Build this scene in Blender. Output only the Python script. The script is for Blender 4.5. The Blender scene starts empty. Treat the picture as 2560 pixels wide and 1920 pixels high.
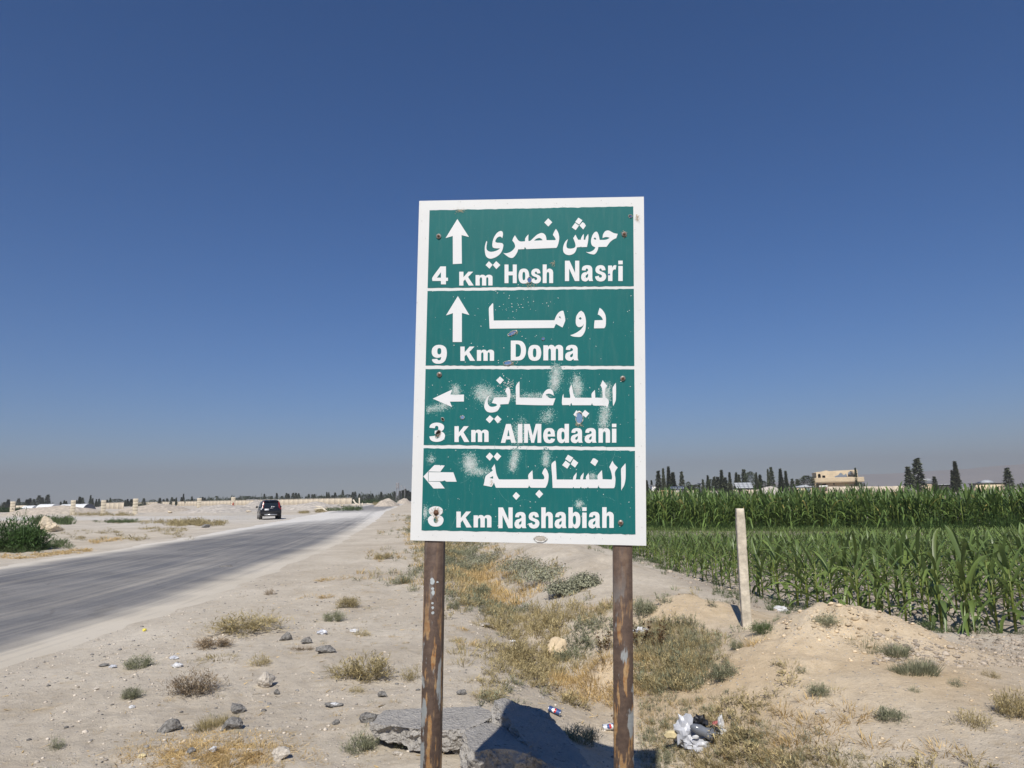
import bpy, bmesh, math, random
import numpy as np
from mathutils import Vector, Matrix, noise as mnoise

SC = bpy.context.scene
COL = SC.collection
R = math.radians

# ------------------------------------------------------------------ camera, sky, sun, exposure
EYE = 1.65
PITCH, ROLL, FPX = 8.95, 1.1, 1775.0
_p, _r = R(PITCH), R(ROLL)
_f = np.array([0, math.cos(_p), math.sin(_p)])
_rt = np.array([1.0, 0, 0]); _up = np.cross(_rt, _f)
CR = math.cos(_r) * _rt - math.sin(_r) * _up
CU = math.cos(_r) * _up + math.sin(_r) * _rt
CO = np.array([0, 0, EYE])
cam_d = bpy.data.cameras.new('camera'); cam_d.sensor_width = 36.0; cam_d.lens = 36.0 * FPX / 2560.0
cam_d.clip_start = 0.05; cam_d.clip_end = 30000
cam = bpy.data.objects.new('camera', cam_d); COL.objects.link(cam)
cam.matrix_world = Matrix(((CR[0], CU[0], -_f[0], 0), (CR[1], CU[1], -_f[1], 0), (CR[2], CU[2], -_f[2], EYE), (0, 0, 0, 1)))
SC.camera = cam

SUN_EL = 47.0
SUN_TRAVEL = (0.165, 1.0)          # direction (x, y) in which shadows fall on the ground
w = bpy.data.worlds.new('World'); SC.world = w; w.use_nodes = True
nt = w.node_tree; nt.nodes.clear()
sky = nt.nodes.new('ShaderNodeTexSky'); sky.sky_type = 'NISHITA'; sky.sun_disc = False
sky.sun_elevation = R(SUN_EL)
sky.sun_rotation = math.atan2(-SUN_TRAVEL[0], -SUN_TRAVEL[1])
sky.altitude = 1200; sky.air_density = 1.0; sky.dust_density = 0.0; sky.ozone_density = 10.0
bg = nt.nodes.new('ShaderNodeBackground'); bg.inputs[1].default_value = 0.083
wo = nt.nodes.new('ShaderNodeOutputWorld')
hs = nt.nodes.new('ShaderNodeHueSaturation'); hs.inputs['Saturation'].default_value = 1.17; hs.inputs['Hue'].default_value = .503
nt.links.new(sky.outputs[0], hs.inputs['Color']); nt.links.new(hs.outputs[0], bg.inputs[0]); nt.links.new(bg.outputs[0], wo.inputs[0])

sd = bpy.data.lights.new('sun', 'SUN'); sd.energy = 4.9; sd.angle = R(0.55); sd.color = (1.0, 0.95, 0.87)
sun = bpy.data.objects.new('sun', sd); COL.objects.link(sun)
_h = math.hypot(*SUN_TRAVEL)
_dir = Vector((SUN_TRAVEL[0] / _h * math.cos(R(SUN_EL)), SUN_TRAVEL[1] / _h * math.cos(R(SUN_EL)), -math.sin(R(SUN_EL))))
sun.rotation_euler = _dir.to_track_quat('-Z', 'Y').to_euler(); sun.location = (-20, -60, 60)
SC.view_settings.view_transform = 'Standard'; SC.view_settings.look = 'None'
SC.view_settings.exposure = 0.09; SC.view_settings.gamma = 1.0
SC.view_settings.use_curve_mapping = False
SC.cycles.volume_bounces = 1
SC.cycles.max_bounces = 8
SC.cycles.transparent_max_bounces = 12

# ------------------------------------------------------------------ helpers
RNG = np.random.default_rng(7)
def ray(x, y): return CR * (x - 1280) / FPX - CU * (y - 960) / FPX + _f
def far(x, y, d):
    """point seen in direction (x, y) at distance d ahead"""
    v = ray(x, y); return CO + v * (d / v[1])
def on_plane(x, y, z=0.0):
    v = ray(x, y); return CO + v * ((z - EYE) / v[2])
def at(x, y):
    """spot on the terrain seen in direction (x, y)"""
    p = on_plane(x, y, 0.0)
    for _ in range(14):
        q = on_plane(x, y, hq(p[0], p[1])); p = p * 0.4 + q * 0.6
    p[2] = hq(p[0], p[1]); return p

def obj(name, me, mat=None, parent=None, loc=None, rot=None, scale=None):
    o = bpy.data.objects.new(name, me); COL.objects.link(o)
    if mat is not None and me is not None and not me.materials: me.materials.append(mat)
    if parent is not None: o.parent = parent
    if loc is not None: o.location = loc
    if rot is not None: o.rotation_euler = rot
    if scale is not None: o.scale = scale if hasattr(scale, '__len__') else (scale,) * 3
    return o
def tag(o, label=None, cat=None, group=None, kind=None):
    if label: o['label'] = label
    if cat: o['category'] = cat
    if group: o['group'] = group
    if kind: o['kind'] = kind
    return o
def empty(name, loc=(0, 0, 0), rz=0.0):
    o = bpy.data.objects.new(name, None); COL.objects.link(o); o.location = loc; o.rotation_euler = (0, 0, rz)
    o.empty_display_size = 0.1
    return o
def mesh_np(name, V, F, col=None, smooth=False, uv=None):
    """mesh from numpy arrays; F is one (n,3)/(n,4) array or a list of such arrays"""
    V = np.asarray(V, np.float32); Fs = F if isinstance(F, list) else [F]
    Fs = [np.asarray(f, np.int32) for f in Fs if len(f)]
    me = bpy.data.meshes.new(name)
    me.vertices.add(len(V)); me.vertices.foreach_set('co', V.ravel())
    loops = np.concatenate([f.ravel() for f in Fs]); tot = np.concatenate([np.full(len(f), f.shape[1]) for f in Fs])
    start = np.concatenate([[0], np.cumsum(tot)[:-1]])
    me.loops.add(len(loops)); me.loops.foreach_set('vertex_index', loops.astype(np.int32))
    me.polygons.add(len(tot)); me.polygons.foreach_set('loop_start', start.astype(np.int32))
    if smooth: me.polygons.foreach_set('use_smooth', np.ones(len(tot), bool))
    if col is not None:
        c = np.ones((len(V), 4), np.float32); col = np.asarray(col, np.float32)
        if col.ndim == 1: c[:, :3] = col[:, None]
        else: c[:, :3] = col
        a = me.color_attributes.new('Col', 'FLOAT_COLOR', 'POINT'); a.data.foreach_set('color', c.ravel())
    if uv is not None:
        l = me.uv_layers.new(name='UVMap'); l.data.foreach_set('uv', np.asarray(uv, np.float32)[loops].ravel())
    me.update(calc_edges=True); me.validate(); return me
class MB:
    """collects boxes, tubes and lumps into one mesh"""
    def __init__(s): s.V = []; s.F3 = []; s.F4 = []; s.n = 0
    def add(s, V, F):
        V = np.asarray(V, float); s.V.append(V)
        for f in F: (s.F3 if len(f) == 3 else s.F4).append([i + s.n for i in f])
        s.n += len(V); return s
    def box(s, c, sz, M=None, taper=1.0):
        x, y, z = [k / 2 for k in sz]; t = taper
        V = np.array([[-x, -y, -z], [x, -y, -z], [x, y, -z], [-x, y, -z], [-x * t, -y * t, z], [x * t, -y * t, z], [x * t, y * t, z], [-x * t, y * t, z]])
        if M is not None: V = V @ np.asarray(M).T
        return s.add(V + np.asarray(c), [(3, 2, 1, 0), (4, 5, 6, 7), (0, 1, 5, 4), (1, 2, 6, 5), (2, 3, 7, 6), (3, 0, 4, 7)])
    def tube(s, pts, rad, n=8, caps=True):
        pts = [np.asarray(p, float) for p in pts]; rad = rad if hasattr(rad, '__len__') else [rad] * len(pts)
        V = []; F = []
        for i, p in enumerate(pts):
            d = pts[min(i + 1, len(pts) - 1)] - pts[max(i - 1, 0)]; d /= np.linalg.norm(d) + 1e-9
            a = np.cross(d, [0, 0, 1] if abs(d[2]) < .9 else [1, 0, 0]); a /= np.linalg.norm(a); b = np.cross(d, a)
            for k in range(n):
                t = 2 * math.pi * k / n; V.append(p + rad[i] * (a * math.cos(t) + b * math.sin(t)))
        for i in range(len(pts) - 1):
            for k in range(n):
                F.append((i * n + k, (i + 1) * n + k, (i + 1) * n + (k + 1) % n, i * n + (k + 1) % n))
        if caps:
            V.append(pts[0]); V.append(pts[-1]); a = len(V) - 2; m = (len(pts) - 1) * n
            for k in range(n): F.append((a, k, (k + 1) % n)); F.append((a + 1, m + (k + 1) % n, m + k))
        return s.add(V, F)
    def mesh(s, name, smooth=False, col=None):
        return mesh_np(name, np.concatenate(s.V), [np.array(f, int).reshape(-1, k) for f, k in ((s.F3, 3), (s.F4, 4)) if f], smooth=smooth, col=col)
    def build(s, name, mat, parent=None, smooth=False, **k):
        return obj(name, s.mesh(name, smooth), mat, parent, **k)
def bevel(me, w, seg=1, smooth=False):
    bm = bmesh.new(); bm.from_mesh(me); bmesh.ops.recalc_face_normals(bm, faces=bm.faces)
    bmesh.ops.bevel(bm, geom=list(bm.edges), offset=w, segments=seg, affect='EDGES', clamp_overlap=True)
    if smooth:
        for f in bm.faces: f.smooth = True
    bm.to_mesh(me); bm.free(); return me
_DG = [None]
def curve_to_mesh(cu, name):
    o = bpy.data.objects.new('tmp', cu); COL.objects.link(o)
    bpy.context.view_layer.update(); dg = bpy.context.evaluated_depsgraph_get()
    me = bpy.data.meshes.new_from_object(o.evaluated_get(dg)); me.name = name
    bpy.data.objects.remove(o); bpy.data.curves.remove(cu); me.materials.clear(); return me
def poly_mesh(name, loops, depth):
    """flat sheet with holes (first loops are outlines, inner loops become holes), thickness depth, in the XY plane"""
    cu = bpy.data.curves.new('tmpc', 'CURVE'); cu.dimensions = '2D'; cu.fill_mode = 'BOTH'; cu.extrude = depth / 2
    for L in loops:
        s = cu.splines.new('POLY'); s.points.add(len(L) - 1)
        for p, q in zip(s.points, L): p.co = (q[0], q[1], 0, 1)
        s.use_cyclic_u = True
    return curve_to_mesh(cu, name)
def weld(me, d=1e-5):
    bm = bmesh.new(); bm.from_mesh(me); bmesh.ops.remove_doubles(bm, verts=bm.verts, dist=d)
    bmesh.ops.recalc_face_normals(bm, faces=bm.faces); bm.to_mesh(me); bm.free(); return me
def fbm(x, y, sc=1.0, oct=4, seed=0.0):
    """vectorised value noise, about -1..1"""
    x = np.asarray(x, float) * sc + seed * 17.31; y = np.asarray(y, float) * sc - seed * 9.17
    out = 0; amp = 1.0; tot = 0
    def h(i, j):
        n = np.sin(i * 127.1 + j * 311.7) * 43758.5453; return n - np.floor(n)
    for o in range(oct):
        i = np.floor(x); j = np.floor(y); u = x - i; v = y - j; u = u * u * (3 - 2 * u); v = v * v * (3 - 2 * v)
        a = h(i, j) * (1 - u) + h(i + 1, j) * u; b = h(i, j + 1) * (1 - u) + h(i + 1, j + 1) * u
        out = out + amp * (a * (1 - v) + b * v); tot += amp; amp *= .5; x = x * 2.03 + 5.1; y = y * 2.03 + 1.7
    return out / tot * 2 - 1
def sstep(x, a, b):
    t = np.clip((np.asarray(x, float) - a) / (b - a), 0, 1); return t * t * (3 - 2 * t)

# ------------------------------------------------------------------ materials
def new_mat(name):
    m = bpy.data.materials.new(name); m.use_nodes = True; n = m.node_tree.nodes; n.clear()
    out = n.new('ShaderNodeOutputMaterial'); b = n.new('ShaderNodeBsdfPrincipled'); m.node_tree.links.new(b.outputs[0], out.inputs[0])
    return m, m.node_tree, b, out
def N(t, kind, **kw):
    n = t.nodes.new(kind)
    for k, v in kw.items():
        if k.startswith('i_'):
            key = k[2:]; n.inputs[int(key) if key.isdigit() else key].default_value = v
        else: setattr(n, k, v)
    return n
def noise_fac(t, scale, detail=5, rough=.6, lo=.35, hi=.65, coord='Object', vec=None, stretch=None):
    if vec is None:
        tc = N(t, 'ShaderNodeTexCoord'); vec = tc.outputs[coord]
    if stretch is not None:
        mp = N(t, 'ShaderNodeMapping'); mp.inputs['Scale'].default_value = stretch; t.links.new(vec, mp.inputs[0]); vec = mp.outputs[0]
    nz = N(t, 'ShaderNodeTexNoise'); nz.inputs['Scale'].default_value = scale; nz.inputs['Detail'].default_value = detail; nz.inputs['Roughness'].default_value = rough
    t.links.new(vec, nz.inputs['Vector'])
    mr = N(t, 'ShaderNodeMapRange'); mr.inputs[1].default_value = lo; mr.inputs[2].default_value = hi
    t.links.new(nz.outputs['Fac'], mr.inputs[0]); return mr.outputs[0], nz.outputs['Fac']
def mixc(t, fac, a, b, blend='MIX'):
    m = N(t, 'ShaderNodeMix', data_type='RGBA', blend_type=blend)
    for s, i in ((fac, 0), (a, 6), (b, 7)):
        if hasattr(s, 'is_output'): t.links.new(s, m.inputs[i])
        elif isinstance(s, (int, float)): m.inputs[i].default_value = s
        else: m.inputs[i].default_value = (*s, 1)
    return m.outputs[2]
def bump(t, b, h, strength=.5, dist=.02):
    bp = N(t, 'ShaderNodeBump'); bp.inputs['Strength'].default_value = strength; bp.inputs['Distance'].default_value = dist
    t.links.new(h, bp.inputs['Height']); t.links.new(bp.outputs[0], b.inputs['Normal'])
def simple(name, c, rough=.8, var=.25, scale=8, bstr=0.0, bdist=.01, spec=.3, metal=0.0, c2=None, coord='Object', detail=6, lo=.35, hi=.65):
    m, t, b, o = new_mat(name)
    f, raw = noise_fac(t, scale, detail, lo=lo, hi=hi, coord=coord)
    c2 = c2 or tuple(min(1, k * (1 + var)) for k in c); c1 = tuple(k * (1 - var) for k in c)
    t.links.new(mixc(t, f, c1, c2), b.inputs['Base Color'])
    b.inputs['Roughness'].default_value = rough; b.inputs['Specular IOR Level'].default_value = spec; b.inputs['Metallic'].default_value = metal
    if bstr: bump(t, b, raw, bstr, bdist)
    return m
def leafy(name, c, trans=.25, rough=.6, spec=.25, var=.35):
    """foliage: per-leaf brightness from the mesh, some light through the leaf"""
    m, t, b, o = new_mat(name)
    at_ = N(t, 'ShaderNodeVertexColor'); at_.layer_name = 'Col'
    oi = N(t, 'ShaderNodeObjectInfo'); mr = N(t, 'ShaderNodeMapRange'); mr.inputs[3].default_value = 1 - var * .5; mr.inputs[4].default_value = 1 + var * .5
    t.links.new(oi.outputs['Random'], mr.inputs[0])
    k = mixc(t, 1.0, at_.outputs[0], c, 'MULTIPLY'); hs = N(t, 'ShaderNodeVectorMath', operation='SCALE')
    t.links.new(k, hs.inputs[0]); t.links.new(mr.outputs[0], hs.inputs['Scale'])
    t.links.new(hs.outputs[0], b.inputs['Base Color']); b.inputs['Roughness'].default_value = rough; b.inputs['Specular IOR Level'].default_value = spec
    tr = N(t, 'ShaderNodeBsdfTranslucent'); t.links.new(hs.outputs[0], tr.inputs[0])
    mx = N(t, 'ShaderNodeMixShader'); mx.inputs[0].default_value = trans
    t.links.new(b.outputs[0], mx.inputs[1]); t.links.new(tr.outputs[0], mx.inputs[2]); t.links.new(mx.outputs[0], o.inputs[0])
    return m
# ------------------------------------------------------------------ terrain
RY = np.array([-400, 0, 8, 12, 18, 26, 36, 55, 90, 150, 264, 420, 700, 2000.])
RX = np.array([-5.7, -5.7, -5.7, -5.6, -6.0, -6.9, -8.2, -11.0, -16.4, -24.5, -39.3, -56, -84, -200.])
LY = np.array([-400, 0, 8, 16, 24.5, 34.3, 46, 58, 82, 120, 170, 264, 420, 700, 2000.])
LX = np.array([-13.6, -13.6, -13.6, -13.9, -14.3, -15.4, -17.2, -18.9, -22.8, -29.0, -36.0, -47.0, -64, -92, -208.])
def xr(y): return np.interp(y, RY, RX)
def xl(y): return np.interp(y, LY, LX)
DY = np.array([-5, 2, 4, 5.8, 7.7, 9.4, 13, 17.5, 25, 36, 60, 90, 264, 2000.])
DX = np.array([2.6, 2.0, 1.45, 1.0, .7, .4, -.2, -.8, -1.9, -3.4, -6.6, -11.5, -33, -190.])
def xd(y): return np.interp(y, DY, DX)
FY = np.array([-20, 4, 7.6, 8.3, 8.6, 9.2, 10.2, 13, 18, 25, 34, 60, 2000.])
FX = np.array([14, 12, 8.0, 6.0, 4.95, 4.3, 3.7, 3.3, 3.2, 2.6, 1.9, 0, -120.])
def xf(y): return np.interp(y, FY, FX)       # edge of the maize field
MOUNDS = [(3.15, 7.65, .30, .85, .62, .25), (2.15, 9.6, .22, .9, .75, -.2), (2.6, 6.6, .12, 1.3, .8, 0), (3.9, 7.3, .16, .6, .5, 0), (1.9, 14.5, .25, 1.0, 1.6, .1), (1.2, 19.5, .25, 1.0, 2.2, .1),
          (.98, 7.95, .20, .28, .22, 0), (6.6, 6.3, .10, 1.2, .6, 0)]
def hz(x, y):
    x = np.asarray(x, float); y = np.asarray(y, float)
    dr = x - xr(y); dl = xl(y) - x
    off = sstep(dr, .8, 2.6) + sstep(dl, .15, 2.5)
    near = np.exp(-(x ** 2 + y ** 2) / 45.0 ** 2)
    z = off * (fbm(x, y, .55, 4, 1) * .055 + fbm(x, y, 2.6, 4, 2) * .022 * near + fbm(x, y, 9, 4, 5) * .011 * near)
    rw = .25 * fbm(y, y * 0, .15, 3, 12)
    for rc in (1.9, 3.5): z = z - .022 * near * np.exp(-((dr - rc - rw) / .15) ** 2) + .012 * near * np.exp(-((dr - rc - rw - .26) / .10) ** 2)
    d = x - xd(y)
    wob = 1 + .35 * fbm(x, y, .4, 3, 3)
    on = sstep(y, -2, 2) * (1 - sstep(y, 120, 200))
    z = z - on * .34 * wob * np.exp(-(d / .72) ** 2)
    z = z + on * (.05 + .08 * sstep(y, 11, 15)) * np.exp(-((d - 2.1) / .9) ** 2) * wob * (1 - sstep(y, 26, 40))
    for mx, my, h, sx, sy, a in MOUNDS:
        u = (x - mx) * math.cos(a) + (y - my) * math.sin(a); v = -(x - mx) * math.sin(a) + (y - my) * math.cos(a)
        g = np.exp(-(u / sx) ** 2 - (v / sy) ** 2)
        z = z + h * g * (1 + .42 * fbm(x, y, 1.8, 4, 4) + .26 * fbm(x, y, 6, 4, 6))
    fld = sstep(x - xf(y), -.2, 1.0)
    z = z * (1 - .55 * fld) - .05 * fld + fld * near * (.028 * fbm(x, y, 5, 3, 8) + .02 * fbm(x, y, 14, 2, 9))
    z = z - fld * .0135 * np.clip(y - 8, 0, 45)
    return z

_gx, _gy, _gs = -22.0, -1.0, .06
_G = hz(*np.meshgrid(_gx + _gs * np.arange(800), _gy + _gs * np.arange(700), indexing='ij'))
def hq(x, y):
    """quick terrain height at one spot"""
    u = (x - _gx) / _gs; v = (y - _gy) / _gs; i = int(u); j = int(v)
    if not (0 <= u < 799 and 0 <= v < 699): return float(hz(x, y))
    u -= i; v -= j
    return float((_G[i, j] * (1 - u) + _G[i + 1, j] * u) * (1 - v) + (_G[i, j + 1] * (1 - u) + _G[i + 1, j + 1] * u) * v)

M = {}
# ground colour: soil kinds are stored per vertex (x: warm dug sand, y: grey-brown field soil, z: pale road dust)
def ground_mat():
    m, t, b, o = new_mat('dry_ground')
    vc = N(t, 'ShaderNodeVertexColor'); vc.layer_name = 'Col'; sp = N(t, 'ShaderNodeSeparateColor'); t.links.new(vc.outputs[0], sp.inputs[0])
    tc = N(t, 'ShaderNodeTexCoord'); vec = tc.outputs['Object']
    f1, r1 = noise_fac(t, .9, 8, .62, .32, .68, vec=vec); f2, r2 = noise_fac(t, 9, 8, .7, .3, .7, vec=vec); f3, r3 = noise_fac(t, 70, 4, .7, .3, .75, vec=vec)
    base = mixc(t, f1, (.565, .498, .398), (.71, .637, .522))
    base = mixc(t, sp.outputs[0], base, mixc(t, f1, (.64, .50, .325), (.76, .63, .445)))
    base = mixc(t, sp.outputs[1], base, mixc(t, f1, (.42, .365, .305), (.54, .475, .40)))
    base = mixc(t, sp.outputs[2], base, mixc(t, f1, (.62, .59, .54), (.74, .71, .655)))
    f5, r5 = noise_fac(t, .28, 5, .6, .42, .62, vec=vec); base = mixc(t, 1.0, base, mixc(t, f5, (.88, .87, .86), (1.05, 1.05, 1.04)), 'MULTIPLY')
    f6, r6 = noise_fac(t, 3.2, 9, .72, .54, .68, vec=vec); base = mixc(t, f6, base, mixc(t, .55, base, (.50, .39, .24)))
    dk = mixc(t, f2, (.82, .81, .80), (1.06, 1.06, 1.06)); base = mixc(t, 1.0, base, dk, 'MULTIPLY')
    dk = mixc(t, f3, (.86, .85, .84), (1.05, 1.05, 1.05)); base = mixc(t, 1.0, base, dk, 'MULTIPLY')
    # scattered grit: dark and pale specks
    vo = N(t, 'ShaderNodeTexVoronoi'); vo.inputs['Scale'].default_value = 34; t.links.new(vec, vo.inputs['Vector'])
    sel = N(t, 'ShaderNodeSeparateColor'); t.links.new(vo.outputs['Color'], sel.inputs[0])
    near = N(t, 'ShaderNodeMapRange'); near.inputs[1].default_value = .32; near.inputs[2].default_value = .22; t.links.new(vo.outputs['Distance'], near.inputs[0])
    pick = N(t, 'ShaderNodeMapRange'); pick.inputs[1].default_value = .80; pick.inputs[2].default_value = .84; t.links.new(sel.outputs[0], pick.inputs[0])
    mu = N(t, 'ShaderNodeMath', operation='MULTIPLY'); t.links.new(near.outputs[0], mu.inputs[0]); t.links.new(pick.outputs[0], mu.inputs[1])
    base = mixc(t, mu.outputs[0], base, mixc(t, sel.outputs[1], (.26, .24, .22), (.68, .63, .56)))
    vo2 = N(t, 'ShaderNodeTexVoronoi'); vo2.inputs['Scale'].default_value = 95; t.links.new(vec, vo2.inputs['Vector']); se2 = N(t, 'ShaderNodeSeparateColor'); t.links.new(vo2.outputs['Color'], se2.inputs[0])
    pk2 = N(t, 'ShaderNodeMapRange'); pk2.inputs[1].default_value = .55; pk2.inputs[2].default_value = .62; t.links.new(se2.outputs[0], pk2.inputs[0]); pf2 = N(t, 'ShaderNodeMath', operation='MULTIPLY'); t.links.new(pk2.outputs[0], pf2.inputs[0]); t.links.new(f5, pf2.inputs[1]); pg2 = N(t, 'ShaderNodeMath', operation='MULTIPLY'); pg2.inputs[1].default_value = .5; t.links.new(pf2.outputs[0], pg2.inputs[0])
    base = mixc(t, pg2.outputs[0], base, mixc(t, se2.outputs[1], (.33, .30, .27), (.72, .66, .57)))
    t.links.new(base, b.inputs['Base Color']); b.inputs['Roughness'].default_value = .95; b.inputs['Specular IOR Level'].default_value = .1
    ad = N(t, 'ShaderNodeMath', operation='MULTIPLY_ADD'); ad.inputs[1].default_value = .35; t.links.new(r3, ad.inputs[0]); t.links.new(r2, ad.inputs[2])
    ad2 = N(t, 'ShaderNodeMath', operation='MULTIPLY_ADD'); ad2.inputs[1].default_value = .5; t.links.new(mu.outputs[0], ad2.inputs[0]); t.links.new(ad.outputs[0], ad2.inputs[2])
    bump(t, b, ad2.outputs[0], .75, .035)
    return m
M['ground'] = ground_mat()

def side_axis(y):  # centre line of the dusty side road
    return y
SIDE = [(-21, 73), (-34, 77), (-55, 86), (-85, 100), (-130, 122), (-220, 168)]
def side_dist(x, y):
    best = np.full(np.shape(x), 1e9)
    for (x0, y0), (x1, y1) in zip(SIDE[:-1], SIDE[1:]):
        L2 = (x1 - x0) ** 2 + (y1 - y0) ** 2; t = np.clip(((x - x0) * (x1 - x0) + (y - y0) * (y1 - y0)) / L2, 0, 1)
        best = np.minimum(best, np.hypot(x - x0 - t * (x1 - x0), y - y0 - t * (y1 - y0)))
    return best
def build_ground():
    fr = np.radians(np.concatenate([np.linspace(-56, 56, 420), np.linspace(58, 302, 42)[1:-1]]))
    rad = [1.0]
    while rad[-1] < 110: rad.append(rad[-1] * 1.0125)
    while rad[-1] < 320: rad.append(rad[-1] * 1.02)
    while rad[-1] < 5000: rad.append(rad[-1] * 1.06)
    rad = np.array(rad)
    A, Rr = np.meshgrid(fr, rad); X = np.sin(A) * Rr; Y = np.cos(A) * Rr; Z = hz(X, Y)
    Z = np.where(Rr > 700, Z * .2, Z)
    nr, na = X.shape; V = np.stack([X, Y, Z], -1).reshape(-1, 3)
    i = np.arange(nr - 1)[:, None]; j = np.arange(na)[None]
    q = np.stack([i * na + j, (i + 1) * na + j, (i + 1) * na + (j + 1) % na, i * na + (j + 1) % na], -1).reshape(-1, 4)[:, ::-1]
    c = len(V); V = np.vstack([V, [[0, 0, float(hz(0, 0))]]])
    tri = np.array([(c, (k + 1) % na, k) for k in range(na)])[:, ::-1]
    x, y = V[:, 0], V[:, 1]
    d = x - xd(y); warm = np.zeros(len(V))
    for mx, my, h, sx, sy, a in MOUNDS[:4] + MOUNDS[6:7]: warm = np.maximum(warm, np.exp(-(((x - mx) / (sx * 1.5)) ** 2 + ((y - my) / (sy * 1.6)) ** 2)) * (1.25 + .5 * fbm(x, y, 1.3, 3, 11)))
    soil = sstep(x - xf(y), -.7, .5) * (y < 400) + .8 * np.exp(-((x - 6.3) / 1.5) ** 2 - ((y - 6.9) / 1.0) ** 2)
    dr = x - xr(y); dl = xl(y) - x
    dust = (1 - sstep(dr, .1, 1.8)) * .12 * (dr > -.6) + (1 - sstep(dl, .1, 3)) * .35 * (dl > -.6)
    dust = np.maximum(dust, 1 - sstep(side_dist(x, y), 5.5, 8.5))
    dust = np.maximum(dust, 1.0 * np.exp(-((x + 25) / 11) ** 2 - ((y - 66) / 16) ** 2))
    dust = np.maximum(dust, .35 * sstep(y, 60, 120) * (x < xr(y)))
    colr = np.clip(np.stack([warm, soil, dust], -1), 0, 1)
    me = mesh_np('ground', V, [q, tri], col=colr, smooth=True)
    tag(obj('ground', me, M['ground']), kind='structure')
build_ground()

# ------------------------------------------------------------------ road
def road_mat():
    m, t, b, o = new_mat('dusty_asphalt')
    uv = N(t, 'ShaderNodeUVMap'); uv.uv_map = 'UVMap'; sx = N(t, 'ShaderNodeSeparateXYZ'); t.links.new(uv.outputs[0], sx.inputs[0])
    tc = N(t, 'ShaderNodeTexCoord')
    f1, r1 = noise_fac(t, 1.0, 7, .6, .34, .66, vec=uv.outputs[0], stretch=(1.9, .045, 1))     # tyre-worn streaks along the road
    f2, r2 = noise_fac(t, 1.0, 6, .6, .36, .7, vec=uv.outputs[0], stretch=(6.5, .09, 1))
    f3, r3 = noise_fac(t, .35, 7, .62, .34, .68, vec=tc.outputs['Object'])
    f4, r4 = noise_fac(t, 45, 8, .8, .3, .7, vec=tc.outputs['Object'])
    asph = mixc(t, f3, (.165, .166, .174), (.235, .234, .238)); asph = mixc(t, f4, mixc(t, 1.0, asph, (.62, .62, .62), 'MULTIPLY'), asph)
    # dust: attribute (edge and junction) + streaks
    vc = N(t, 'ShaderNodeVertexColor'); vc.layer_name = 'Col'; sp = N(t, 'ShaderNodeSeparateColor'); t.links.new(vc.outputs[0], sp.inputs[0])
    st = N(t, 'ShaderNodeMath', operation='MULTIPLY'); t.links.new(f1, st.inputs[0]); t.links.new(f2, st.inputs[1])
    ad = N(t, 'ShaderNodeMath', operation='MULTIPLY_ADD'); ad.inputs[1].default_value = .55; t.links.new(st.outputs[0], ad.inputs[0]); t.links.new(sp.outputs[0], ad.inputs[2])
    n2 = N(t, 'ShaderNodeMath', operation='MULTIPLY_ADD'); n2.inputs[1].default_value = .42; t.links.new(r3, n2.inputs[0])
    n2b = N(t, 'ShaderNodeMath', operation='SUBTRACT'); n2b.inputs[1].default_value = .21; t.links.new(ad.outputs[0], n2b.inputs[0]); t.links.new(n2b.outputs[0], n2.inputs[2])
    n3 = N(t, 'ShaderNodeMath', operation='MULTIPLY_ADD'); n3.inputs[1].default_value = .25; t.links.new(r4, n3.inputs[0]); n3b = N(t, 'ShaderNodeMath', operation='SUBTRACT'); n3b.inputs[1].default_value = .125
    t.links.new(n2.outputs[0], n3b.inputs[0]); t.links.new(n3b.outputs[0], n3.inputs[2]); n3.use_clamp = True
    dust = mixc(t, sp.outputs[1], mixc(t, f3, (.53, .472, .38), (.64, .578, .48)), mixc(t, f3, (.62, .59, .54), (.74, .71, .655)))
    wv, wr = noise_fac(t, .8, 4, .6, 0, 1, vec=tc.outputs['Object']); mp = N(t, 'ShaderNodeVectorMath', operation='MULTIPLY_ADD'); mp.inputs[1].default_value = (1, 1, 1)
    cb = N(t, 'ShaderNodeCombineXYZ'); t.links.new(wr, cb.inputs[0]); t.links.new(wr, cb.inputs[1]); t.links.new(cb.outputs[0], mp.inputs[0]); t.links.new(tc.outputs['Object'], mp.inputs[2])
    vo = N(t, 'ShaderNodeTexVoronoi', feature='DISTANCE_TO_EDGE'); vo.inputs['Scale'].default_value = .55; t.links.new(mp.outputs[0], vo.inputs['Vector'])
    ck = N(t, 'ShaderNodeMapRange'); ck.inputs[1].default_value = .012; ck.inputs[2].default_value = .004; t.links.new(vo.outputs['Distance'], ck.inputs[0])
    cm = N(t, 'ShaderNodeMath', operation='MULTIPLY'); t.links.new(ck.outputs[0], cm.inputs[0]); t.links.new(f3, cm.inputs[1]); cm2 = N(t, 'ShaderNodeMath', operation='MULTIPLY'); cm2.inputs[1].default_value = .55; t.links.new(cm.outputs[0], cm2.inputs[0])
    asph = mixc(t, cm2.outputs[0], asph, (.05, .05, .05))
    t.links.new(mixc(t, n3.outputs[0], asph, dust), b.inputs['Base Color'])
    b.inputs['Roughness'].default_value = .85; b.inputs['Specular IOR Level'].default_value = .22
    bump(t, b, r4, .6, .012)
    return m
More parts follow.
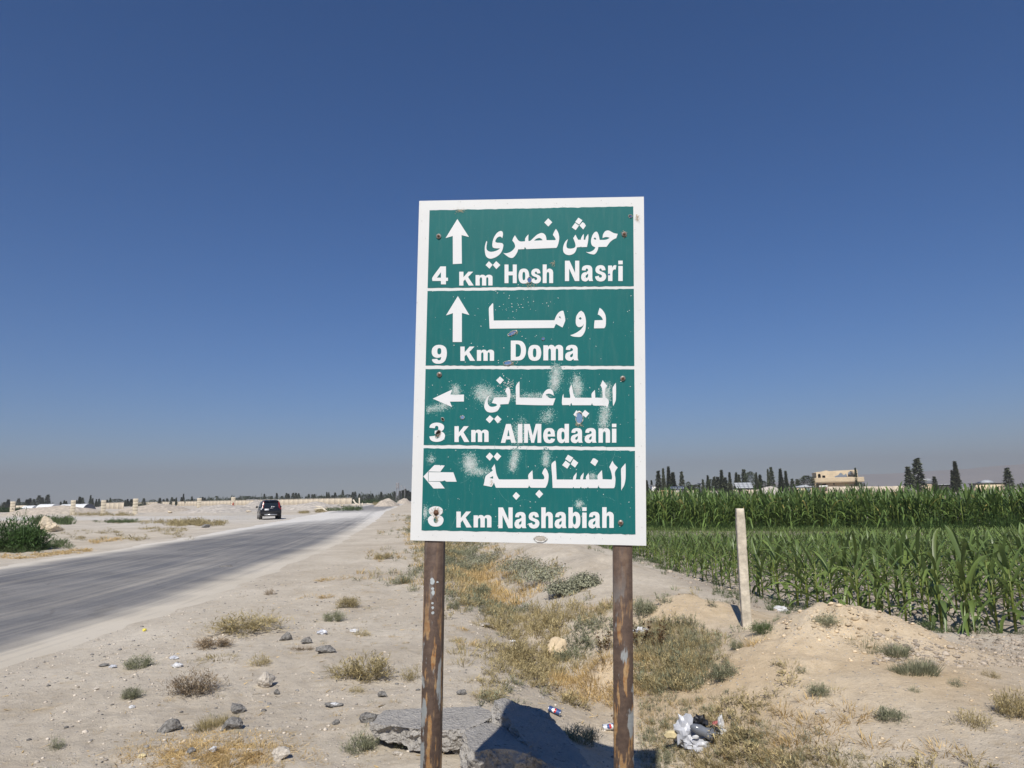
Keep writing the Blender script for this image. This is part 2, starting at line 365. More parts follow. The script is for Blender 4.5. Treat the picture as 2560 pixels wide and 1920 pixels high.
def build_road():
    ys = [-60.]
    while ys[-1] < 1900: ys.append(ys[-1] + max(.35, abs(ys[-1]) * .02))
    ys = np.array(ys); nc = 33; u = np.linspace(0, 1, nc)
    ys2, uu = np.meshgrid(ys, u, indexing='ij')
    jr = fbm(ys, ys * 0, 1.6, 5, 21) * .26 + fbm(ys, ys * 0, .12, 3, 22) * .22; jl = fbm(ys, ys * 0, 1.3, 5, 23) * .45 + fbm(ys, ys * 0, .12, 3, 24) * .3
    a = (xl(ys) - jl)[:, None]; bx = (xr(ys) + jr + .55)[:, None]
    X = a + (bx - a) * uu; Y = ys2; wid = np.abs(bx - a)
    dr = (1 - uu) * wid; dl = uu * wid
    edge = 1.15 * (1 - sstep(dr, .0, 1.5)) + 1.15 * (1 - sstep(dl, .0, 1.9))
    junc = 1.25 * np.exp(-((X + 20.5) / 5.0) ** 2 - ((Y - 63) / 20) ** 2) + .35 * np.exp(-((X + 18) / 7) ** 2 - ((Y - 74) / 26) ** 2)
    nearl = .16 * sstep(Y, 20, 60)
    crown = .03 * np.sin(np.pi * uu)
    dust = np.clip(edge + junc + nearl - .05, 0, 1)
    Z = .008 + crown * sstep(np.minimum(dr, dl), 0, 1.5)
    Z = np.where((dr < .02) | (dl < .02), -.01, Z)
    V = np.stack([X, Y, Z], -1).reshape(-1, 3); n = len(ys)
    i = np.arange(n - 1)[:, None]; j = np.arange(nc - 1)[None]
    q = np.stack([i * nc + j, i * nc + j + 1, (i + 1) * nc + j + 1, (i + 1) * nc + j], -1).reshape(-1, 4)
    uv = np.stack([(X - xr(Y)) * 1.1 + 40, Y], -1).reshape(-1, 2)
    white = np.clip(junc + .6 * sstep(Y, 20, 60) + .3 * (dl < 2), 0, 1)
    me = mesh_np('road', V, q, col=np.stack([dust, white, white], -1).reshape(-1, 3), smooth=True, uv=uv)
    tag(obj('road', me, road_mat()), kind='structure')
build_road()
# ------------------------------------------------------------------ road sign (board-local frame: x right, y up the board, z towards the viewer)
BW, BH = 1.0, 1.504
QUAD = [(1026, 1350), (1616, 1365), (1609, 492), (1048, 502)]      # the board's corners, for reading positions off the board
def _homog(src, dst):
    A = []; b = []
    for (x, y), (u, v) in zip(src, dst):
        A.append([x, y, 1, 0, 0, 0, -u * x, -u * y]); b.append(u); A.append([0, 0, 0, x, y, 1, -v * x, -v * y]); b.append(v)
    h = np.linalg.solve(np.array(A, float), np.array(b, float)); return np.append(h, 1).reshape(3, 3)
HB = _homog(QUAD, [(-BW / 2, 0), (BW / 2, 0), (BW / 2, BH), (-BW / 2, BH)])
def bp(x, y):
    q = HB @ np.array([x, y, 1.0]); return (q[0] / q[2], q[1] / q[2])
PXB = BW / 575.0   # one photo pixel on the board in metres
_c = [np.array(k) for k in ((-0.44927, 3.11318, 1.46971), (0.54680, 3.03215, 1.43403), (0.59403, 2.95150, 2.93552), (-0.40204, 3.03253, 2.97120))]
_ex = (_c[1] - _c[0]) / np.linalg.norm(_c[1] - _c[0]); _ey = (_c[3] - _c[0]); _ey -= _ex * (_ex @ _ey); _ey /= np.linalg.norm(_ey); _ez = np.cross(_ex, _ey)
_o = (_c[0] + _c[1]) / 2
BM = Matrix(((_ex[0], _ey[0], _ez[0], _o[0]), (_ex[1], _ey[1], _ez[1], _o[1]), (_ex[2], _ey[2], _ez[2], _o[2]), (0, 0, 0, 1)))
base_pt = BM @ Vector((0, -1.60, -.05))

def enamel(name, c, dirt=.10, rough=.45):
    m, t, b, o = new_mat(name)
    tc = N(t, 'ShaderNodeTexCoord'); f, r = noise_fac(t, 3.0, 6, .6, .4, .8, vec=tc.outputs['Object']); f2, r2 = noise_fac(t, 9, 6, .7, .5, .85, vec=tc.outputs['Object'], stretch=(6, .6, 1))
    f3, r3 = noise_fac(t, 160, 3, .6, .66, .76, vec=tc.outputs['Object'])
    k = mixc(t, f, c, tuple(v * (1 - dirt) for v in c)); k = mixc(t, f2, k, mixc(t, .05, k, (.62, .58, .5)))
    k = mixc(t, f3, k, mixc(t, .10, k, (.75, .75, .72)))
    t.links.new(k, b.inputs['Base Color']); b.inputs['Roughness'].default_value = rough; b.inputs['Specular IOR Level'].default_value = .35
    bump(t, b, r, .06, .01)
    return m
M['sign_white'] = enamel('sign_white', (.70, .71, .70), .07)
M['letter_white'] = enamel('letter_white', (.72, .73, .735), .05)
M['sign_green'] = enamel('sign_green', (.004, .130, .128), .10)
M['bare_metal'] = simple('bare_metal', (.33, .31, .28), .5, .4, 60, metal=.6)
M['torn_metal'] = simple('torn_metal', (.52, .50, .46), .5, .4, 160, metal=.3)
M['rust_dark'] = simple('rust_dark', (.13, .07, .045), .85, .5, 90, .4, .002)
M['fleck_white'] = simple('fleck_white', (.66, .69, .67), .8, .1, 50)
M['fleck_dark'] = simple('fleck_dark', (.10, .08, .06), .8, .3, 50)
M['fleck_tan'] = simple('fleck_tan', (.42, .33, .22), .8, .3, 80)
M['scratch'] = simple('scratch', (.14, .33, .30), .7, .3, 50)

sign = empty('road_sign', base_pt)
tag(sign, 'green road sign board with white Arabic and English place names on two rusty posts', 'road sign')
SM = Matrix.Translation(base_pt).inverted() @ BM
def on_board(name, me, mat, z, parent=None):
    o = obj(name, me, mat, sign if parent is None else parent)
    L = SM @ Matrix.Translation((0, 0, z))
    o.matrix_basis = L if parent is None else (parent.matrix_basis.inverted() @ L)
    return o
def ell(px, py, rx, ry, ang=0, n=14, jag=.12, seed=0):
    g = np.random.default_rng(int(px * 7 + py + seed)); cx, cy = bp(px, py); out = []
    for k in range(n):
        t = 2 * math.pi * k / n; f = 1 + g.uniform(-jag, jag)
        x = rx * f * math.cos(t); y = ry * f * math.sin(t); a = R(ang)
        out.append((cx + PXB * (x * math.cos(a) - y * math.sin(a)), cy + PXB * (x * math.sin(a) + y * math.cos(a))))
    return out
# through holes: (x, y, rx, ry, angle)
HOLES = [(1323.6, 700, 4.8, 7.0, 0), (1269.5, 907.2, 9.5, 4.6, 6), (1280.6, 832.6, 10.5, 3.8, 28), (1357.7, 846.5, 3.6, 3.0, 0), (1448.3, 1044.8, 7.6, 12.5, 0),
         (1156, 1042.8, 4.6, 4.0, 0), (1095.8, 1084, 5.6, 9.5, -22), (1107, 1047.6, 3.0, 4.2, 30), (1351, 1347, 13, 6.6, 0), (1575.5, 541, 4.2, 3.4, 0), (1522.5, 686.8, 2.6, 2.6, 0)]
HL = [ell(*h) for h in HOLES]
def _in(h, y0, y1): return y0 < h[1] < y1
gx = lambda y, s: np.interp(y, [516, 1336], [1074.1, 1054.0]) if s == 0 else np.interp(y, [516, 1336], [1582.6, 1589.0])
# green panels: (left top, left bottom, right top, right bottom)
PAN = [(525.7, 719.6, 516.4, 715.4), (727.2, 913.2, 722.4, 915.0), (922.0, 1111.6, 923.7, 1117.6), (1119.9, 1324.8, 1127.4, 1336.3)]
board_me = poly_mesh('board', [[(-BW / 2, 0), (BW / 2, 0), (BW / 2 + .001, BH * .5), (BW / 2, BH), (-BW / 2, BH)]] + HL, .003)
board = on_board('board', board_me, M['sign_white'], 0)
# folded edge behind the board: a thin return all round
mb = MB()
for c, s in (((-BW / 2 + .002, BH / 2, -.012), (.003, BH - .001, .02)), ((BW / 2 - .002, BH / 2, -.012), (.003, BH - .001, .02)), ((0, .002, -.012), (BW - .008, .003, .02)), ((0, BH - .002, -.012), (BW - .008, .003, .02))): mb.box(c, s)
on_board('edge_return', mb.mesh('edge_return'), M['sign_white'], 0, board)
for (lt, lb, rt, rb_) in PAN:
    # ragged film edges
    def edge(y0, y1, rev):
        n = 60; xs = np.linspace(0, 1, n); g = RNG.normal(0, .45, n)
        pts = []
        for k, s in enumerate(xs):
            yy = y0 + (y1 - y0) * s + (g[k] if 0 < k < n - 1 else 0); xx = gx(y0, 0) * (1 - s) + gx(y1, 1) * s; pts.append(bp(xx, yy))
        return pts[::-1] if rev else pts
    L = edge(lb, rb_, False) + edge(lt, rt, True)
    hs = [HL[i] for i, h in enumerate(HOLES) if np.interp(h[0], [1060, 1585], [lt, rt]) < h[1] < np.interp(h[0], [1060, 1585], [lb, rb_])]
    on_board('green_panel', poly_mesh('green_panel', [L] + hs, .0008), M['sign_green'], .0022)

def smooth_loop(P, sub=4, corner=48):
    P = [np.array(p, float) for p in P]; n = len(P); out = []
    def ang(i):
        a = P[i] - P[i - 1]; b = P[(i + 1) % n] - P[i]
        return math.degrees(abs(math.atan2(a[0] * b[1] - a[1] * b[0], a @ b)))
    cor = [ang(i) > corner for i in range(n)]
    for i in range(n):
        p0, p1, p2, p3 = P[i - 1], P[i], P[(i + 1) % n], P[(i + 2) % n]
        out.append(p1)
        c1, c2 = cor[i], cor[(i + 1) % n]
        if c1 and c2: continue
        m1 = (p2 - p1) if c1 else (p2 - p0) / 2; m2 = (p2 - p1) if c2 else (p3 - p1) / 2
        L = np.linalg.norm(p2 - p1)
        for m in (m1, m2):
            k = np.linalg.norm(m)
            if k > L: m *= L / k
        for s in range(1, sub):
            t = s / sub; out.append((2 * t ** 3 - 3 * t ** 2 + 1) * p1 + (t ** 3 - 2 * t ** 2 + t) * m1 + (-2 * t ** 3 + 3 * t ** 2) * p2 + (t ** 3 - t ** 2) * m2)
    return out
def glyph(name, loops, ox, oy, sc, smooth=True):
    LL = []
    for L in loops:
        L = smooth_loop(L) if smooth else L
        LL.append([bp(ox + p[0] / sc, oy + p[1] / sc) for p in L])
    return LL
def cut(me, loops):
    """cut shot holes out of a glyph"""
    weld(me); o = obj('tmp_cut', me); cme = weld(poly_mesh('tmp_cutter', loops, .02)); c = obj('tmp_cutter', cme)
    md = o.modifiers.new('b', 'BOOLEAN'); md.operation = 'DIFFERENCE'; md.object = c; md.solver = 'EXACT'
    bpy.context.view_layer.update(); new = bpy.data.meshes.new_from_object(o.evaluated_get(bpy.context.evaluated_depsgraph_get()))
    nm = me.name; bpy.data.objects.remove(o); bpy.data.objects.remove(c); bpy.data.meshes.remove(cme); bpy.data.meshes.remove(me); new.name = nm; new.materials.clear(); return new
ZL = .0034
def put(name, loops, ox, oy, sc, smooth=True, holes=()):
    me = poly_mesh(name, glyph(name, loops, ox, oy, sc, smooth), .0006)
    if holes: me = cut(me, [HL[h] for h in holes])
    return on_board(name, me, M['letter_white'], ZL)
# arrows
put('arrow', [[(715, 330), (915, 640), (788, 608), (793, 1100), (638, 1108), (636, 622), (513, 658)]], 1040, 500, 6.914, False)
put('arrow', [[(445, 928), (548, 1097), (481, 1078), (481, 1337), (400, 1337), (401, 1080), (340, 1100)]], 1020, 480, 3.568, False)
put('arrow', [[(215, 332), (383, 253), (367, 300), (484, 297), (484, 357), (363, 358), (382, 405)]], 1020, 900, 3.456, False)
put('arrow', [[(142, 380), (350, 165), (455, 166), (462, 185), (475, 168), (545, 175), (465, 288), (466, 292), (235, 286), (232, 300), (231, 464), (234, 476), (452, 480), (545, 605), (335, 607)]], 1040, 1140, 7.543, False)
put('arrow_shaft_patch', [[(241, 297), (708, 303), (770, 480), (575, 478), (545, 455), (500, 470), (240, 468)]], 1040, 1140, 7.543, False)
# line 1
Z1 = (1200, 530, 6.144)
put('arabic_letters', [[(2112, 340), (2060, 330), (2020, 312), (1985, 292), (1955, 287), (1920, 300), (1893, 335), (1882, 370), (1880, 405), (1900, 395), (1930, 388), (1965, 392), (1990, 402), (1945, 425), (1905, 432), (1835, 432),
     (1828, 395), (1815, 345), (1797, 312), (1780, 305), (1757, 315), (1730, 350), (1710, 400), (1702, 445), (1706, 490), (1722, 520), (1745, 535), (1770, 545), (1750, 580), (1715, 605), (1670, 619), (1622, 617), (1670, 640), (1720, 652), (1755, 652), (1785, 625), (1805, 585), (1816, 540),
     (1940, 538), (1965, 505), (1990, 470), (2030, 435), (2065, 415), (2090, 405)], [(1745, 405), (1760, 395), (1775, 405), (1783, 425), (1765, 428), (1748, 418)]], *Z1)
put('arabic_letters', [[(1660, 340), (1662, 400), (1655, 460), (1640, 540), (1557, 542), (1550, 532), (1540, 540), (1487, 545), (1475, 585), (1450, 630), (1410, 655), (1360, 664), (1310, 650), (1280, 615), (1273, 565), (1283, 510), (1310, 455), (1350, 418), (1335, 460), (1325, 505), (1328, 545), (1350, 562), (1400, 565), (1450, 550), (1465, 520), (1458, 480), (1440, 430), (1428, 405), (1445, 380), (1465, 350), (1480, 385), (1505, 430), (1545, 430), (1552, 400), (1570, 365), (1590, 340), (1592, 385), (1590, 430), (1615, 430), (1622, 395), (1640, 365)]], *Z1)
for d in ([(1508, 90), (1570, 130), (1522, 197), (1458, 157)], [(1458, 170), (1517, 212), (1467, 282), (1407, 240)], [(1572, 157), (1605, 180), (1622, 215), (1582, 272), (1525, 210)], [(1045, 100), (1108, 160), (1047, 226), (985, 165)], [(137, 757), (193, 812), (145, 872), (85, 815)], [(248, 755), (312, 815), (250, 878), (197, 815)]): put('letter_dot', [d], *Z1, False)
put('arabic_letters', [[(1163, 262), (1190, 300), (1208, 350), (1214, 410), (1205, 470), (1190, 520), (1172, 553), (710, 572), (695, 550), (685, 540), (678, 572), (585, 575), (570, 620), (540, 670), (510, 700), (480, 708), (440, 695), (390, 660), (355, 630), (400, 635), (450, 622), (500, 590), (535, 545), (538, 520), (525, 480), (495, 440), (510, 400), (535, 360), (560, 400), (590, 440), (625, 455), (690, 452), (693, 410), (715, 375), (743, 345), (740, 400), (742, 448), (770, 445), (820, 400), (870, 355), (920, 330), (955, 325), (990, 345), (1010, 375), (1020, 435), (1155, 435), (1160, 420), (1140, 385), (1117, 355), (1135, 310)], [(828, 443), (860, 415), (905, 402), (935, 410), (960, 437)]], *Z1)
put('arabic_letters', [[(318, 293), (345, 305), (352, 340), (345, 385), (338, 405), (325, 385), (300, 378), (265, 395), (240, 430), (232, 455), (255, 472), (300, 475), (340, 480), (357, 505), (350, 560), (325, 620), (285, 665), (230, 700), (160, 718), (110, 700), (85, 660), (73, 590), (76, 520), (97, 445), (110, 460), (100, 520), (100, 570), (125, 600), (170, 613), (240, 600), (290, 575), (305, 560), (230, 558), (195, 545), (188, 510), (195, 450), (215, 390), (250, 335), (285, 305)]], *Z1)
# line 2
Z2 = (1200, 730, 6.144)
put('arabic_letters', [[(195, 170), (203, 185), (205, 300), (210, 438), (1143, 435), (1155, 400), (1180, 350), (1215, 310), (1255, 290), (1280, 292), (1292, 340), (1308, 430), (1290, 490), (1265, 547), (1165, 490), (1135, 553), (148, 562), (140, 400), (137, 245), (165, 205)], [(1205, 385), (1230, 373), (1243, 412)]], *Z2)
put('arabic_letters', [[(1553, 290), (1590, 320), (1612, 370), (1625, 440), (1622, 540), (1612, 600), (1580, 660), (1540, 690), (1470, 690), (1420, 682), (1383, 665), (1430, 650), (1490, 620), (1550, 575), (1585, 525), (1592, 485), (1580, 515), (1550, 535), (1515, 540), (1485, 520), (1470, 480), (1470, 420), (1480, 370), (1515, 315)], [(1515, 405), (1540, 387), (1560, 405), (1553, 425), (1530, 425)]], *Z2)
put('arabic_letters', [[(1835, 245), (1870, 270), (1910, 325), (1930, 385), (1932, 480), (1925, 530), (1905, 558), (1750, 560), (1752, 500), (1760, 437), (1887, 433), (1870, 395), (1840, 365), (1807, 347), (1820, 295)]], *Z2)
# line 3
Z3 = (1190, 920, 5.978)
put('arabic_letters', [[(2088, 222), (2092, 300), (2088, 480), (2070, 530), (2050, 572), (2045, 540), (2042, 400), (2040, 300), (2065, 255)]], *Z3)
put('arabic_letters', [[(1893, 182), (1925, 225), (1962, 268), (1930, 320), (1935, 435), (1980, 480), (1980, 540), (1962, 592), (1930, 565), (1760, 562), (1740, 545), (1735, 520), (1720, 557), (1437, 557), (1425, 520), (1408, 553), (1290, 555), (1283, 520), (1290, 430), (1307, 385), (1310, 445), (1405, 448), (1408, 420), (1395, 320), (1425, 245), (1440, 300), (1460, 400), (1485, 445), (1728, 447), (1728, 385), (1775, 328), (1780, 400), (1782, 445), (1890, 447), (1893, 400), (1880, 300), (1858, 262)]], *Z3)
put('letter_dot', [[(1500, 632), (1560, 680), (1515, 745), (1455, 700)]], *Z3, False, holes=(4,))
for d in ([(1628, 628), (1692, 680), (1640, 742), (1575, 690)], [(360, 125), (418, 180), (360, 242), (300, 183)], [(207, 705), (266, 755), (205, 823), (148, 768)], [(322, 705), (383, 765), (325, 827), (272, 760)]): put('letter_dot', [d], *Z3, False)
put('arabic_letters', [[(645, 198), (650, 220), (652, 440), (985, 448), (992, 410), (1020, 360), (1060, 322), (1100, 312), (1135, 330), (1155, 370), (1160, 415), (1130, 393), (1085, 383), (1040, 395), (1065, 425), (1110, 452), (1187, 452), (1150, 557), (900, 555), (597, 545), (597, 400), (597, 270)]], *Z3)
put('arabic_letters', [[(488, 280), (505, 320), (515, 390), (508, 460), (485, 537), (365, 542), (355, 585), (325, 635), (285, 655), (220, 663), (165, 648), (130, 600), (125, 550), (140, 490), (170, 430), (205, 402), (185, 450), (175, 500), (190, 555), (230, 578), (285, 572), (318, 555), (300, 535), (260, 525), (235, 522), (255, 480), (270, 440), (330, 437), (460, 433), (470, 420), (455, 375), (435, 352), (455, 300)]], *Z3)
# line 4
Z4 = (1190, 1110, 5.672)
put('arabic_letters', [[(2120, 275), (2123, 350), (2120, 500), (2100, 590), (2070, 640), (2065, 662), (2060, 640), (2060, 500), (2058, 355), (2090, 310)]], *Z4)
put('arabic_letters', [[(1935, 238), (1960, 285), (2010, 335), (1970, 405), (1978, 500), (1970, 600), (1955, 628), (1765, 627), (1745, 610), (1737, 585), (1725, 625), (1600, 625), (1588, 607), (1575, 625), (1500, 625), (1487, 607), (1475, 625), (1392, 625), (1380, 607), (1372, 625), (1088, 622), (1080, 450), (1070, 290), (1100, 250), (1125, 235), (1133, 260), (1145, 503), (1375, 505), (1385, 460), (1428, 402), (1425, 450), (1415, 503), (1480, 503), (1485, 460), (1527, 405), (1525, 455), (1515, 503), (1562, 503), (1560, 465), (1597, 412), (1605, 450), (1608, 503), (1725, 503), (1725, 445), (1785, 372), (1790, 420), (1795, 500), (1925, 505), (1930, 470), (1915, 390), (1890, 328)]], *Z4)
for d in ([(1305, 152), (1380, 195), (1335, 262), (1265, 213)], [(1270, 235), (1335, 285), (1295, 350), (1222, 300)], [(1382, 212), (1450, 265), (1405, 335), (1343, 287)], [(1660, 203), (1690, 208), (1733, 240), (1690, 315), (1622, 265)], [(195, 117), (248, 172), (197, 235), (140, 178)], [(300, 117), (360, 172), (302, 237), (252, 178)], [(570, 678), (625, 733), (572, 792), (520, 735)], [(897, 648), (953, 708), (898, 768), (843, 708)]): put('letter_dot', [d], *Z4, False)
put('arabic_letters', [[(980, 335), (1010, 375), (1030, 440), (1025, 520), (1010, 575), (985, 620), (785, 618), (765, 605), (755, 585), (738, 620), (285, 618), (270, 585), (257, 545), (240, 580), (222, 605), (108, 583), (120, 540), (135, 460), (175, 420), (240, 375), (222, 345), (265, 282), (275, 330), (290, 420), (315, 480), (335, 500), (745, 500), (745, 435), (800, 370), (805, 430), (808, 498), (960, 500), (970, 480), (960, 445), (938, 415), (955, 370)], [(192, 480), (220, 465), (243, 450), (245, 490)]], *Z4)
# Latin lettering: bold grotesque letters, cap height 100
def _box(x0, y0, x1, y1): return [(x0, y0), (x0, y1), (x1, y1), (x1, y0)]
_arch = [(29, 76), (38, 78), (50, 74), (57, 64), (58, 52), (58, 0), (36, 0), (36, 48), (34, 57), (29, 60), (24, 56), (22, 46), (22, 0)]
_bowl = [(60, 0), (60, 100), (38, 100), (38, 70), (31, 76), (22, 78), (10, 73), (2, 60), (0, 38), (2, 17), (10, 3), (22, -2), (32, 1), (39, 10), (39, 0)]
_eye = [(38, 38), (36, 54), (30, 60), (24, 55), (22, 38), (24, 21), (30, 16), (36, 22)]
GLY = {
 'H': (68, [[(0, 0), (0, 100), (22, 100), (22, 62), (46, 62), (46, 100), (68, 100), (68, 0), (46, 0), (46, 42), (22, 42), (22, 0)]]),
 'N': (72, [[(0, 0), (0, 100), (23, 100), (51, 40), (51, 100), (72, 100), (72, 0), (50, 0), (21, 62), (21, 0)]]),
 'D': (68, [[(0, 0), (0, 100), (32, 100), (50, 96), (62, 82), (68, 62), (68, 38), (62, 18), (50, 4), (32, 0)], [(22, 18), (30, 18), (39, 22), (44, 32), (46, 50), (44, 68), (39, 78), (30, 82), (22, 82)]]),
 'K': (76, [[(0, 0), (0, 100), (22, 100), (22, 60), (48, 100), (73, 100), (46, 62), (76, 0), (50, 0), (31, 44), (22, 31), (22, 0)]]),
 'A': (76, [[(0, 0), (26, 100), (50, 100), (76, 0), (53, 0), (48, 18), (27, 18), (22, 0)], [(32, 36), (44, 36), (38, 70)]]),
 'M': (86, [[(0, 0), (0, 100), (28, 100), (43, 38), (58, 100), (86, 100), (86, 0), (67, 0), (67, 72), (50, 0), (36, 0), (19, 72), (19, 0)]]),
 'l': (22, [_box(0, 0, 22, 100)]), 'i': (22, [_box(0, 0, 22, 74), _box(0, 82, 22, 100)]),
 'o': (60, [[(30, 78), (45, 75), (55, 64), (60, 38), (55, 12), (45, 1), (30, -2), (15, 1), (5, 12), (0, 38), (5, 64), (15, 75)], [(30, 61), (36, 56), (38, 38), (36, 20), (30, 15), (24, 20), (22, 38), (24, 56)]]),
 's': (56, [[(53, 53), (50, 66), (42, 75), (28, 78), (14, 75), (5, 67), (2, 55), (5, 44), (14, 37), (30, 31), (35, 26), (33, 19), (27, 16), (21, 19), (19, 26), (0, 22), (4, 10), (13, 1), (28, -2), (43, 1), (52, 9), (56, 22), (53, 34), (44, 42), (28, 48), (22, 52), (22, 58), (27, 62), (32, 59), (34, 52)]]),
 'h': (58, [[(0, 0), (0, 100), (22, 100), (22, 69)] + _arch]), 'n': (58, [[(0, 0), (0, 76), (21, 76), (21, 68)] + _arch]),
 'a': (60, [[(3, 53), (5, 65), (13, 74), (30, 78), (46, 75), (54, 66), (56, 54), (56, 16), (57, 7), (60, 0), (39, 0), (37, 8), (29, 0), (19, -2), (7, 2), (1, 11), (0, 21), (3, 33), (12, 41), (26, 45), (35, 50), (34, 58), (29, 62), (24, 60), (22, 52)], [(35, 36), (35, 26), (32, 18), (26, 15), (22, 19), (23, 26), (28, 31)]]),
 'r': (42, [[(0, 0), (0, 76), (20, 76), (20, 64), (26, 74), (34, 78), (42, 76), (38, 56), (31, 57), (25, 52), (22, 42), (22, 0)]]),
 'm': (89, [[(0, 0), (0, 76), (21, 76), (21, 68), (28, 76), (37, 78), (46, 75), (52, 67), (60, 75), (70, 78), (81, 75), (88, 66), (89, 52), (89, 0), (67, 0), (67, 48), (65, 57), (61, 60), (57, 56), (56, 46), (56, 0), (34, 0), (34, 48), (32, 57), (28, 60), (24, 56), (22, 46), (22, 0)]]),
 'e': (60, [[(60, 33), (22, 33), (24, 21), (30, 15), (36, 17), (39, 24), (60, 20), (55, 8), (45, 0), (31, -2), (15, 1), (5, 12), (0, 38), (5, 63), (15, 75), (31, 78), (46, 75), (56, 63)], [(22, 46), (38, 46), (36, 57), (30, 62), (24, 57)]]),
 'd': (60, [_bowl, _eye]), 'b': (60, [[(60 - x, y) for x, y in _bowl], [(60 - x, y) for x, y in _eye]]),
 '4': (62, [[(34, 0), (34, 19), (0, 19), (0, 38), (32, 100), (54, 100), (54, 37), (62, 37), (62, 19), (54, 19), (54, 0)], [(34, 37), (34, 68), (18, 37)]]),
 '9': (60, [[(30, 100), (45, 96), (56, 84), (60, 62), (59, 38), (53, 15), (42, 2), (27, -2), (12, 1), (3, 12), (1, 22), (22, 25), (24, 18), (29, 16), (35, 20), (38, 35), (30, 31), (21, 30), (9, 35), (2, 47), (0, 64), (3, 82), (14, 96)], [(30, 83), (24, 80), (22, 65), (24, 52), (30, 48), (36, 53), (38, 66), (36, 79)]]),
 '3': (60, [[(0, 74), (3, 87), (13, 97), (29, 101), (45, 97), (55, 87), (57, 75), (54, 63), (45, 54), (54, 48), (60, 37), (60, 26), (56, 12), (45, 2), (28, -2), (12, 2), (3, 12), (0, 27), (21, 30), (23, 20), (29, 16), (35, 19), (37, 29), (35, 38), (28, 42), (20, 41), (21, 58), (30, 59), (34, 64), (35, 73), (33, 81), (28, 84), (23, 81), (21, 71)]]),
 '8': (60, [[(30, 101), (46, 97), (56, 87), (57, 75), (54, 63), (45, 55), (55, 48), (60, 37), (60, 26), (55, 11), (45, 1), (30, -2), (15, 1), (5, 11), (0, 26), (0, 37), (5, 48), (15, 55), (6, 63), (3, 75), (4, 87), (14, 97)], [(30, 84), (24, 80), (23, 73), (25, 66), (30, 63), (35, 66), (37, 73), (36, 80)], [(30, 46), (24, 42), (22, 31), (24, 20), (30, 16), (36, 20), (38, 31), (36, 42)]])}
def word(txt, x0, x1, yt, yb, bold=0, space=1.0, holes=()):
    """a word as one part, each letter a sub-part when it is longer than one letter"""
    gap = 9 * space; tot = sum(GLY[c][0] for c in txt) + gap * (len(txt) - 1)
    root = None; x = 0
    for i, ch in enumerate(txt):
        w_, loops = GLY[ch]; LL = []
        for L in loops:
            P = smooth_loop(L, 4, 50); LL.append([bp(x0 + (x + p[0]) / tot * (x1 - x0), yb - p[1] / 100 * (yb - yt)) for p in P])
        me = poly_mesh('letter', LL, .0006)
        if holes and i in holes[1]: me = cut(me, [HL[holes[0]]])
        o = on_board('letter', me, M['letter_white'], ZL)
        x += w_ + gap
word('4', 1081.2, 1120, 666, 710.7, .045); word('Km', 1148.2, 1231.2, 679.3, 713.8, .05, 1.08)
word('Hosh', 1261.2, 1382.5, 661.5, 708, .04, 1.06, holes=(0, (1, 2))); word('Nasri', 1412, 1556.3, 652.2, 703, .04, 1.06, holes=(10, (2, 3)))
word('9', 1079.7, 1117.3, 861.7, 908, .045); word('Km', 1151.2, 1235.2, 866.2, 901.8, .05, 1.08); word('Doma', 1277, 1446, 851.4, 901, .045, 1.06)
word('3', 1074, 1112.6, 1056.3, 1103.1, .045, holes=(6, (0,))); word('Km', 1136.6, 1221.7, 1065, 1104.5, .05, 1.08); word('AlMedaani', 1252.3, 1540.8, 1059.7, 1106.9, .04, 1.05)
word('8', 1070.6, 1109.1, 1265.2, 1314.6, .045); word('Km', 1141.5, 1229, 1278.2, 1318, .05, 1.08); word('Nashabiah', 1246.3, 1534.5, 1268.2, 1320, .04, 1.05)
# torn rims round the shot holes
for i, h in enumerate(HOLES[:10]):
    cx, cy = bp(h[0], h[1]); g = np.random.default_rng(i); n = 18; V = []; F = []
    for k in range(n):
        t = 2 * math.pi * k / n; a = R(h[4]); j = 1 + g.uniform(-.1, .1)
        for s, z in ((1.05, -.006), (1.12 * j, .0052), (1.30 + .12 * g.uniform(-1, 1), .0031)):
            x = h[2] * s * math.cos(t); y = h[3] * s * math.sin(t)
            V.append((cx + PXB * (x * math.cos(a) - y * math.sin(a)), cy + PXB * (x * math.sin(a) + y * math.cos(a)), z + (g.uniform(0, .003) if z > .005 else 0)))
    for k in range(n):
        q = (k + 1) % n
        for s in (0, 1): F.append((k * 3 + s, q * 3 + s, q * 3 + s + 1, k * 3 + s + 1))
    on_board('torn_rim', mesh_np('torn_rim', V, np.array(F), smooth=True), M['torn_metal'], 0)
# bolts with washers
for i, (x, y) in enumerate(((1097, 591), (1560, 586), (1098.7, 936), (1556.7, 946.5), (1551.8, 1307), (1091, 1280.5))):
    cx, cy = bp(x, y)
    w_ = on_board('washer', MB().tube([(cx, cy, .003), (cx, cy, .0062)], .0115, 16).mesh('washer'), M['bare_metal'] if i != 5 else M['rust_dark'], 0)
    on_board('bolt', MB().tube([(cx, cy, .004), (cx, cy, .013)], .0062, 6).mesh('bolt'), M['rust_dark'], 0, w_)
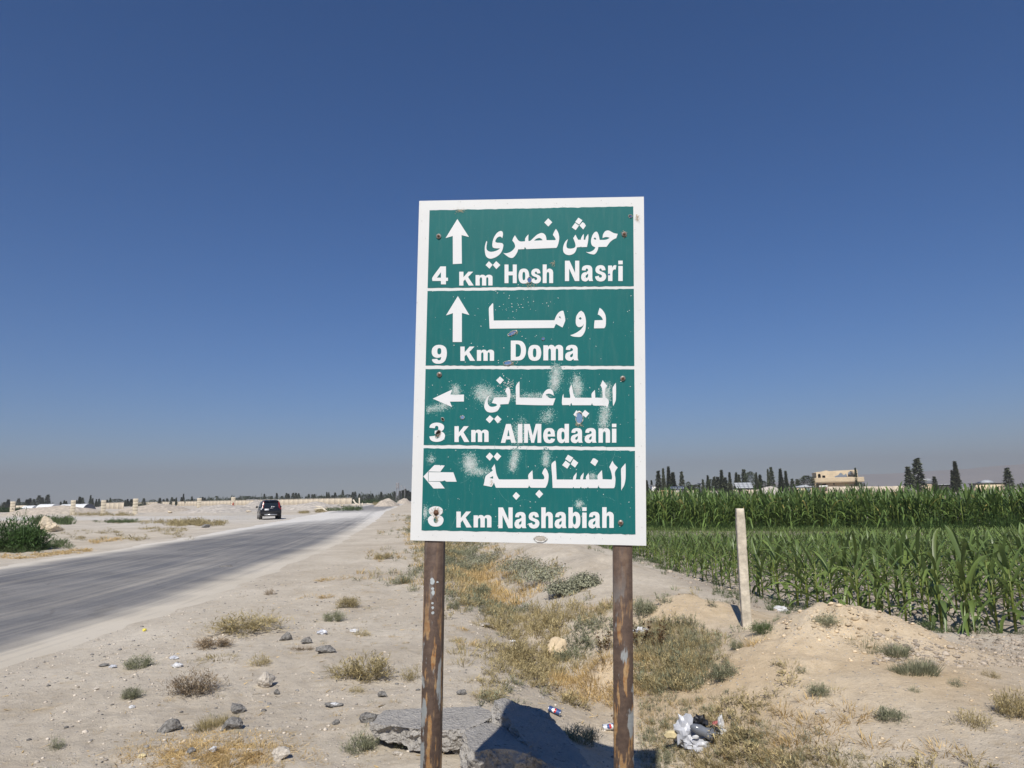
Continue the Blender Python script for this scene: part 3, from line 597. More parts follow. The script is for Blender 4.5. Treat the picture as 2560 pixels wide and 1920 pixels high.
# loose paint: stippled overspray, chips and scratches, all as thin flecks on the face
def flecks(name, pts, size, mat, z=.0042, elong=1.0, ang=None):
    n = len(pts); a = RNG.uniform(0, 6.28, n) if ang is None else ang + RNG.normal(0, .25, n); s = size * RNG.uniform(.5, 1.4, n); V = np.zeros((n, 4, 3))
    for k, (u, v) in enumerate(((-1, -1), (1, -.8), (.8, 1), (-.9, .8))):
        x = u * s * elong; y = v * s * RNG.uniform(.6, 1.2, n)
        V[:, k, 0] = pts[:, 0] + x * np.cos(a) - y * np.sin(a); V[:, k, 1] = pts[:, 1] + x * np.sin(a) + y * np.cos(a); V[:, k, 2] = RNG.uniform(0, .0003, n)
    o = on_board(name, mesh_np(name, V.reshape(-1, 3), np.arange(n * 4).reshape(n, 4)), mat, z); tag(o, kind='stuff'); return o
def cloud(segs):
    P = []
    for x0, y0, x1, y1, sx, sy, n in segs:
        t = RNG.random(n); X = x0 + (x1 - x0) * t + RNG.normal(0, sx, n); Y = y0 + (y1 - y0) * t + RNG.normal(0, sy, n); P += [bp(a, b) for a, b in zip(X, Y)]
    return np.array(P)
spray = cloud([(1205, 980, 1215, 990, 11, 9, 1500), (1225, 992, 1370, 990, 8, 4, 700), (1391, 920, 1388, 960, 6, 7, 1000), (1388, 945, 1383, 972, 5, 6, 500), (1440, 950, 1445, 985, 5.5, 8, 1200), (1519, 970, 1512, 1000, 6, 9, 600),
               (1514, 1020, 1508, 1065, 6, 8, 900), (1140, 972, 1138, 982, 5, 7, 450), (1070, 1025, 1118, 1012, 8, 4, 500), (1174, 1150, 1178, 1168, 8, 9, 1500), (1185, 1180, 1212, 1178, 9, 3.5, 380), (1290, 1130, 1280, 1172, 4, 5, 900),
               (1366, 1132, 1364, 1160, 3.5, 5, 450), (1300, 1058, 1296, 1105, 9, 9, 420), (1480, 1190, 1483, 1194, 4, 4, 160), (1448, 1258, 1450, 1264, 4, 4, 200), (1063, 1285, 1062, 1275, 3, 7, 260), (1078, 1145, 1080, 1150, 4, 5, 120), (1375, 1030, 1360, 1050, 7, 7, 260)])
ins = (spray[:, 0] > -.447) & (spray[:, 0] < .447) & (spray[:, 1] > .06) & (spray[:, 1] < 1.44)
M['fleck_haze'] = simple('fleck_haze', (.10, .27, .255), .8, .25, 50); M['fleck_mid'] = simple('fleck_mid', (.34, .47, .45), .8, .2, 50)
def _j(s, p): q = spray[ins]; q = q[RNG.random(len(q)) < p]; q = q + RNG.normal(0, s, q.shape); return q[(np.abs(q[:, 0]) < .445) & (q[:, 1] > .06)]
flecks('spray_paint', _j(.009, .8), .0017, M['fleck_haze'], .0028)
flecks('spray_paint', _j(.004, .8), .0012, M['fleck_mid'], .0032)
flecks('spray_paint', _j(.001, .55), .0007, M['fleck_white'], .0042)
chips = np.array([bp(*p) for p in np.column_stack([RNG.uniform(1070, 1580, 190), RNG.uniform(725, 1330, 190)])] + [bp(RNG.normal(1272, 14), RNG.normal(962, 10)) for _ in range(70)] + [bp(RNG.normal(1300, 40), RNG.normal(765, 18)) for _ in range(30)])
flecks('paint_chip', chips, .0011, M['fleck_white'], .0043, 1.6)
ws = np.column_stack([np.concatenate([RNG.uniform(1030, 1072, 60), RNG.uniform(1585, 1612, 60), RNG.uniform(1050, 1600, 90), RNG.uniform(1100, 1540, 50)]), np.concatenate([RNG.uniform(520, 1340, 120), RNG.choice([505, 512, 1335, 1345, 1338], 90) + RNG.uniform(-5, 5, 90), RNG.choice([690, 700, 885, 1085, 1300, 1295], 50) + RNG.uniform(-14, 14, 50)])])
flecks('dirt_spot', np.array([bp(*p) for p in ws[::2]]), .00075, M['fleck_dark'], .0046, 1.5)
rs = cloud([(1091, 1280, 1091, 1280, 6.5, 6.5, 420), (1091, 1290, 1092, 1304, 2, 4, 120), (1150, 527, 1150, 527, 6, 3, 160), (1593, 545, 1593, 545, 3, 4, 120), (1560, 586, 1560, 587, 4, 4, 120), (1228, 1203, 1230, 1212, 2, 4, 60), (1380, 662, 1384, 658, 3, 3, 70), (1323, 712, 1326, 714, 6, 3, 80), (1448, 1060, 1448, 1062, 6, 3, 90), (1270, 912, 1285, 906, 5, 2, 70), (1280, 840, 1290, 826, 6, 3, 80)])
flecks('rust_stain', rs[::2], .0011, M['fleck_tan'], .0045)
# faint rubbed scratches
S = []
for _ in range(46):
    x, y = RNG.uniform(1075, 1560), RNG.uniform(1010, 1330); a = RNG.uniform(0, 6.28); L = int(RNG.uniform(6, 36)); cv = RNG.normal(0, .05)
    for k in range(L):
        S.append(bp(x, y)); x += 1.6 * math.cos(a); y += 1.6 * math.sin(a); a += cv
        if not (1068 < x < 1575 and 930 < y < 1325): break
flecks('scratch', np.array(S), .0007, M['scratch'], .0029, 1.3)

# posts: rusty square tube with remains of pale blue-grey and ochre paint
def post_mat():
    m, t, b, o = new_mat('rusty_post')
    tc = N(t, 'ShaderNodeTexCoord'); v = tc.outputs['Object']
    f1, r1 = noise_fac(t, 30, 8, .7, .35, .65, vec=v); f2, r2 = noise_fac(t, 16, 7, .62, .525, .56, vec=v, stretch=(2.4, .30, 1)); f3, r3 = noise_fac(t, 10, 7, .6, .55, .585, vec=v, stretch=(1.7, .4, 1)); f4, r4 = noise_fac(t, 90, 4, .7, .3, .7, vec=v)
    sp = N(t, 'ShaderNodeSeparateXYZ'); t.links.new(v, sp.inputs[0])
    low = N(t, 'ShaderNodeMapRange'); low.inputs[1].default_value = -.15; low.inputs[2].default_value = -.45; low.inputs[3].default_value = .10; t.links.new(sp.outputs[1], low.inputs[0])
    base = mixc(t, f1, (.098, .068, .054), (.165, .115, .088)); base = mixc(t, f4, mixc(t, 1.0, base, (.8, .78, .78), 'MULTIPLY'), base)
    k1 = N(t, 'ShaderNodeMath', operation='MULTIPLY'); t.links.new(f2, k1.inputs[0]); t.links.new(low.outputs[0], k1.inputs[1])
    base = mixc(t, k1.outputs[0], base, mixc(t, f1, (.33, .15, .05), (.48, .33, .17)))
    k2 = N(t, 'ShaderNodeMath', operation='MULTIPLY'); t.links.new(f3, k2.inputs[0]); t.links.new(low.outputs[0], k2.inputs[1])
    base = mixc(t, k2.outputs[0], base, (.34, .36, .36))
    t.links.new(base, b.inputs['Base Color']); b.inputs['Roughness'].default_value = .62; b.inputs['Specular IOR Level'].default_value = .4
    ad = N(t, 'ShaderNodeMath', operation='ADD'); t.links.new(r1, ad.inputs[0]); t.links.new(r4, ad.inputs[1]); bump(t, b, ad.outputs[0], .35, .004)
    return m
M['rusty_post'] = post_mat()
def post(px_top, px_bot):
    a = np.array(bp(px_top, 560)); c = np.array(bp(px_bot, 1640)); d = (c - a) / (a[1] - c[1])
    x0 = a + d * (a[1] - (BH - .06)); x1 = a + d * (a[1] + 1.95)
    me = MB(); hw = .039
    V = []
    for (x, y) in ((x0[0], x0[1]), (x1[0], x1[1])):
        for (u, z) in ((-hw, -.005), (hw, -.005), (hw, -.085), (-hw, -.085)): V.append((x + u, y, z))
    me.add(V, [(0, 1, 2, 3), (7, 6, 5, 4), (0, 4, 5, 1), (1, 5, 6, 2), (2, 6, 7, 3), (3, 7, 4, 0)])
    m = bevel(weld(me.mesh('post')), .0035, 2)
    return on_board('post', m, M['rusty_post'], 0)
pl, pr = post(1097, 1078), post(1552, 1560)
# bare spots where old paint shows on the left post
def spot(x, y, rx, ry, mat, name='paint_spot', z=-.0038):
    on_board(name, poly_mesh(name, [ell(x, y, rx, ry, 0, 12, .18)], .0006), mat, z)
M['old_paint'] = simple('old_paint', (.42, .46, .47), .7, .15, 60)
for x, y, rx, ry in ((1080.5, 1453, 5.5, 7.5), (1081.5, 1471.5, 3.6, 3), (1082.5, 1481.5, 4, 6.5), (1081, 1508, 2.8, 2.8), (1081.5, 1519, 3.4, 3.6), (1082, 1532, 3.6, 3.6), (1093.5, 1455, 3, 2)): spot(x, y, rx, ry, M['old_paint'])
# ------------------------------------------------------------------ plants: builders
def blades(base, direc, length, width, droop, shade, nseg=2, rng=RNG):
    """thin leaves as numpy arrays: base (n,3), direc (n,3) unit start direction, droop = how far the tip bends down"""
    n = len(base); up = np.array([0, 0, 1.0])
    side = np.cross(direc, up) + rng.normal(0, .35, (n, 3)); side /= np.linalg.norm(side, axis=1)[:, None] + 1e-9
    V = []; 
    for s in range(nseg + 1):
        t = s / nseg; c = base + direc * (length * t)[:, None]; c[:, 2] -= droop * length * t * t
        if s < nseg:
            w_ = width * (1 - .55 * t) * .5; V.append(c - side * w_[:, None]); V.append(c + side * w_[:, None])
        else: V.append(c)
    k = 2 * nseg + 1; A = np.stack(V, 1).reshape(-1, 3); i = (np.arange(n) * k)[:, None]
    T = []
    for s in range(nseg - 1): T += [i + np.array([[2 * s, 2 * s + 1, 2 * s + 3]]), i + np.array([[2 * s, 2 * s + 3, 2 * s + 2]])]
    T.append(i + np.array([[2 * nseg - 2, 2 * nseg - 1, 2 * nseg]])); F = np.concatenate(T)
    return A, F, np.repeat(shade, k)
def unit(a): return a / (np.linalg.norm(a, axis=1)[:, None] + 1e-9)
def tuft_arr(n, rad, h, rng, lean=.6, width=.006, droop=.35):
    """a grass tuft"""
    a = rng.uniform(0, 6.283, n); r = rad * .45 * np.sqrt(rng.random(n)); base = np.stack([r * np.cos(a), r * np.sin(a), np.full(n, -.01)], -1)
    out = rng.uniform(.1, lean, n); d = unit(np.stack([np.cos(a) * out + rng.normal(0, .12, n), np.sin(a) * out + rng.normal(0, .12, n), np.ones(n)], -1))
    return blades(base, d, h * rng.uniform(.45, 1.1, n), width * rng.uniform(.6, 1.3, n), rng.uniform(.0, droop, n), rng.uniform(.55, 1.35, n), 2, rng)
def bush_arr(n, rad, h, rng, leaf=.05, width=.012, stems=26, hollow=.35):
    """a low bushy weed: fine stems with short leaves all along"""
    As, Fs, Ss = [], [], []; off = 0
    ns = max(8, stems); a = rng.uniform(0, 6.283, ns); el = rng.uniform(.15, 1.0, ns)
    tip = np.stack([np.cos(a) * rad * (1 - el * .65) * rng.uniform(.5, 1.05, ns), np.sin(a) * rad * (1 - el * .65) * rng.uniform(.5, 1.05, ns), h * (.25 + .75 * el) * rng.uniform(.6, 1.08, ns)], -1)
    b0 = np.stack([np.cos(a) * rad * .12, np.sin(a) * rad * .12, np.full(ns, -.02)], -1); ln = np.linalg.norm(tip - b0, axis=1)
    A, F, S_ = blades(b0, unit(tip - b0), ln, np.full(ns, width * .7), np.full(ns, .06), rng.uniform(.5, .9, ns), 2, rng); As.append(A); Fs.append(F); Ss.append(S_); off += len(A)
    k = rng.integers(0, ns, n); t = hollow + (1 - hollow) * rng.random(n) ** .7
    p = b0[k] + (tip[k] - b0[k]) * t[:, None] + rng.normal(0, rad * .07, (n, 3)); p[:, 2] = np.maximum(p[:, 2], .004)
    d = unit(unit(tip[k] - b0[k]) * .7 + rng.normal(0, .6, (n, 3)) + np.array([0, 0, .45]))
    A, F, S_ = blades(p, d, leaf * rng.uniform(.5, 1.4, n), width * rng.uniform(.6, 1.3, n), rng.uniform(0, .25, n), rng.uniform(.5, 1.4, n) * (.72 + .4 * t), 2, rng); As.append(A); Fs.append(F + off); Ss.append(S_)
    return np.concatenate(As), np.concatenate(Fs), np.concatenate(Ss)
def round_leaf_arr(n, rad, h, rng, leaf=.05):
    """low shrub of small roundish felted leaves"""
    u = unit(rng.normal(0, 1, (n, 3))); u[:, 2] = np.abs(u[:, 2]); r = rng.random(n) ** .35
    p = u * np.array([rad, rad, h]) * r[:, None] * (1 + .15 * rng.normal(0, 1, (n, 1)))
    nrm = unit(u + rng.normal(0, .55, (n, 3)) + np.array([0, 0, .5])); a = unit(np.cross(nrm, rng.normal(0, 1, (n, 3)))); b = np.cross(nrm, a)
    s = leaf * rng.uniform(.45, 1.2, n)[:, None]; V = np.stack([p - a * s, p - b * s * .6 + a * s * .1, p + a * s, p + b * s * .6 + a * s * .1], 1).reshape(-1, 3)
    i = (np.arange(n) * 4)[:, None]; F = np.concatenate([i + np.array([[0, 1, 2]]), i + np.array([[0, 2, 3]])])
    return V, F, np.repeat(rng.uniform(.55, 1.35, n), 4)
def merge(parts):
    A, F, S_ = [], [], []; o = 0
    for a, f, s in parts: A.append(a); F.append(f + o); S_.append(s); o += len(a)
    return np.concatenate(A), np.concatenate(F), np.concatenate(S_)
def xform(arr, loc, rz=0.0, sc=1.0, shade=1.0):
    a, f, s = arr; c, q = math.cos(rz), math.sin(rz); sc = np.asarray(sc) * np.ones(3)
    b = a * sc; b = np.stack([b[:, 0] * c - b[:, 1] * q, b[:, 0] * q + b[:, 1] * c, b[:, 2]], -1) + np.asarray(loc); return b, f, s * shade
def rgb(s): return s if s.ndim == 2 else np.repeat(s[:, None], 3, 1)
def arr_mesh(name, arr): return mesh_np(name, arr[0], arr[1], col=arr[2])

M['straw'] = leafy('dry_straw', (.62, .455, .215), .25)
M['dry_olive'] = leafy('dry_olive', (.43, .355, .185), .25)
M['grey_green'] = leafy('grey_green_leaf', (.265, .27, .17), .22)
M['fresh_green'] = leafy('fresh_weed', (.120, .165, .065), .28)
M['brown_dry'] = leafy('brown_dry', (.285, .215, .135), .15)
M['felt_leaf'] = leafy('felt_leaf', (.27, .272, .185), .15)
M['thistle'] = leafy('thistle_brown', (.13, .075, .035), .1)
M['maize'] = leafy('maize_leaf', (.142, .205, .060), .36, .40, .5)
M['maize_tall'] = leafy('tall_maize_leaf', (.132, .205, .060), .38, .45, .4)
M['dark_weed'] = leafy('dark_weed', (.050, .092, .025), .3)
M['conifer'] = leafy('conifer', (.105, .120, .074), .08, .8, .1)
M['broad'] = leafy('broadleaf', (.080, .100, .050), .2, .7, .15)
M['reed'] = leafy('reed_leaf', (.088, .160, .046), .25, .45, .4)
M['bark'] = simple('bark', (.16, .12, .085), .9, .35, 12, .6, .02)
g0 = np.random.default_rng(3)
VAR = {}
def variants(key, fn, n=4): VAR[key] = [arr_mesh('plant', fn(np.random.default_rng(100 + k * 7 + len(key)))) for k in range(n)]
# unit plants: radius 1, scaled per place
variants('bush', lambda r: bush_arr(1900, 1.0, .62, r, .13, .020, 60))
variants('brush', lambda r: bush_arr(1700, 1.0, .85, r, .15, .016, 90, .15))
variants('sparse', lambda r: bush_arr(700, 1.0, .5, r, .15, .018, 34, .15))
variants('tuft', lambda r: merge([xform(tuft_arr(240, .9, .62, r, 1.2, .022), (r.normal(0, .42), r.normal(0, .38), 0), 0, r.uniform(.6, 1.1)) for _ in range(5)]))
variants('flat', lambda r: merge([xform(tuft_arr(170, .9, .4, r, 2.6, .024, .8), (r.normal(0, .5), r.normal(0, .45), 0), 0, r.uniform(.6, 1.1)) for _ in range(5)]))
# ------------------------------------------------------------------ single weeds on the verge: (x0, x1, y_base, height_px, kind, material, label)
WEEDS = [
 (508, 716, 1583, 52, 'brush', 'dry_olive', 'widest olive brown weed clump on the left verge beside the asphalt'),
 (481, 582, 1620, 28, 'bush', 'brown_dry', 'low brown grey weed just below the widest clump on the verge'),
 (311, 383, 1674, 36, 'bush', 'grey_green', 'grey green weed nearest the asphalt, left of the silver wrapper'),
 (410, 558, 1738, 62, 'brush', 'brown_dry', 'rounded brown dried bush on the left verge'),
 (303, 357, 1750, 36, 'bush', 'grey_green', 'small fresh green weed left of the rounded brown bush'),
 (431, 565, 1657, 22, 'flat', 'dry_olive', 'flat dry grass patch above the rounded brown bush'),
 (616, 682, 1665, 30, 'sparse', 'dry_olive', 'thin dry weed above the pale wedge stone'),
 (831, 990, 1700, 62, 'bush', 'dry_olive', 'spreading grey olive weed left of the left sign post'),
 (805, 866, 1556, 30, 'bush', 'grey_green', 'compact blue green weed, upper left of the white bag scrap'),
 (841, 905, 1522, 34, 'bush', 'dry_olive', 'olive weed right behind the compact blue green one'),
 (808, 882, 1450, 16, 'flat', 'straw', 'pale straw tuft far up the verge near the road'),
 (980, 1034, 1462, 26, 'bush', 'grey_green', 'dark green weed just left of the left sign post, far up'),
 (658, 692, 1489, 18, 'sparse', 'brown_dry', 'tiny brown weed close to the far asphalt edge'),
 (496, 577, 1818, 46, 'tuft', 'dry_olive', 'dry olive tuft between the dark lumps of asphalt'),
 (113, 165, 1876, 34, 'sparse', 'grey_green', 'lone small weed in the lower left corner'),
 (860, 945, 1878, 46, 'bush', 'grey_green', 'green weed in front of the flat concrete slab'),
 (975, 1052, 1868, 30, 'sparse', 'grey_green', 'thin weed under the front edge of the flat slab'),
 (995, 1062, 1702, 36, 'sparse', 'dry_olive', 'thin dry weed touching the left sign post'),
 (865, 916, 1733, 20, 'sparse', 'dry_olive', 'sparse low weed below the spreading olive weed'),
 (712, 764, 1626, 20, 'flat', 'brown_dry', 'brown dry patch between the dark stones'),
 (1160, 1234, 1496, 36, 'bush', 'grey_green', 'dark grey green weed right of the left post under the board'),
 (1116, 1153, 1524, 24, 'bush', 'grey_green', 'small round weed beside the left post under the board'),
 (1120, 1172, 1572, 20, 'flat', 'straw', 'yellow straw tuft right of the left post'),
 (1118, 1165, 1608, 18, 'sparse', 'dry_olive', 'sparse weed below the yellow straw tuft'),
 (1228, 1345, 1655, 50, 'bush', 'dry_olive', 'olive weed left of the rounded sand lump under the sign'),
 (1176, 1280, 1752, 42, 'brush', 'dry_olive', 'dry grass clump behind the flat concrete slab'),
 (1400, 1500, 1862, 50, 'bush', 'grey_green', 'dark weed in the shade of the sign'),
 (1754, 1815, 1592, 20, 'sparse', 'dry_olive', 'dry weed left of the pitted concrete post'),
 (1822, 1860, 1625, 28, 'bush', 'grey_green', 'small green weed below the pitted concrete post'),
 (1766, 1845, 1703, 52, 'bush', 'grey_green', 'double green weed on the left slope of the sand mound'),
 (1874, 1937, 1586, 36, 'bush', 'fresh_green', 'bright green weed at the foot of the pitted concrete post'),
 (2034, 2104, 1588, 36, 'brush', 'grey_green', 'wiry weed on top of the big sand mound'),
 (2160, 2250, 1636, 46, 'tuft', 'grey_green', 'grassy green tuft right of the sand mound crest'),
 (2258, 2348, 1690, 60, 'tuft', 'grey_green', 'long grassy tuft on the right slope of the mound'),
 (2018, 2077, 1741, 36, 'bush', 'grey_green', 'round green weed in the middle of the bare sand'),
 (1988, 2020, 1682, 20, 'sparse', 'grey_green', 'tiny weed on the face of the sand mound'),
 (2186, 2267, 1803, 36, 'bush', 'grey_green', 'leaning green weed low on the bare right slope'),
 (2376, 2484, 1818, 44, 'sparse', 'dry_olive', 'straggling dry weed on the bare lower right ground'),
 (2488, 2580, 1800, 76, 'bush', 'dry_olive', 'olive weed cut by the right picture edge'),
 (2370, 2410, 1716, 24, 'sparse', 'grey_green', 'small thin weed above the straggling dry one'),
 (1926, 1990, 1561, 18, 'bush', 'grey_green', 'flat green weed between the post and the mound'),
 (1578, 1644, 1540, 46, 'bush', 'grey_green', 'grey green bush right behind the right sign post'),
 (2450, 2500, 1694, 20, 'sparse', 'dry_olive', 'dry weed near the cloddy soil at right'),
 (2270, 2302, 1730, 18, 'sparse', 'grey_green', 'tiny green sprig on the bare right slope'),
 (640, 700, 1558, 14, 'sparse', 'dry_olive', 'scrap of dry weed behind the widest clump'),
 (770, 830, 1492, 14, 'flat', 'straw', 'thin straw patch left of the olive weed, far up'),
 (880, 930, 1590, 18, 'sparse', 'dry_olive', 'dry sprig beside the white bag scrap'),
 (930, 985, 1400, 20, 'bush', 'dry_olive', 'dry weed far up the verge near the ditch grass'),
]
for k, (x0, x1, yb, hp, kind, mt, lab) in enumerate(WEEDS):
    c = at((x0 + x1) / 2, yb - hp * .12); d = c[1]; rw = (x1 - x0) / 2 * d / FPX * 1.5; hh = hp * d / FPX * .88
    zf = {'bush': .62, 'brush': .85, 'sparse': .5, 'tuft': .62, 'flat': .4}[kind]
    vs = VAR[kind]; me = vs[k % len(vs)]; key = (kind, k % len(vs), mt)
    if key not in VAR: m2 = me.copy(); m2.materials.append(M[mt]); VAR[key] = m2
    o = obj('weed', VAR[key], None, None, (c[0], c[1], c[2] - .015), (0, 0, k * 1.7), (rw, rw * .9, hh / zf))
    tag(o, lab, 'weed', 'weeds on the bare verge')

# ------------------------------------------------------------------ ditch grass, straw, field weeds (uncountable)
def scatter_stuff(name, label, mat, spots, makers, rng):
    protos = [[mk(np.random.default_rng(500 + 13 * i + j)) for j in range(5)] for i, mk in enumerate(makers)]
    light = [[tuft_arr(18, 1, 1, np.random.default_rng(700 + j), .9, .06) for j in range(5)], [bush_arr(56, 1, 1, np.random.default_rng(720 + j), .26, .06, 8) for j in range(5)]]
    parts = []
    for (p, r, hs, kind, sh) in spots: parts.append(xform((light if p[1] > 12 and len(makers) == 2 else protos)[kind][rng.integers(5)], (p[0], p[1], p[2] - .01), rng.uniform(0, 6.28), (r, r, hs), sh))
    o = obj(name, arr_mesh(name, merge(parts)), mat); tag(o, label, None, None, 'stuff'); return o
gg = np.random.default_rng(11)
mk_t = lambda r: tuft_arr(38, 1, 1, r, 1.1, .034); mk_b = lambda r: bush_arr(92, 1, 1, r, .24, .046, 10)
S1, S2, S3, S4 = [], [], [], []
for _ in range(5200):
    y = 3.6 + 62 * gg.random() ** 2.0; u = gg.normal(0, .62); x = xd(y) + u * (1 + .01 * y) + (.10 if y < 12 else -.25)
    if abs(u) > 1.35: continue
    if fbm(x, y, .8, 2, 31) < -.25 and y < 14: continue
    if y < 5.6 and x < .75: continue
    p = (x, y, hq(x, y)); s = gg.uniform(.6, 1.25); sz = .10 + .0035 * y; hf = .5 + .5 * float(sstep(y, 6, 11))
    n1 = float(fbm(x, y, .7, 2, 33))
    if n1 > (.14 if y > 7 else .34): S1.append((p, sz * 1.3 * s, .20 * s * hf, 0, gg.uniform(.8, 1.2)))
    elif n1 > -.2: S2.append((p, sz * 1.35 * s, .20 * s * hf, gg.integers(2), gg.uniform(.75, 1.2)))
    else: S3.append((p, sz * 1.3 * s, .18 * s * hf, 1, gg.uniform(.7, 1.2)))
# lower right: dry grass belt beside the litter
for _ in range(1000):
    px, py = gg.uniform(1600, 2150), gg.uniform(1720, 1925)
    if (px - 1600) / 520 > (py - 1690) / 230 * 1.05 + .12 * gg.normal(): continue
    p = at(px, py); s = gg.uniform(.6, 1.2); k = gg.random()
    (S1 if k < .15 else S2 if k < .62 else S3).append((p, .08 * s, .075 * s, 0 if k < .8 else 1, gg.uniform(.75, 1.2)))
for _ in range(600):
    px, py = gg.uniform(1590, 1800), gg.uniform(1560, 1730)
    if (px - 1590) / 210 + (abs(py - 1640) / 110) * .45 > 1.0 + .1 * gg.normal(): continue
    p = at(px, py); s = gg.uniform(.7, 1.3); (S2 if gg.random() < .55 else S3).append((p, .10 * s, .13 * s, gg.integers(2), gg.uniform(.75, 1.2)))
# verge left of the ditch, far away
for _ in range(500):
    y = 14 + 60 * gg.random() ** 1.4; x = xd(y) - gg.uniform(.6, 2.4) * (1 + .012 * y)
    if x < xr(y) + 1.2: continue
    if fbm(x, y, .5, 2, 35) < .05: continue
    p = (x, y, hq(x, y)); s = gg.uniform(.6, 1.2); (S1, S2, S3)[gg.integers(3)].append((p, .18 * s, .16 * s, gg.integers(2), gg.uniform(.8, 1.2)))
# bank between ditch and field
for _ in range(300):
    y = 8 + 28 * gg.random() ** 1.3; x = xd(y) + gg.uniform(1.0, 3.6)
    if x > xf(y) + .2 or fbm(x, y, .9, 2, 36) < .18: continue
    p = (x, y, hq(x, y)); s = gg.uniform(.5, 1.1); (S2, S3, S3)[gg.integers(3)].append((p, .14 * s, .14 * s, 1, gg.uniform(.8, 1.2)))
# tiny dry tufts all over the verge
for _ in range(900):
    y = 4 + 14 * gg.random() ** 1.5; x = gg.uniform(xr(y) + 2.6, xd(y) - .3)
    if x / y < -.75 or fbm(x, y, .6, 3, 37) < .02: continue
    p = (x, y, hq(x, y)); s = gg.uniform(.4, 1.1); (S1, S1, S2, S3)[gg.integers(4)].append((p, .07 * s, .05 * s, 0, gg.uniform(.75, 1.2)))
scatter_stuff('straw_grass', 'yellow dried grass filling the ditch behind the sign', M['straw'], S1, [mk_t, mk_b], gg)
scatter_stuff('olive_grass', 'olive half dry grass filling the ditch behind the sign', M['dry_olive'], S2, [mk_t, mk_b], gg)
scatter_stuff('grey_green_weeds', 'grey green weeds along the ditch and its banks', M['grey_green'], S3, [mk_t, mk_b], gg)
# felted grey shrubs in the ditch under the board
FELT = [(1215, 1395, 130, .30, 'upper left felted grey shrub in the ditch under the board'), (1305, 1412, 140, .32, 'middle felted grey shrub in the ditch under the board'), (1362, 1435, 165, .30, 'largest felted grey shrub in the ditch under the board'), (1410, 1470, 90, .22, 'lower right felted grey shrub in the ditch under the board'), (1462, 1452, 80, .22, 'felted grey shrub in the ditch nearest the right post')]
for k, (x, y, wp, h, lab) in enumerate(FELT):
    c = at(x, y + 14); r = wp / 2 * c[1] / FPX
    me = arr_mesh('felt_shrub', round_leaf_arr(3200, r, h * .95, np.random.default_rng(40 + k), .021)); tag(obj('felted_shrub', me, M['felt_leaf'], None, (c[0], c[1], c[2] + .02)), lab, 'shrub', 'felted grey shrubs in the ditch')
# dried thistles behind the right post
def thistle_arr(r):
    n = 14; a = r.uniform(0, 6.28, n); d = unit(np.stack([np.cos(a) * .5, np.sin(a) * .5, np.ones(n)], -1)); L = r.uniform(.16, .34, n)
    parts = [blades(np.stack([np.cos(a) * .04, np.sin(a) * .04, np.zeros(n)], -1), d, L, np.full(n, .006), np.full(n, .05), np.full(n, 1.1), 2, r)]
    for k in range(n):
        for t in (.55, .8, 1.0):
            m = 16; parts.append(blades(np.tile(d[k] * L[k] * t, (m, 1)), unit(r.normal(0, 1, (m, 3))), r.uniform(.012, .03, m), np.full(m, .008), np.zeros(m), r.uniform(.5, 1.5, m), 2, r))
    return merge(parts)
for k, (x, y, s, lab) in enumerate(((1600, 1622, 1.0, 'dried brown thistle against the right post'), (1645, 1618, .9, 'dried brown thistle by the white bag behind the right post'), (1510, 1632, .9, 'dried brown thistle left of the right post'), (1555, 1840, .7, 'small dried brown thistle beside the shaded ground'))):
    c = at(x, y); tag(obj('dried_thistle', arr_mesh('dried_thistle', thistle_arr(np.random.default_rng(60 + k))), M['thistle'], None, c, (0, 0, k), s), lab, 'thistle', 'dried thistles behind the sign')
# flattened straw in the lower left
st = []
for _ in range(1500):
    px, py = gg.normal(540, 105), gg.normal(1888, 28)
    if not (300 < px < 800 and 1815 < py < 1990): continue
    st.append((at(px, py), .085 * gg.uniform(.5, 1.3), .050 * gg.uniform(.5, 1.3), 0, gg.uniform(.7, 1.25)))
for _ in range(900):
    px, py = gg.uniform(300, 1040), gg.uniform(1480, 1910)
    if fbm(px * .01, py * .02, 1.0, 2, 41) < .05: continue
    st.append((at(px, py), .06 * gg.uniform(.5, 1.3), .025 * gg.uniform(.5, 1.3), 0, gg.uniform(.7, 1.2)))
for (x0, x1, yb, hp, kind, mt, lab) in WEEDS[:20]:
    for _ in range(int((x1 - x0) * .45)): st.append((at(gg.normal((x0 + x1) / 2, (x1 - x0) * .42), gg.normal(yb + 2, 9)), .06 * gg.uniform(.5, 1.3), .022 * gg.uniform(.5, 1.3), 0, gg.uniform(.7, 1.2)))
scatter_stuff('flattened_straw', 'trampled yellow straw in the foreground left of the slabs', M['straw'], st, [lambda r: tuft_arr(26, 1, 1, r, 3.0, .055, .9)], gg)

# dry sticks and slivers lying on the verge
sv = []
for _ in range(900):
    y = 4 + 11 * gg.random() ** 1.6; x = gg.uniform(xr(y) + 1.2, xd(y) + .2)
    if x / y < -.78: continue
    sv.append((x, y, hq(x, y) + .006))
sv = np.array(sv); n_ = len(sv); a_ = gg.uniform(0, 6.28, n_)
o = obj('dry_slivers', arr_mesh('dry_slivers', blades(sv, unit(np.stack([np.cos(a_), np.sin(a_), gg.uniform(-.05, .15, n_)], -1)), gg.uniform(.02, .11, n_), gg.uniform(.003, .012, n_), np.zeros(n_), gg.choice([.35, .8, 1.1, 1.3], n_), 2, gg)), M['straw']); tag(o, 'dry sticks and slivers strewn over the verge', kind='stuff')

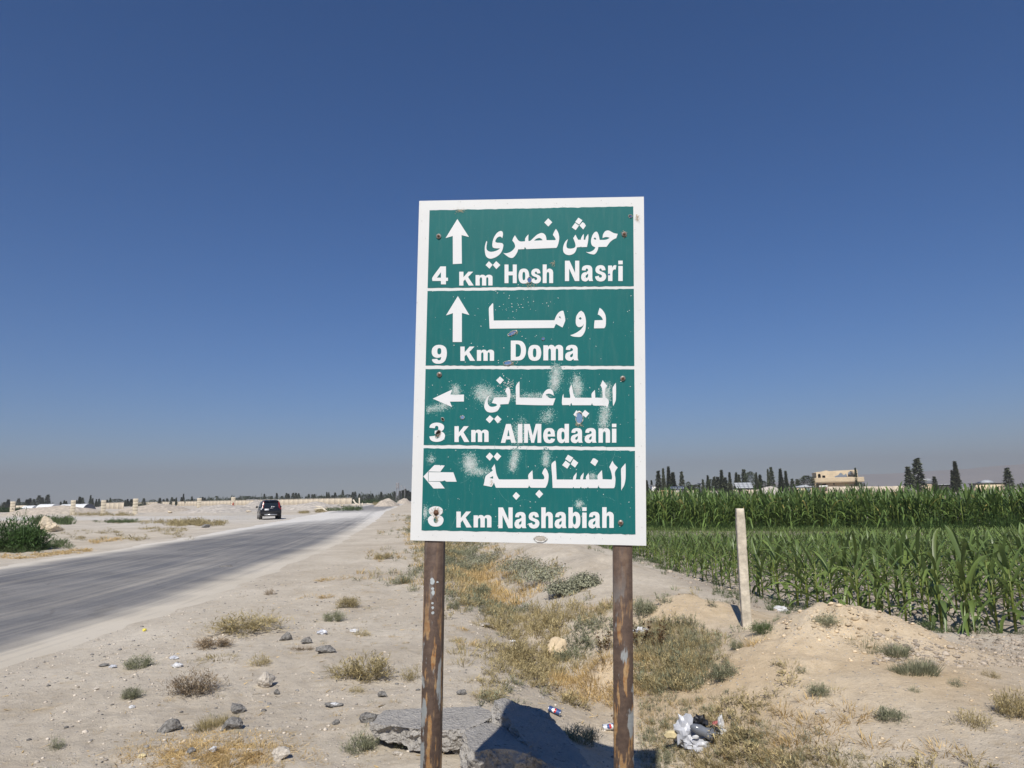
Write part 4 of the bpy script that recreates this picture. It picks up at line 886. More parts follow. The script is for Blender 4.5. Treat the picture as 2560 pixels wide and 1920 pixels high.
# ------------------------------------------------------------------ maize
def corn_leaf(L, w, rise, droop, az, z0, rng, seg=6, fold=True):
    t = np.linspace(0, 1, seg + 1); hor = L * (t - .12 * t ** 2); zz = z0 + L * (rise * t - droop * t ** 2.2)
    tw = rng.normal(0, .25); a = az + tw * t
    c = np.stack([np.cos(a) * hor * math.cos(math.atan(rise * .6)), np.sin(a) * hor * math.cos(math.atan(rise * .6)), zz], -1)
    wd = w * np.clip(np.sin(np.pi * (.16 + .84 * t)), .0, 1) ** .75; wd[-1] = .002
    s = np.stack([-np.sin(a), np.cos(a), 0 * t], -1); rl = rng.normal(0, .3); s[:, 2] += rl * np.abs(np.cos(az)) 
    if fold:
        V = np.stack([c - s * wd[:, None] / 2 + [0, 0, .18 * w], c, c + s * wd[:, None] / 2 + [0, 0, .18 * w]], 1).reshape(-1, 3); k = 3
    else: V = np.stack([c - s * wd[:, None] / 2, c + s * wd[:, None] / 2], 1).reshape(-1, 3); k = 2
    F = [(i * k + j, i * k + j + 1, (i + 1) * k + j + 1, (i + 1) * k + j) for i in range(seg) for j in range(k - 1)]
    sh = rng.uniform(.7, 1.3); S_ = np.repeat(sh * (.85 + .35 * t), k); u = rng.uniform(-.3, 1); tint = np.array([1 + .14 * u, 1 + .08 * u, 1 - .10 * u]) if fold or rng.random() > .012 else np.array([3.4, 1.9, 2.2]); S_ = S_[:, None] * tint
    F = np.array(F); F = np.concatenate([F[:, [0, 1, 2]], F[:, [0, 2, 3]]])
    return V, F, S_
def stalk_arr(h, r, n=6):
    m = MB().tube([(0, 0, -.03), (0, 0, h * .5), (0, 0, h)], [r, r * .8, r * .35], n, True); V = np.concatenate(m.V)
    F = np.array([list(f[:3]) for f in m.F4] + [[f[0], f[2], f[3]] for f in m.F4] + m.F3); return V, F, np.tile(np.array([1.6, 1.35, 1.0]), (len(V), 1))
def corn_parts(h, nl, rng, seg=6, fold=True, big=1.0):
    az0 = rng.uniform(0, 6.28); parts = [stalk_arr(h * .72, .017 * big, 6 if fold else 3)]
    for k in range(nl):
        f = (k + .6) / nl; z0 = h * (.08 + .64 * f); az = az0 + k * math.pi + rng.normal(0, .35)
        L = h * (.40 + .34 * math.sin(math.pi * min(1, f + .12))) * rng.uniform(.8, 1.15); rise = .55 + 1.1 * f ** 1.5 + rng.normal(0, .12); dr = rng.uniform(.45, 1.15) * (1.3 - .55 * f)
        parts.append(corn_leaf(L, .050 * big * rng.uniform(.7, 1.2), rise, dr, az, z0, rng, seg, fold))
    return parts
near_var = [corn_parts(1.0, 10, np.random.default_rng(200 + k)) for k in range(6)]
near_me = [[arr_mesh('maize_part', p) for p in v] for v in near_var]
for v in near_me:
    for m_ in v: m_.materials.append(M['maize'])
near_one = [arr_mesh('maize_plant', merge(v)) for v in near_var]
for m_ in near_one: m_.materials.append(M['maize'])
lod_var = [merge(corn_parts(1.0, 8, np.random.default_rng(230 + k), 4, False, 1.15)) for k in range(8)]
def tassel(r):
    n = 9; a = r.uniform(0, 6.28, n); A, F_, S_ = blades(np.tile([0, 0, .80], (n, 1)), unit(np.stack([np.cos(a) * .4, np.sin(a) * .4, np.ones(n)], -1)), r.uniform(.10, .20, n), np.full(n, .012), np.full(n, .3), np.ones(n), 2, r)
    return A, F_, np.tile(np.array([3.2, 1.9, 2.6]), (len(A), 1))
tall_var = [merge(corn_parts(1.0, 11, np.random.default_rng(250 + k), 4, False, .95) + ([tassel(np.random.default_rng(k))] if k in (2, 5) else [])) for k in range(8)]
cg = np.random.default_rng(77)
TRACK_A, TRACK_B = np.array([8.2, 43.0]), np.array([23.3, 32.0])          # line where the tall maize begins
_tn = np.array([TRACK_B[1] - TRACK_A[1], -(TRACK_B[0] - TRACK_A[0])]); _tn /= np.linalg.norm(_tn); _tn *= -1 if _tn[1] < 0 else 1
def tall_dist(x, y): return (x - TRACK_A[0]) * _tn[0] + (y - TRACK_A[1]) * _tn[1]
spots = []
rdir = np.array([-.16, 1.0]); rdir /= np.linalg.norm(rdir); rn = np.array([rdir[1], -rdir[0]])
for i in range(-4, 62):
    t = 0.0
    while t < 42:
        t += cg.uniform(.23, .40) * (1.0 if t < 9 else .75 if t < 14 else .5)
        b = np.array([4.9, 6.6]) + rn * (i * .68) + rdir * t + cg.normal(0, .045, 2); x, y = b
        if x < xf(y) + .05 or tall_dist(x, y) > -1.3: continue
        if abs(x) / y > .80 or y < 5: continue
        if cg.random() < .10: continue
        h = max(.34, 1.65 - .0555 * y + .0135 * (y - 8)) * cg.uniform(.74, 1.10) * (.92 + .16 * fbm(x, y, .35, 2, 51)); h = min(h, 1.25); h *= .72 + .28 * sstep(x - xf(y), 0, .9); spots.append((y + .25 * abs(x - 4), x, y, h))
spots.sort()
lab_n = 'young knee to chest high green maize plant in the near field rows'
rest = []
for k, (_, x, y, h) in enumerate(spots):
    z = hq(x, y); a = cg.uniform(0, 6.28); s = h / 1.02
    if k < 90:
        e = empty('maize_plant', (x, y, z), a); e.scale = (s, s, s); tag(e, lab_n, 'maize plant', 'maize plants of the near field')
        for j, m_ in enumerate(near_me[k % 6]): obj('stalk' if j == 0 else 'leaf', m_, None, e)
    elif k < 300: tag(obj('maize_plant', near_one[k % 6], None, None, (x, y, z), (0, 0, a), s), lab_n, 'maize plant', 'maize plants of the near field')
    else: wx = 1 + .35 * float(sstep(y, 14, 24)); rest.append(xform(lod_var[cg.integers(8)], (x, y, z), a, (s * wx, s * wx, s), cg.uniform(.8, 1.2)))
tag(obj('near_maize_field', arr_mesh('near_maize_field', merge(rest)), M['maize']), 'rest of the young maize in the near field', kind='stuff')
rest = []; front = 0
tall_one = []
for v in tall_var[:4]:
    m_ = arr_mesh('tall_maize_plant', v); m_.materials.append(M['maize_tall']); tall_one.append(m_)
al = (TRACK_B - TRACK_A) / np.linalg.norm(TRACK_B - TRACK_A)
for row in range(17):
    t = -9.0 if row < 12 else -9.0
    while t < 52:
        t += cg.uniform(.20, .34) * (1 if row < 5 else 1.35)
        b = TRACK_A + al * t + _tn * (.3 + row * .6 + cg.normal(0, .12)); x, y = b
        if x < 3.0 or x / y > .84 or y < 14: continue
        h = (2.22 - .25 * (x - 8) / 15) * cg.uniform(.84, 1.08) * (1 + .06 * fbm(x, y, .25, 2, 52)); z = hq(x, y); a = cg.uniform(0, 6.28)
        if row == 0 and front < 110:
            front += 1; tag(obj('tall_maize_plant', tall_one[front % 4], None, None, (x, y, z), (0, 0, a), h), 'tall maize plant in the front row of the far dense field', 'maize plant', 'front row of the tall maize field')
        else: rest.append(xform(tall_var[cg.integers(8)], (x, y, z), a, (h * .7, h * .7, h), cg.uniform(.75, 1.25)))
tag(obj('tall_maize_field', arr_mesh('tall_maize_field', merge(rest)), M['maize_tall']), 'dense tall maize behind the young field', kind='stuff')
# dark weeds at the foot of the tall maize, green weeds along the near field edge
wd = []
for _ in range(1500):
    t = cg.uniform(-9, 38); b = TRACK_A + al * t + _tn * (-.55 + cg.normal(0, .28)); x, y = b
    if x < 3 or x / y > .84 or y < 14: continue
    s = cg.uniform(.6, 1.2) * (.75 + .4 * fbm(x, y, .3, 2, 61)); wd.append(((x, y, hq(x, y)), .34 * s, .85 * s, cg.integers(2), cg.uniform(.7, 1.25)))
scatter_stuff('dark_green_weeds', 'dark green weeds at the foot of the tall maize', M['dark_weed'], wd, [lambda r: tuft_arr(34, 1, 1, r, .9, .05), lambda r: bush_arr(90, 1, 1, r, .26, .06, 10)], cg)
wd = []
for _ in range(520):
    y = 6.6 + 16 * cg.random() ** 1.2; x = xf(y) + cg.normal(.15, .30); s = cg.uniform(.5, 1.2)
    if fbm(x, y, .9, 2, 62) < -.1: continue
    wd.append(((x, y, hq(x, y)), .13 * s, .15 * s, cg.integers(2), cg.uniform(.75, 1.25)))
scatter_stuff('field_edge_weeds', 'green weeds along the edge of the near maize field', M['fresh_green'], wd, [lambda r: tuft_arr(40, 1, 1, r, 1.0, .035), lambda r: bush_arr(150, 1, 1, r, .24, .05, 14)], cg)
# ------------------------------------------------------------------ foreground: slabs, stones, post, litter
def slab_mat():
    m, t, b, o = new_mat('broken_concrete'); tc = N(t, 'ShaderNodeTexCoord'); v = tc.outputs['Object']
    f1, r1 = noise_fac(t, 5, 7, .65, .3, .7, vec=v); f2, r2 = noise_fac(t, 60, 6, .75, .3, .7, vec=v); f3, r3 = noise_fac(t, 22, 5, .6, .60, .66, vec=v)
    k = mixc(t, f1, (.42, .395, .36), (.54, .51, .465)); k = mixc(t, f2, mixc(t, 1.0, k, (.78, .78, .78), 'MULTIPLY'), k); k = mixc(t, f3, k, (.24, .225, .205))
    mp = N(t, 'ShaderNodeVectorMath', operation='SCALE'); mp.inputs['Scale'].default_value = 1.0; ad0 = N(t, 'ShaderNodeVectorMath', operation='ADD'); nz = N(t, 'ShaderNodeTexNoise'); nz.inputs['Scale'].default_value = 6; t.links.new(v, nz.inputs['Vector']); sc = N(t, 'ShaderNodeVectorMath', operation='SCALE'); sc.inputs['Scale'].default_value = .35; t.links.new(nz.outputs['Color'], sc.inputs[0]); t.links.new(v, ad0.inputs[0]); t.links.new(sc.outputs[0], ad0.inputs[1])
    vo = N(t, 'ShaderNodeTexVoronoi', feature='DISTANCE_TO_EDGE'); vo.inputs['Scale'].default_value = 1.15; t.links.new(ad0.outputs[0], vo.inputs['Vector']); ck = N(t, 'ShaderNodeMapRange'); ck.inputs[1].default_value = .009; ck.inputs[2].default_value = .003; t.links.new(vo.outputs['Distance'], ck.inputs[0])
    t.links.new(k, b.inputs['Base Color']); b.inputs['Roughness'].default_value = .95; b.inputs['Specular IOR Level'].default_value = .1
    a1 = N(t, 'ShaderNodeMath', operation='MULTIPLY_ADD'); a1.inputs[1].default_value = .5; t.links.new(r2, a1.inputs[0]); t.links.new(r1, a1.inputs[2]); a2 = N(t, 'ShaderNodeMath', operation='SUBTRACT'); vg = N(t, 'ShaderNodeTexVoronoi'); vg.inputs['Scale'].default_value = 55; t.links.new(v, vg.inputs['Vector']); a3 = N(t, 'ShaderNodeMath', operation='MULTIPLY_ADD'); a3.inputs[1].default_value = .45; t.links.new(vg.outputs['Distance'], a3.inputs[0]); t.links.new(a1.outputs[0], a3.inputs[2]); bump(t, b, a3.outputs[0], 1.0, .03)
    return m
M['concrete'] = slab_mat()
M['post_concrete'] = simple('post_concrete', (.56, .50, .40), .92, .26, 9, .9, .02, .15)
M['rock_dark'] = simple('dark_rubble', (.215, .205, .19), .95, .45, 45, 1.0, .02, .1)
M['rock_pale'] = simple('pale_stone', (.52, .47, .40), .95, .25, 40, 1.0, .02, .1)
M['lime'] = simple('limestone', (.60, .51, .38), .95, .18, 2.2, .8, .05, .1)
M['sand_lump'] = simple('sand_lump', (.60, .48, .32), .95, .15, 9, .7, .02, .1)
M['plastic_white'] = simple('white_plastic', (.60, .60, .60), .45, .08, 12, .2, .01, .4)
M['plastic_grey'] = simple('grey_plastic_film', (.50, .51, .54), .35, .15, 14, .3, .01, .5)
M['plastic_black'] = simple('black_plastic', (.015, .015, .017), .3, .3, 14, .3, .01, .5)
M['bottle'] = simple('bottle_grey', (.16, .17, .19), .18, .25, 10, .2, .01, .6)
M['card'] = simple('pale_card', (.62, .52, .30), .8, .15, 20)
M['can_blue'] = simple('can_blue', (.05, .09, .22), .5, .2, 20, metal=.2)
M['can_white'] = simple('can_white', (.66, .68, .72), .35, .1, 20, metal=.2)
M['can_red'] = simple('can_red', (.45, .03, .03), .35, .1, 20)
M['can_metal'] = simple('can_metal', (.55, .55, .56), .3, .2, 30, metal=.8)
M['pink'] = simple('faded_pink', (.42, .13, .12), .6, .3, 30)
M['yellow'] = simple('yellow_peel', (.72, .60, .10), .5, .1, 30)
def rough_plate(name, P, thick, mat, seed, nrm=None, amp=.017, sub=.026, roundness=.0, **k):
    """a broken slab: polygon of 3-D points given downwards thickness, uneven broken edges"""
    P = [Vector(p) for p in P]; n = Vector((0, 0, 0)); c = sum(P, Vector()) / len(P)
    for i in range(len(P)): n += (P[i] - c).cross(P[(i + 1) % len(P)] - c)
    n.normalize(); n = n if n.z > 0 else -n
    bm = bmesh.new(); top = [bm.verts.new(p - c) for p in P]; f = bm.faces.new(top)
    if f.normal.dot(n) < 0: bm.normal_update()
    r = bmesh.ops.extrude_face_region(bm, geom=[f]); vs = [v for v in r['geom'] if isinstance(v, bmesh.types.BMVert)]
    g = random.Random(seed)
    for v in vs: v.co -= n * thick * g.uniform(.8, 1.15); v.co += (v.co - n * v.co.dot(n)) * g.uniform(-.10, .03)
    bmesh.ops.recalc_face_normals(bm, faces=bm.faces); bmesh.ops.triangulate(bm, faces=bm.faces)
    for _ in range(6):
        E = [e for e in bm.edges if e.calc_length() > sub]
        if not E: break
        bmesh.ops.subdivide_edges(bm, edges=E, cuts=1); bmesh.ops.triangulate(bm, faces=[q for q in bm.faces if len(q.verts) > 3])
    bm.normal_update()
    for v in bm.verts:
        d = -v.co.dot(n)         # depth below the top face
        a = amp * (.3 if d < .012 else 2.6)
        q = v.co * 9 + Vector((seed, 0, 0)); v.co += Vector((mnoise.noise(q), mnoise.noise(q + Vector((7, 3, 1))), mnoise.noise(q + Vector((2, 9, 5))))) * a
        q = v.co * 30; v.co += v.normal * mnoise.noise(q) * a * .8
    me = bpy.data.meshes.new(name); bm.to_mesh(me); bm.free()
    return obj(name, me, mat, None, c, **k)
def F(*t): return [far(x, y, d) for x, y, d in t]
def G(x, y, z): return on_plane(x, y, z)
# flat slab
zt = .155
o = rough_plate('concrete_slab', [G(x, y, zt) for x, y in ((932, 1808), (945, 1788), (962, 1776), (1060, 1770), (1197, 1765), (1222, 1775), (1236, 1786), (1215, 1804), (1192, 1813), (1160, 1823), (1100, 1824), (1050, 1823), (992, 1817))], .13, M['concrete'], 3)
tag(o, 'long flat broken concrete slab lying behind the left sign post', 'concrete slab')
o = rough_plate('concrete_slab', F((1162, 1829, 4.72), (1186, 1817, 4.85), (1216, 1806, 5.0), (1250, 1809, 5.0), (1275, 1826, 4.86), (1301, 1848, 4.68), (1329, 1876, 4.46), (1318, 1884, 4.40), (1280, 1874, 4.40), (1235, 1872, 4.38), (1189, 1880, 4.30), (1172, 1868, 4.40)), .17, M['concrete'], 5)
tag(o, 'cracked wedge shaped concrete slab piece leaning in front of the others, half in shade', 'concrete slab')
# tilted slab: broad face looks forward and to the right
o = rough_plate('concrete_slab', F((1236, 1752, 5.12), (1262, 1743, 5.22), (1301, 1761, 5.28), (1345, 1771, 5.30), (1367, 1785, 5.24), (1413, 1831, 4.95), (1442, 1872, 4.68), (1476, 1916, 4.42), (1465, 1950, 4.22), (1395, 1922, 4.30), (1330, 1890, 4.42), (1309, 1848, 4.62), (1272, 1796, 4.92)), .12, M['concrete'], 8, amp=.022)
tag(o, 'tilted thick concrete slab lying in the shadow of the sign', 'concrete slab')
# lumps under the slabs
def rock(name, c, s, mat, seed, label, cat='stone', group=None, flat=.7, sub=3, rz=None):
    bm = bmesh.new(); bmesh.ops.create_icosphere(bm, subdivisions=sub, radius=1); g = random.Random(seed)
    planes = [Vector((g.gauss(0, 1), g.gauss(0, 1), g.gauss(0, 1))).normalized() for _ in range(13)]
    for v in bm.verts:
        d = v.co.copy(); k = 1.0
        for p in planes:
            q = d.dot(p)
            if q > .001: k = min(k, .52 / q)
        v.co = d * k; q = d * 2.2 + Vector((seed * 3.1, 0, 0)); v.co *= 1.2 + .16 * mnoise.noise(q) + .16 * mnoise.noise(q * 3.1) + .14 * mnoise.noise(q * 6.3)
        v.co = Vector((v.co.x * s[0], v.co.y * s[1], v.co.z * s[2]))
    me = bpy.data.meshes.new(name); bm.to_mesh(me); bm.free()
    o = obj(name, me, mat, None, c, (0, 0, g.uniform(0, 6.28) if rz is None else rz)); tag(o, label, cat, group); return o
def rock_px(x0, x1, y1, hp, mat, seed, label, name='stone', group='loose stones on the verge'):
    c = at((x0 + x1) / 2, y1 - hp * .25); w_ = (x1 - x0) / 2 * c[1] / FPX * 1.2; h = hp / 2 * c[1] / FPX * 1.25
    return rock(name, (c[0], c[1], c[2] + h * .55), (w_, w_ * .85, h), M[mat], seed, label, 'stone', group, rz=0)
ROCKS = [(405, 453, 1834, 34, 'rock_dark', 'dark grey asphalt lump in the lower left, nearest the road'), (558, 607, 1830, 34, 'rock_dark', 'larger grey lump right of the dry olive tuft'), (575, 614, 1787, 22, 'rock_dark', 'dark lump just behind the larger grey one'),
 (640, 686, 1726, 38, 'rock_pale', 'pale wedge shaped stone in the middle of the left verge'), (704, 732, 1605, 19, 'rock_dark', 'flat topped dark stone right of the widest weed clump'), (757, 782, 1612, 16, 'rock_dark', 'small dark stone right of the flat topped one'), (790, 835, 1636, 21, 'rock_dark', 'dark rough stone in front of the white bag scrap'),
 (680, 722, 1902, 24, 'rock_pale', 'grey stone half buried in the straw at the bottom edge'), (949, 967, 1746, 16, 'rock_dark', 'small round dark stone above the flat slab'), (465, 487, 1887, 14, 'rock_dark', 'small black lump in the straw'), (526, 542, 1885, 18, 'plastic_white', 'white chunk standing in the straw'),
 (1145, 1168, 1738, 13, 'rock_dark', 'small dark stone right of the left post behind the slab'), (688, 700, 1739, 12, 'rock_dark', 'pebble below the pale wedge stone'), (1135, 1166, 1861, 34, 'rock_dark', 'black lump wedged under the cracked slab'), (1130, 1150, 1890, 20, 'rock_dark', 'grey lump on the ground left of the cracked slab'),
 (895, 935, 1810, 26, 'rock_dark', 'dark broken edge lump at the left end of the flat slab'), (832, 850, 1812, 12, 'rock_dark', 'small dark lump left of the flat slab'), (815, 850, 1768, 10, 'rock_dark', 'flat dark fragment on the verge above the slab weed'), (980, 1004, 1889, 10, 'rock_pale', 'small pale stone below the flat slab'),
 (1186, 1230, 1566, 8, 'rock_pale', 'pale fragment on the path right of the left post'), (2038, 2066, 1785, 10, 'rock_pale', 'small pale stone on the bare right slope'), (232, 246, 1728, 9, 'rock_pale', 'small pale pebble on the bare left ground'), (246, 268, 1668, 8, 'rock_dark', 'flat dark pebble near the grey green weed'), (545, 585, 1420, 6, 'rock_dark', 'tiny dark stone by the far road edge')]
for k, (a, b_, y, hp, mt, lab) in enumerate(ROCKS): rock_px(a, b_, y, hp, mt, 20 + k, lab)
# rounded lump of dug sand under the sign
c = at(1395, 1640); rock('sand_lump', (c[0], c[1], c[2] + .05), (.17, .15, .16), M['sand_lump'], 91, 'rounded beige sand lump in the ditch under the sign', 'sand lump')
# clods at the right
def clods(n, fn, mat, name, label, smin, smax, seed):
    g = np.random.default_rng(seed); bm = bmesh.new(); bmesh.ops.create_icosphere(bm, subdivisions=1, radius=1); b0 = np.array([v.co[:] for v in bm.verts]); f0 = np.array([[v.index for v in f.verts] for f in bm.faces]); bm.free()
    V, Fc, Cc = [], [], []; o_ = 0
    for _ in range(n):
        p = fn(g)
        if p is None: continue
        s = smin * (smax / smin) ** (g.random() ** 2.2); q = b0 * (1 + g.normal(0, .16, (len(b0), 1))) * s * np.array([g.uniform(.7, 1.3), g.uniform(.7, 1.3), g.uniform(.4, .8)])
        a = g.uniform(0, 6.28); q = np.stack([q[:, 0] * math.cos(a) - q[:, 1] * math.sin(a), q[:, 0] * math.sin(a) + q[:, 1] * math.cos(a), q[:, 2]], -1) + np.array([p[0], p[1], p[2] + s * .15])
        V.append(q); Fc.append(f0 + o_); o_ += len(b0); Cc.append(np.full(len(b0), g.uniform(.55, 1.25)))
    o = obj(name, mesh_np(name, np.concatenate(V), np.concatenate(Fc), col=np.concatenate(Cc)), mat); tag(o, label, kind='stuff'); return o
def tinted(name, c):
    m, t, b, o = new_mat(name); vc = N(t, 'ShaderNodeVertexColor'); vc.layer_name = 'Col'; f, r = noise_fac(t, 40, 5)
    k = mixc(t, 1.0, vc.outputs[0], c, 'MULTIPLY'); t.links.new(mixc(t, f, mixc(t, 1.0, k, (.8, .8, .8), 'MULTIPLY'), k), b.inputs['Base Color']); b.inputs['Roughness'].default_value = .95; b.inputs['Specular IOR Level'].default_value = .1
    return m
M['grit'] = tinted('grit', (.62, .55, .46)); M['grit_dark'] = tinted('grit_dark', (.30, .285, .265)); M['clod'] = tinted('clod', (.47, .40, .32)); M['sand_clod'] = tinted('sand_clod', (.68, .55, .38))
def verge_pt(g):
    y = 3.9 + 15 * g.random() ** 1.9; x = g.uniform(xr(y) + .3, xd(y) + .1)
    if x / y < -.8: return None
    if fbm(x, y, .5, 2, 71) + .25 * g.normal() < -.15: return None
    return (x, y, hq(x, y))
clods(6500, verge_pt, M['grit'], 'pale_gravel', 'pale gravel and grit strewn over the verge', .004, .019, 1)
clods(2300, verge_pt, M['grit_dark'], 'dark_gravel', 'dark asphalt crumbs strewn over the verge', .004, .024, 2)
def slope_pt(g):
    y = 4.2 + 6 * g.random() ** 1.3; x = g.uniform(xd(y) + .7, 5.6)
    if x / y > .8 or fbm(x, y, .9, 2, 72) < -.15: return None
    return (x, y, hq(x, y))
clods(2200, slope_pt, M['sand_clod'], 'sand_crumbs', 'sandy crumbs on the mound and the bare slope', .004, .017, 3)
def mound_pt(g):
    x, y = g.normal(3.25, .35), g.normal(7.2, .28); return (x, y, hq(x, y))
clods(380, mound_pt, M['sand_clod'], 'mound_clods', 'crumbling clods on the front of the big sand mound', .006, .032, 4)
def clod_pt(g):
    px, py = g.uniform(2180, 2620), g.uniform(1588, 1668)
    if fbm(px * .01, py * .01, 1.5, 2, 73) + (px - 2300) / 500 < .0: return None
    return at(px, py)
clods(900, clod_pt, M['clod'], 'soil_clods', 'grey brown soil clods along the ploughed edge at right', .008, .034, 5)
def field_pt(g):
    y = 6 + 12 * g.random() ** 1.5; x = xf(y) + g.uniform(-.3, 6)
    if x / y > .85: return None
    return (x, y, hq(x, y))
clods(2200, field_pt, M['clod'], 'field_clods', 'soil clods between the near maize rows', .012, .06, 6)

# leaning concrete fence post
a = at(1866, 1568); b_ = far(1856, 1271, a[1]); zl = b_[2] - a[2]; px_w = a[1] / FPX
me = MB(); hw = 10.4 * px_w; V = []
steps = 26
for k in range(steps + 1):
    t = k / steps; cx = (-2.5 - 13 * 0) * px_w * 0 + np.interp(t, [0, .5, 1], [1.5, 1, 3]) * px_w; w_ = hw * np.interp(t, [0, .9, .955, 1], [1.05, 1, .90, .84])
    for (u, v) in ((-1, -1), (1, -1), (1, 1), (-1, 1)): V.append((cx + u * w_, v * hw * .95, -.35 + (zl + .35) * t if k else -.35))
Fq = [(0, 3, 2, 1), tuple(4 * steps + i for i in range(4))]
for k in range(steps):
    for i in range(4): Fq.append((4 * k + i, 4 * k + (i + 1) % 4, 4 * k + 4 + (i + 1) % 4, 4 * k + 4 + i))
m_ = weld(me.add(V, Fq).mesh('fence_post')); bm = bmesh.new(); bm.from_mesh(m_)
bmesh.ops.bevel(bm, geom=[e for e in bm.edges if abs((e.verts[0].co - e.verts[1].co).z) > .02], offset=.006, segments=1, affect='EDGES')
for _ in range(2): bmesh.ops.subdivide_edges(bm, edges=[e for e in bm.edges if e.calc_length() > .035], cuts=1)
bm.normal_update()
for v in bm.verts:
    k = mnoise.noise(v.co * 22) * .5 + mnoise.noise(v.co * 55) * .5; v.co += v.normal * (k * .002 - (.007 if k > .40 else 0))
bm.to_mesh(m_); bm.free()
tag(obj('fence_post', m_, M['post_concrete'], None, a, (0, 0, -.12)), 'slim pitted concrete fence post at the edge of the maize field', 'fence post')

# ------------------------------------------------------------------ litter
def crumple(name, c, s, mat, seed, label, cat='litter', parent=None, sub=3, fold=.45, rot=None, group=None):
    """crumpled film or bag"""
    bm = bmesh.new(); bmesh.ops.create_icosphere(bm, subdivisions=sub, radius=1)
    for v in bm.verts:
        d = v.co.copy(); q = d * 1.7 + Vector((seed * 1.7, 0, 0))
        k = 1 + fold * (abs(mnoise.noise(q)) * 1.6 - .5) + fold * .5 * (abs(mnoise.noise(q * 2.3)) * 1.6 - .5) + fold * .22 * mnoise.noise(q * 6)
        v.co = Vector((d.x * k * s[0], d.y * k * s[1], d.z * k * s[2]))
    me = bpy.data.meshes.new(name); bm.to_mesh(me); bm.free(); o = obj(name, me, mat, parent, c, rot)
    if parent is None: tag(o, label, cat, group)
    return o
def lit(x, y, dz=0.0): c = at(x, y); return Vector((c[0], c[1], c[2] + dz))
bag = empty('rubbish_bag', at(1735, 1868)); bag.scale = (1.25, 1.1, 1.25); tag(bag, 'torn white and black rubbish bag spilling on the dry grass at right', 'rubbish bag')
c0 = Vector(bag.location); pxm = c0.y / FPX
def off(x, y, dy=0.0, dz=0.0): return Vector(far(x, y, c0.y + dy)) - c0 + Vector((0, 0, dz))
crumple('white_film', off(1718, 1838, .02), (.075, .07, .10), M['plastic_grey'], 1, '', parent=bag, fold=.5)
crumple('white_film', off(1745, 1865, -.06), (.085, .05, .05), M['plastic_grey'], 2, '', parent=bag, fold=.6)
crumple('white_film', off(1796, 1848, .0), (.05, .05, .055), M['plastic_white'], 3, '', parent=bag, fold=.6)
crumple('white_film', off(1789, 1822, .05), (.02, .02, .06), M['plastic_white'], 4, '', parent=bag, fold=.5)
crumple('black_film', off(1744, 1817, .05), (.055, .05, .045), M['plastic_black'], 5, '', parent=bag, fold=.7)
crumple('black_film', off(1777, 1845, .02), (.085, .06, .055), M['plastic_black'], 6, '', parent=bag, fold=.4)
crumple('black_film', off(1784, 1866, -.05), (.05, .05, .03), M['plastic_black'], 7, '', parent=bag, fold=.5)
p0, p1 = off(1733, 1829, -.08), off(1776, 1846, -.10); dv = p1 - p0
mb_ = MB().tube([p0 - dv * .12, p0, p0 + dv * .3, p0 + dv * .55, p0 + dv * .8, p1, p1 + dv * .06], [.006, .022, .032, .026, .036, .034, .012], 12)
bo = mb_.build('bottle', M['bottle'], bag, smooth=True)
crumple('paper_scrap', off(1739, 1849, -.1), (.022, .01, .014), M['plastic_white'], 9, '', parent=bag, fold=.3, sub=2)
crumple('paper_scrap', off(1791, 1874, -.1), (.025, .02, .022), M['plastic_white'], 10, '', parent=bag, fold=.3, sub=2)
crumple('paper_scrap', off(1813, 1880, -.1), (.045, .03, .02), M['plastic_grey'], 12, '', parent=bag, fold=.5)
crumple('paper_scrap', off(1690, 1842, .03), (.05, .03, .03), M['card'], 11, '', parent=bag, fold=.3, sub=2)
crumple('wrapper', lit(1792, 1818, .03), (.035, .015, .02), M['pink'], 13, 'faded pink wrapper behind the torn rubbish bag', 'wrapper', fold=.4)
def can(c, axis, label, L=.115, r=.030, crush=1.0, main='can_blue'):
    e = empty('drink_can', c); tag(e, label, 'drink can'); ax = Vector(axis).normalized(); R3 = ax.to_track_quat('Z', 'Y').to_matrix()
    def tr(me):
        for v in me.vertices: p = v.co.copy(); p.y *= crush; v.co = R3 @ p
        return me
    body = MB().tube([(0, 0, -L / 2 + .008), (0, 0, -L * .2), (0, 0, L * .2), (0, 0, L / 2 - .008)], [r, r * .97, r, r], 18, False); obj('can_body', tr(body.mesh('can_body', True)), M[main], e)
    q_ = R3.transposed() @ (Vector((0, 0, EYE + 1.2)) - Vector(c)); ac = math.atan2(q_.y, q_.x)
    for s in (-1, 1): obj('can_end', tr(MB().tube([(0, 0, s * (L / 2 - .008)), (0, 0, s * L / 2)], [r, r * .8], 18).mesh('can_end')), M['can_metal'], e)
    # round printed emblem: red over white over blue
    g_ = [('emblem_white', 'can_white' if main == 'can_blue' else 'can_blue', -.4, .4, .013), ('emblem_red', 'can_red', .12, .5, .012)]
    for nm, mt, lo, hi, hh in g_:
        V = []; Fm = []; n = 8
        for i in range(n + 1):
            a_ = ac - .75 + 1.5 * i / n; w_ = hh * math.sqrt(max(0, 1 - ((i / n) * 2 - 1) ** 2)) + .0005
            for z in (lo * .02 - w_ * (1 if nm == 'emblem_white' else .2), hi * .012 + w_): V.append(((r + (.0010 if nm == 'emblem_white' else .0018)) * math.cos(a_), (r + (.0010 if nm == 'emblem_white' else .0018)) * math.sin(a_), z))
        for i in range(n): Fm.append((2 * i, 2 * i + 2, 2 * i + 3, 2 * i + 1))
        obj(nm, tr(mesh_np(nm, V, np.array(Fm))), M[mt], e)
    return e
can(lit(1387, 1786, .03), (.75, -.25, -.25), 'crushed blue drink can with a round emblem lying behind the tilted slab', crush=.8)
can(lit(1523, 1826, .03), (1, .05, .1), 'pale blue and white drink can against the right post', crush=.85, main='can_white')
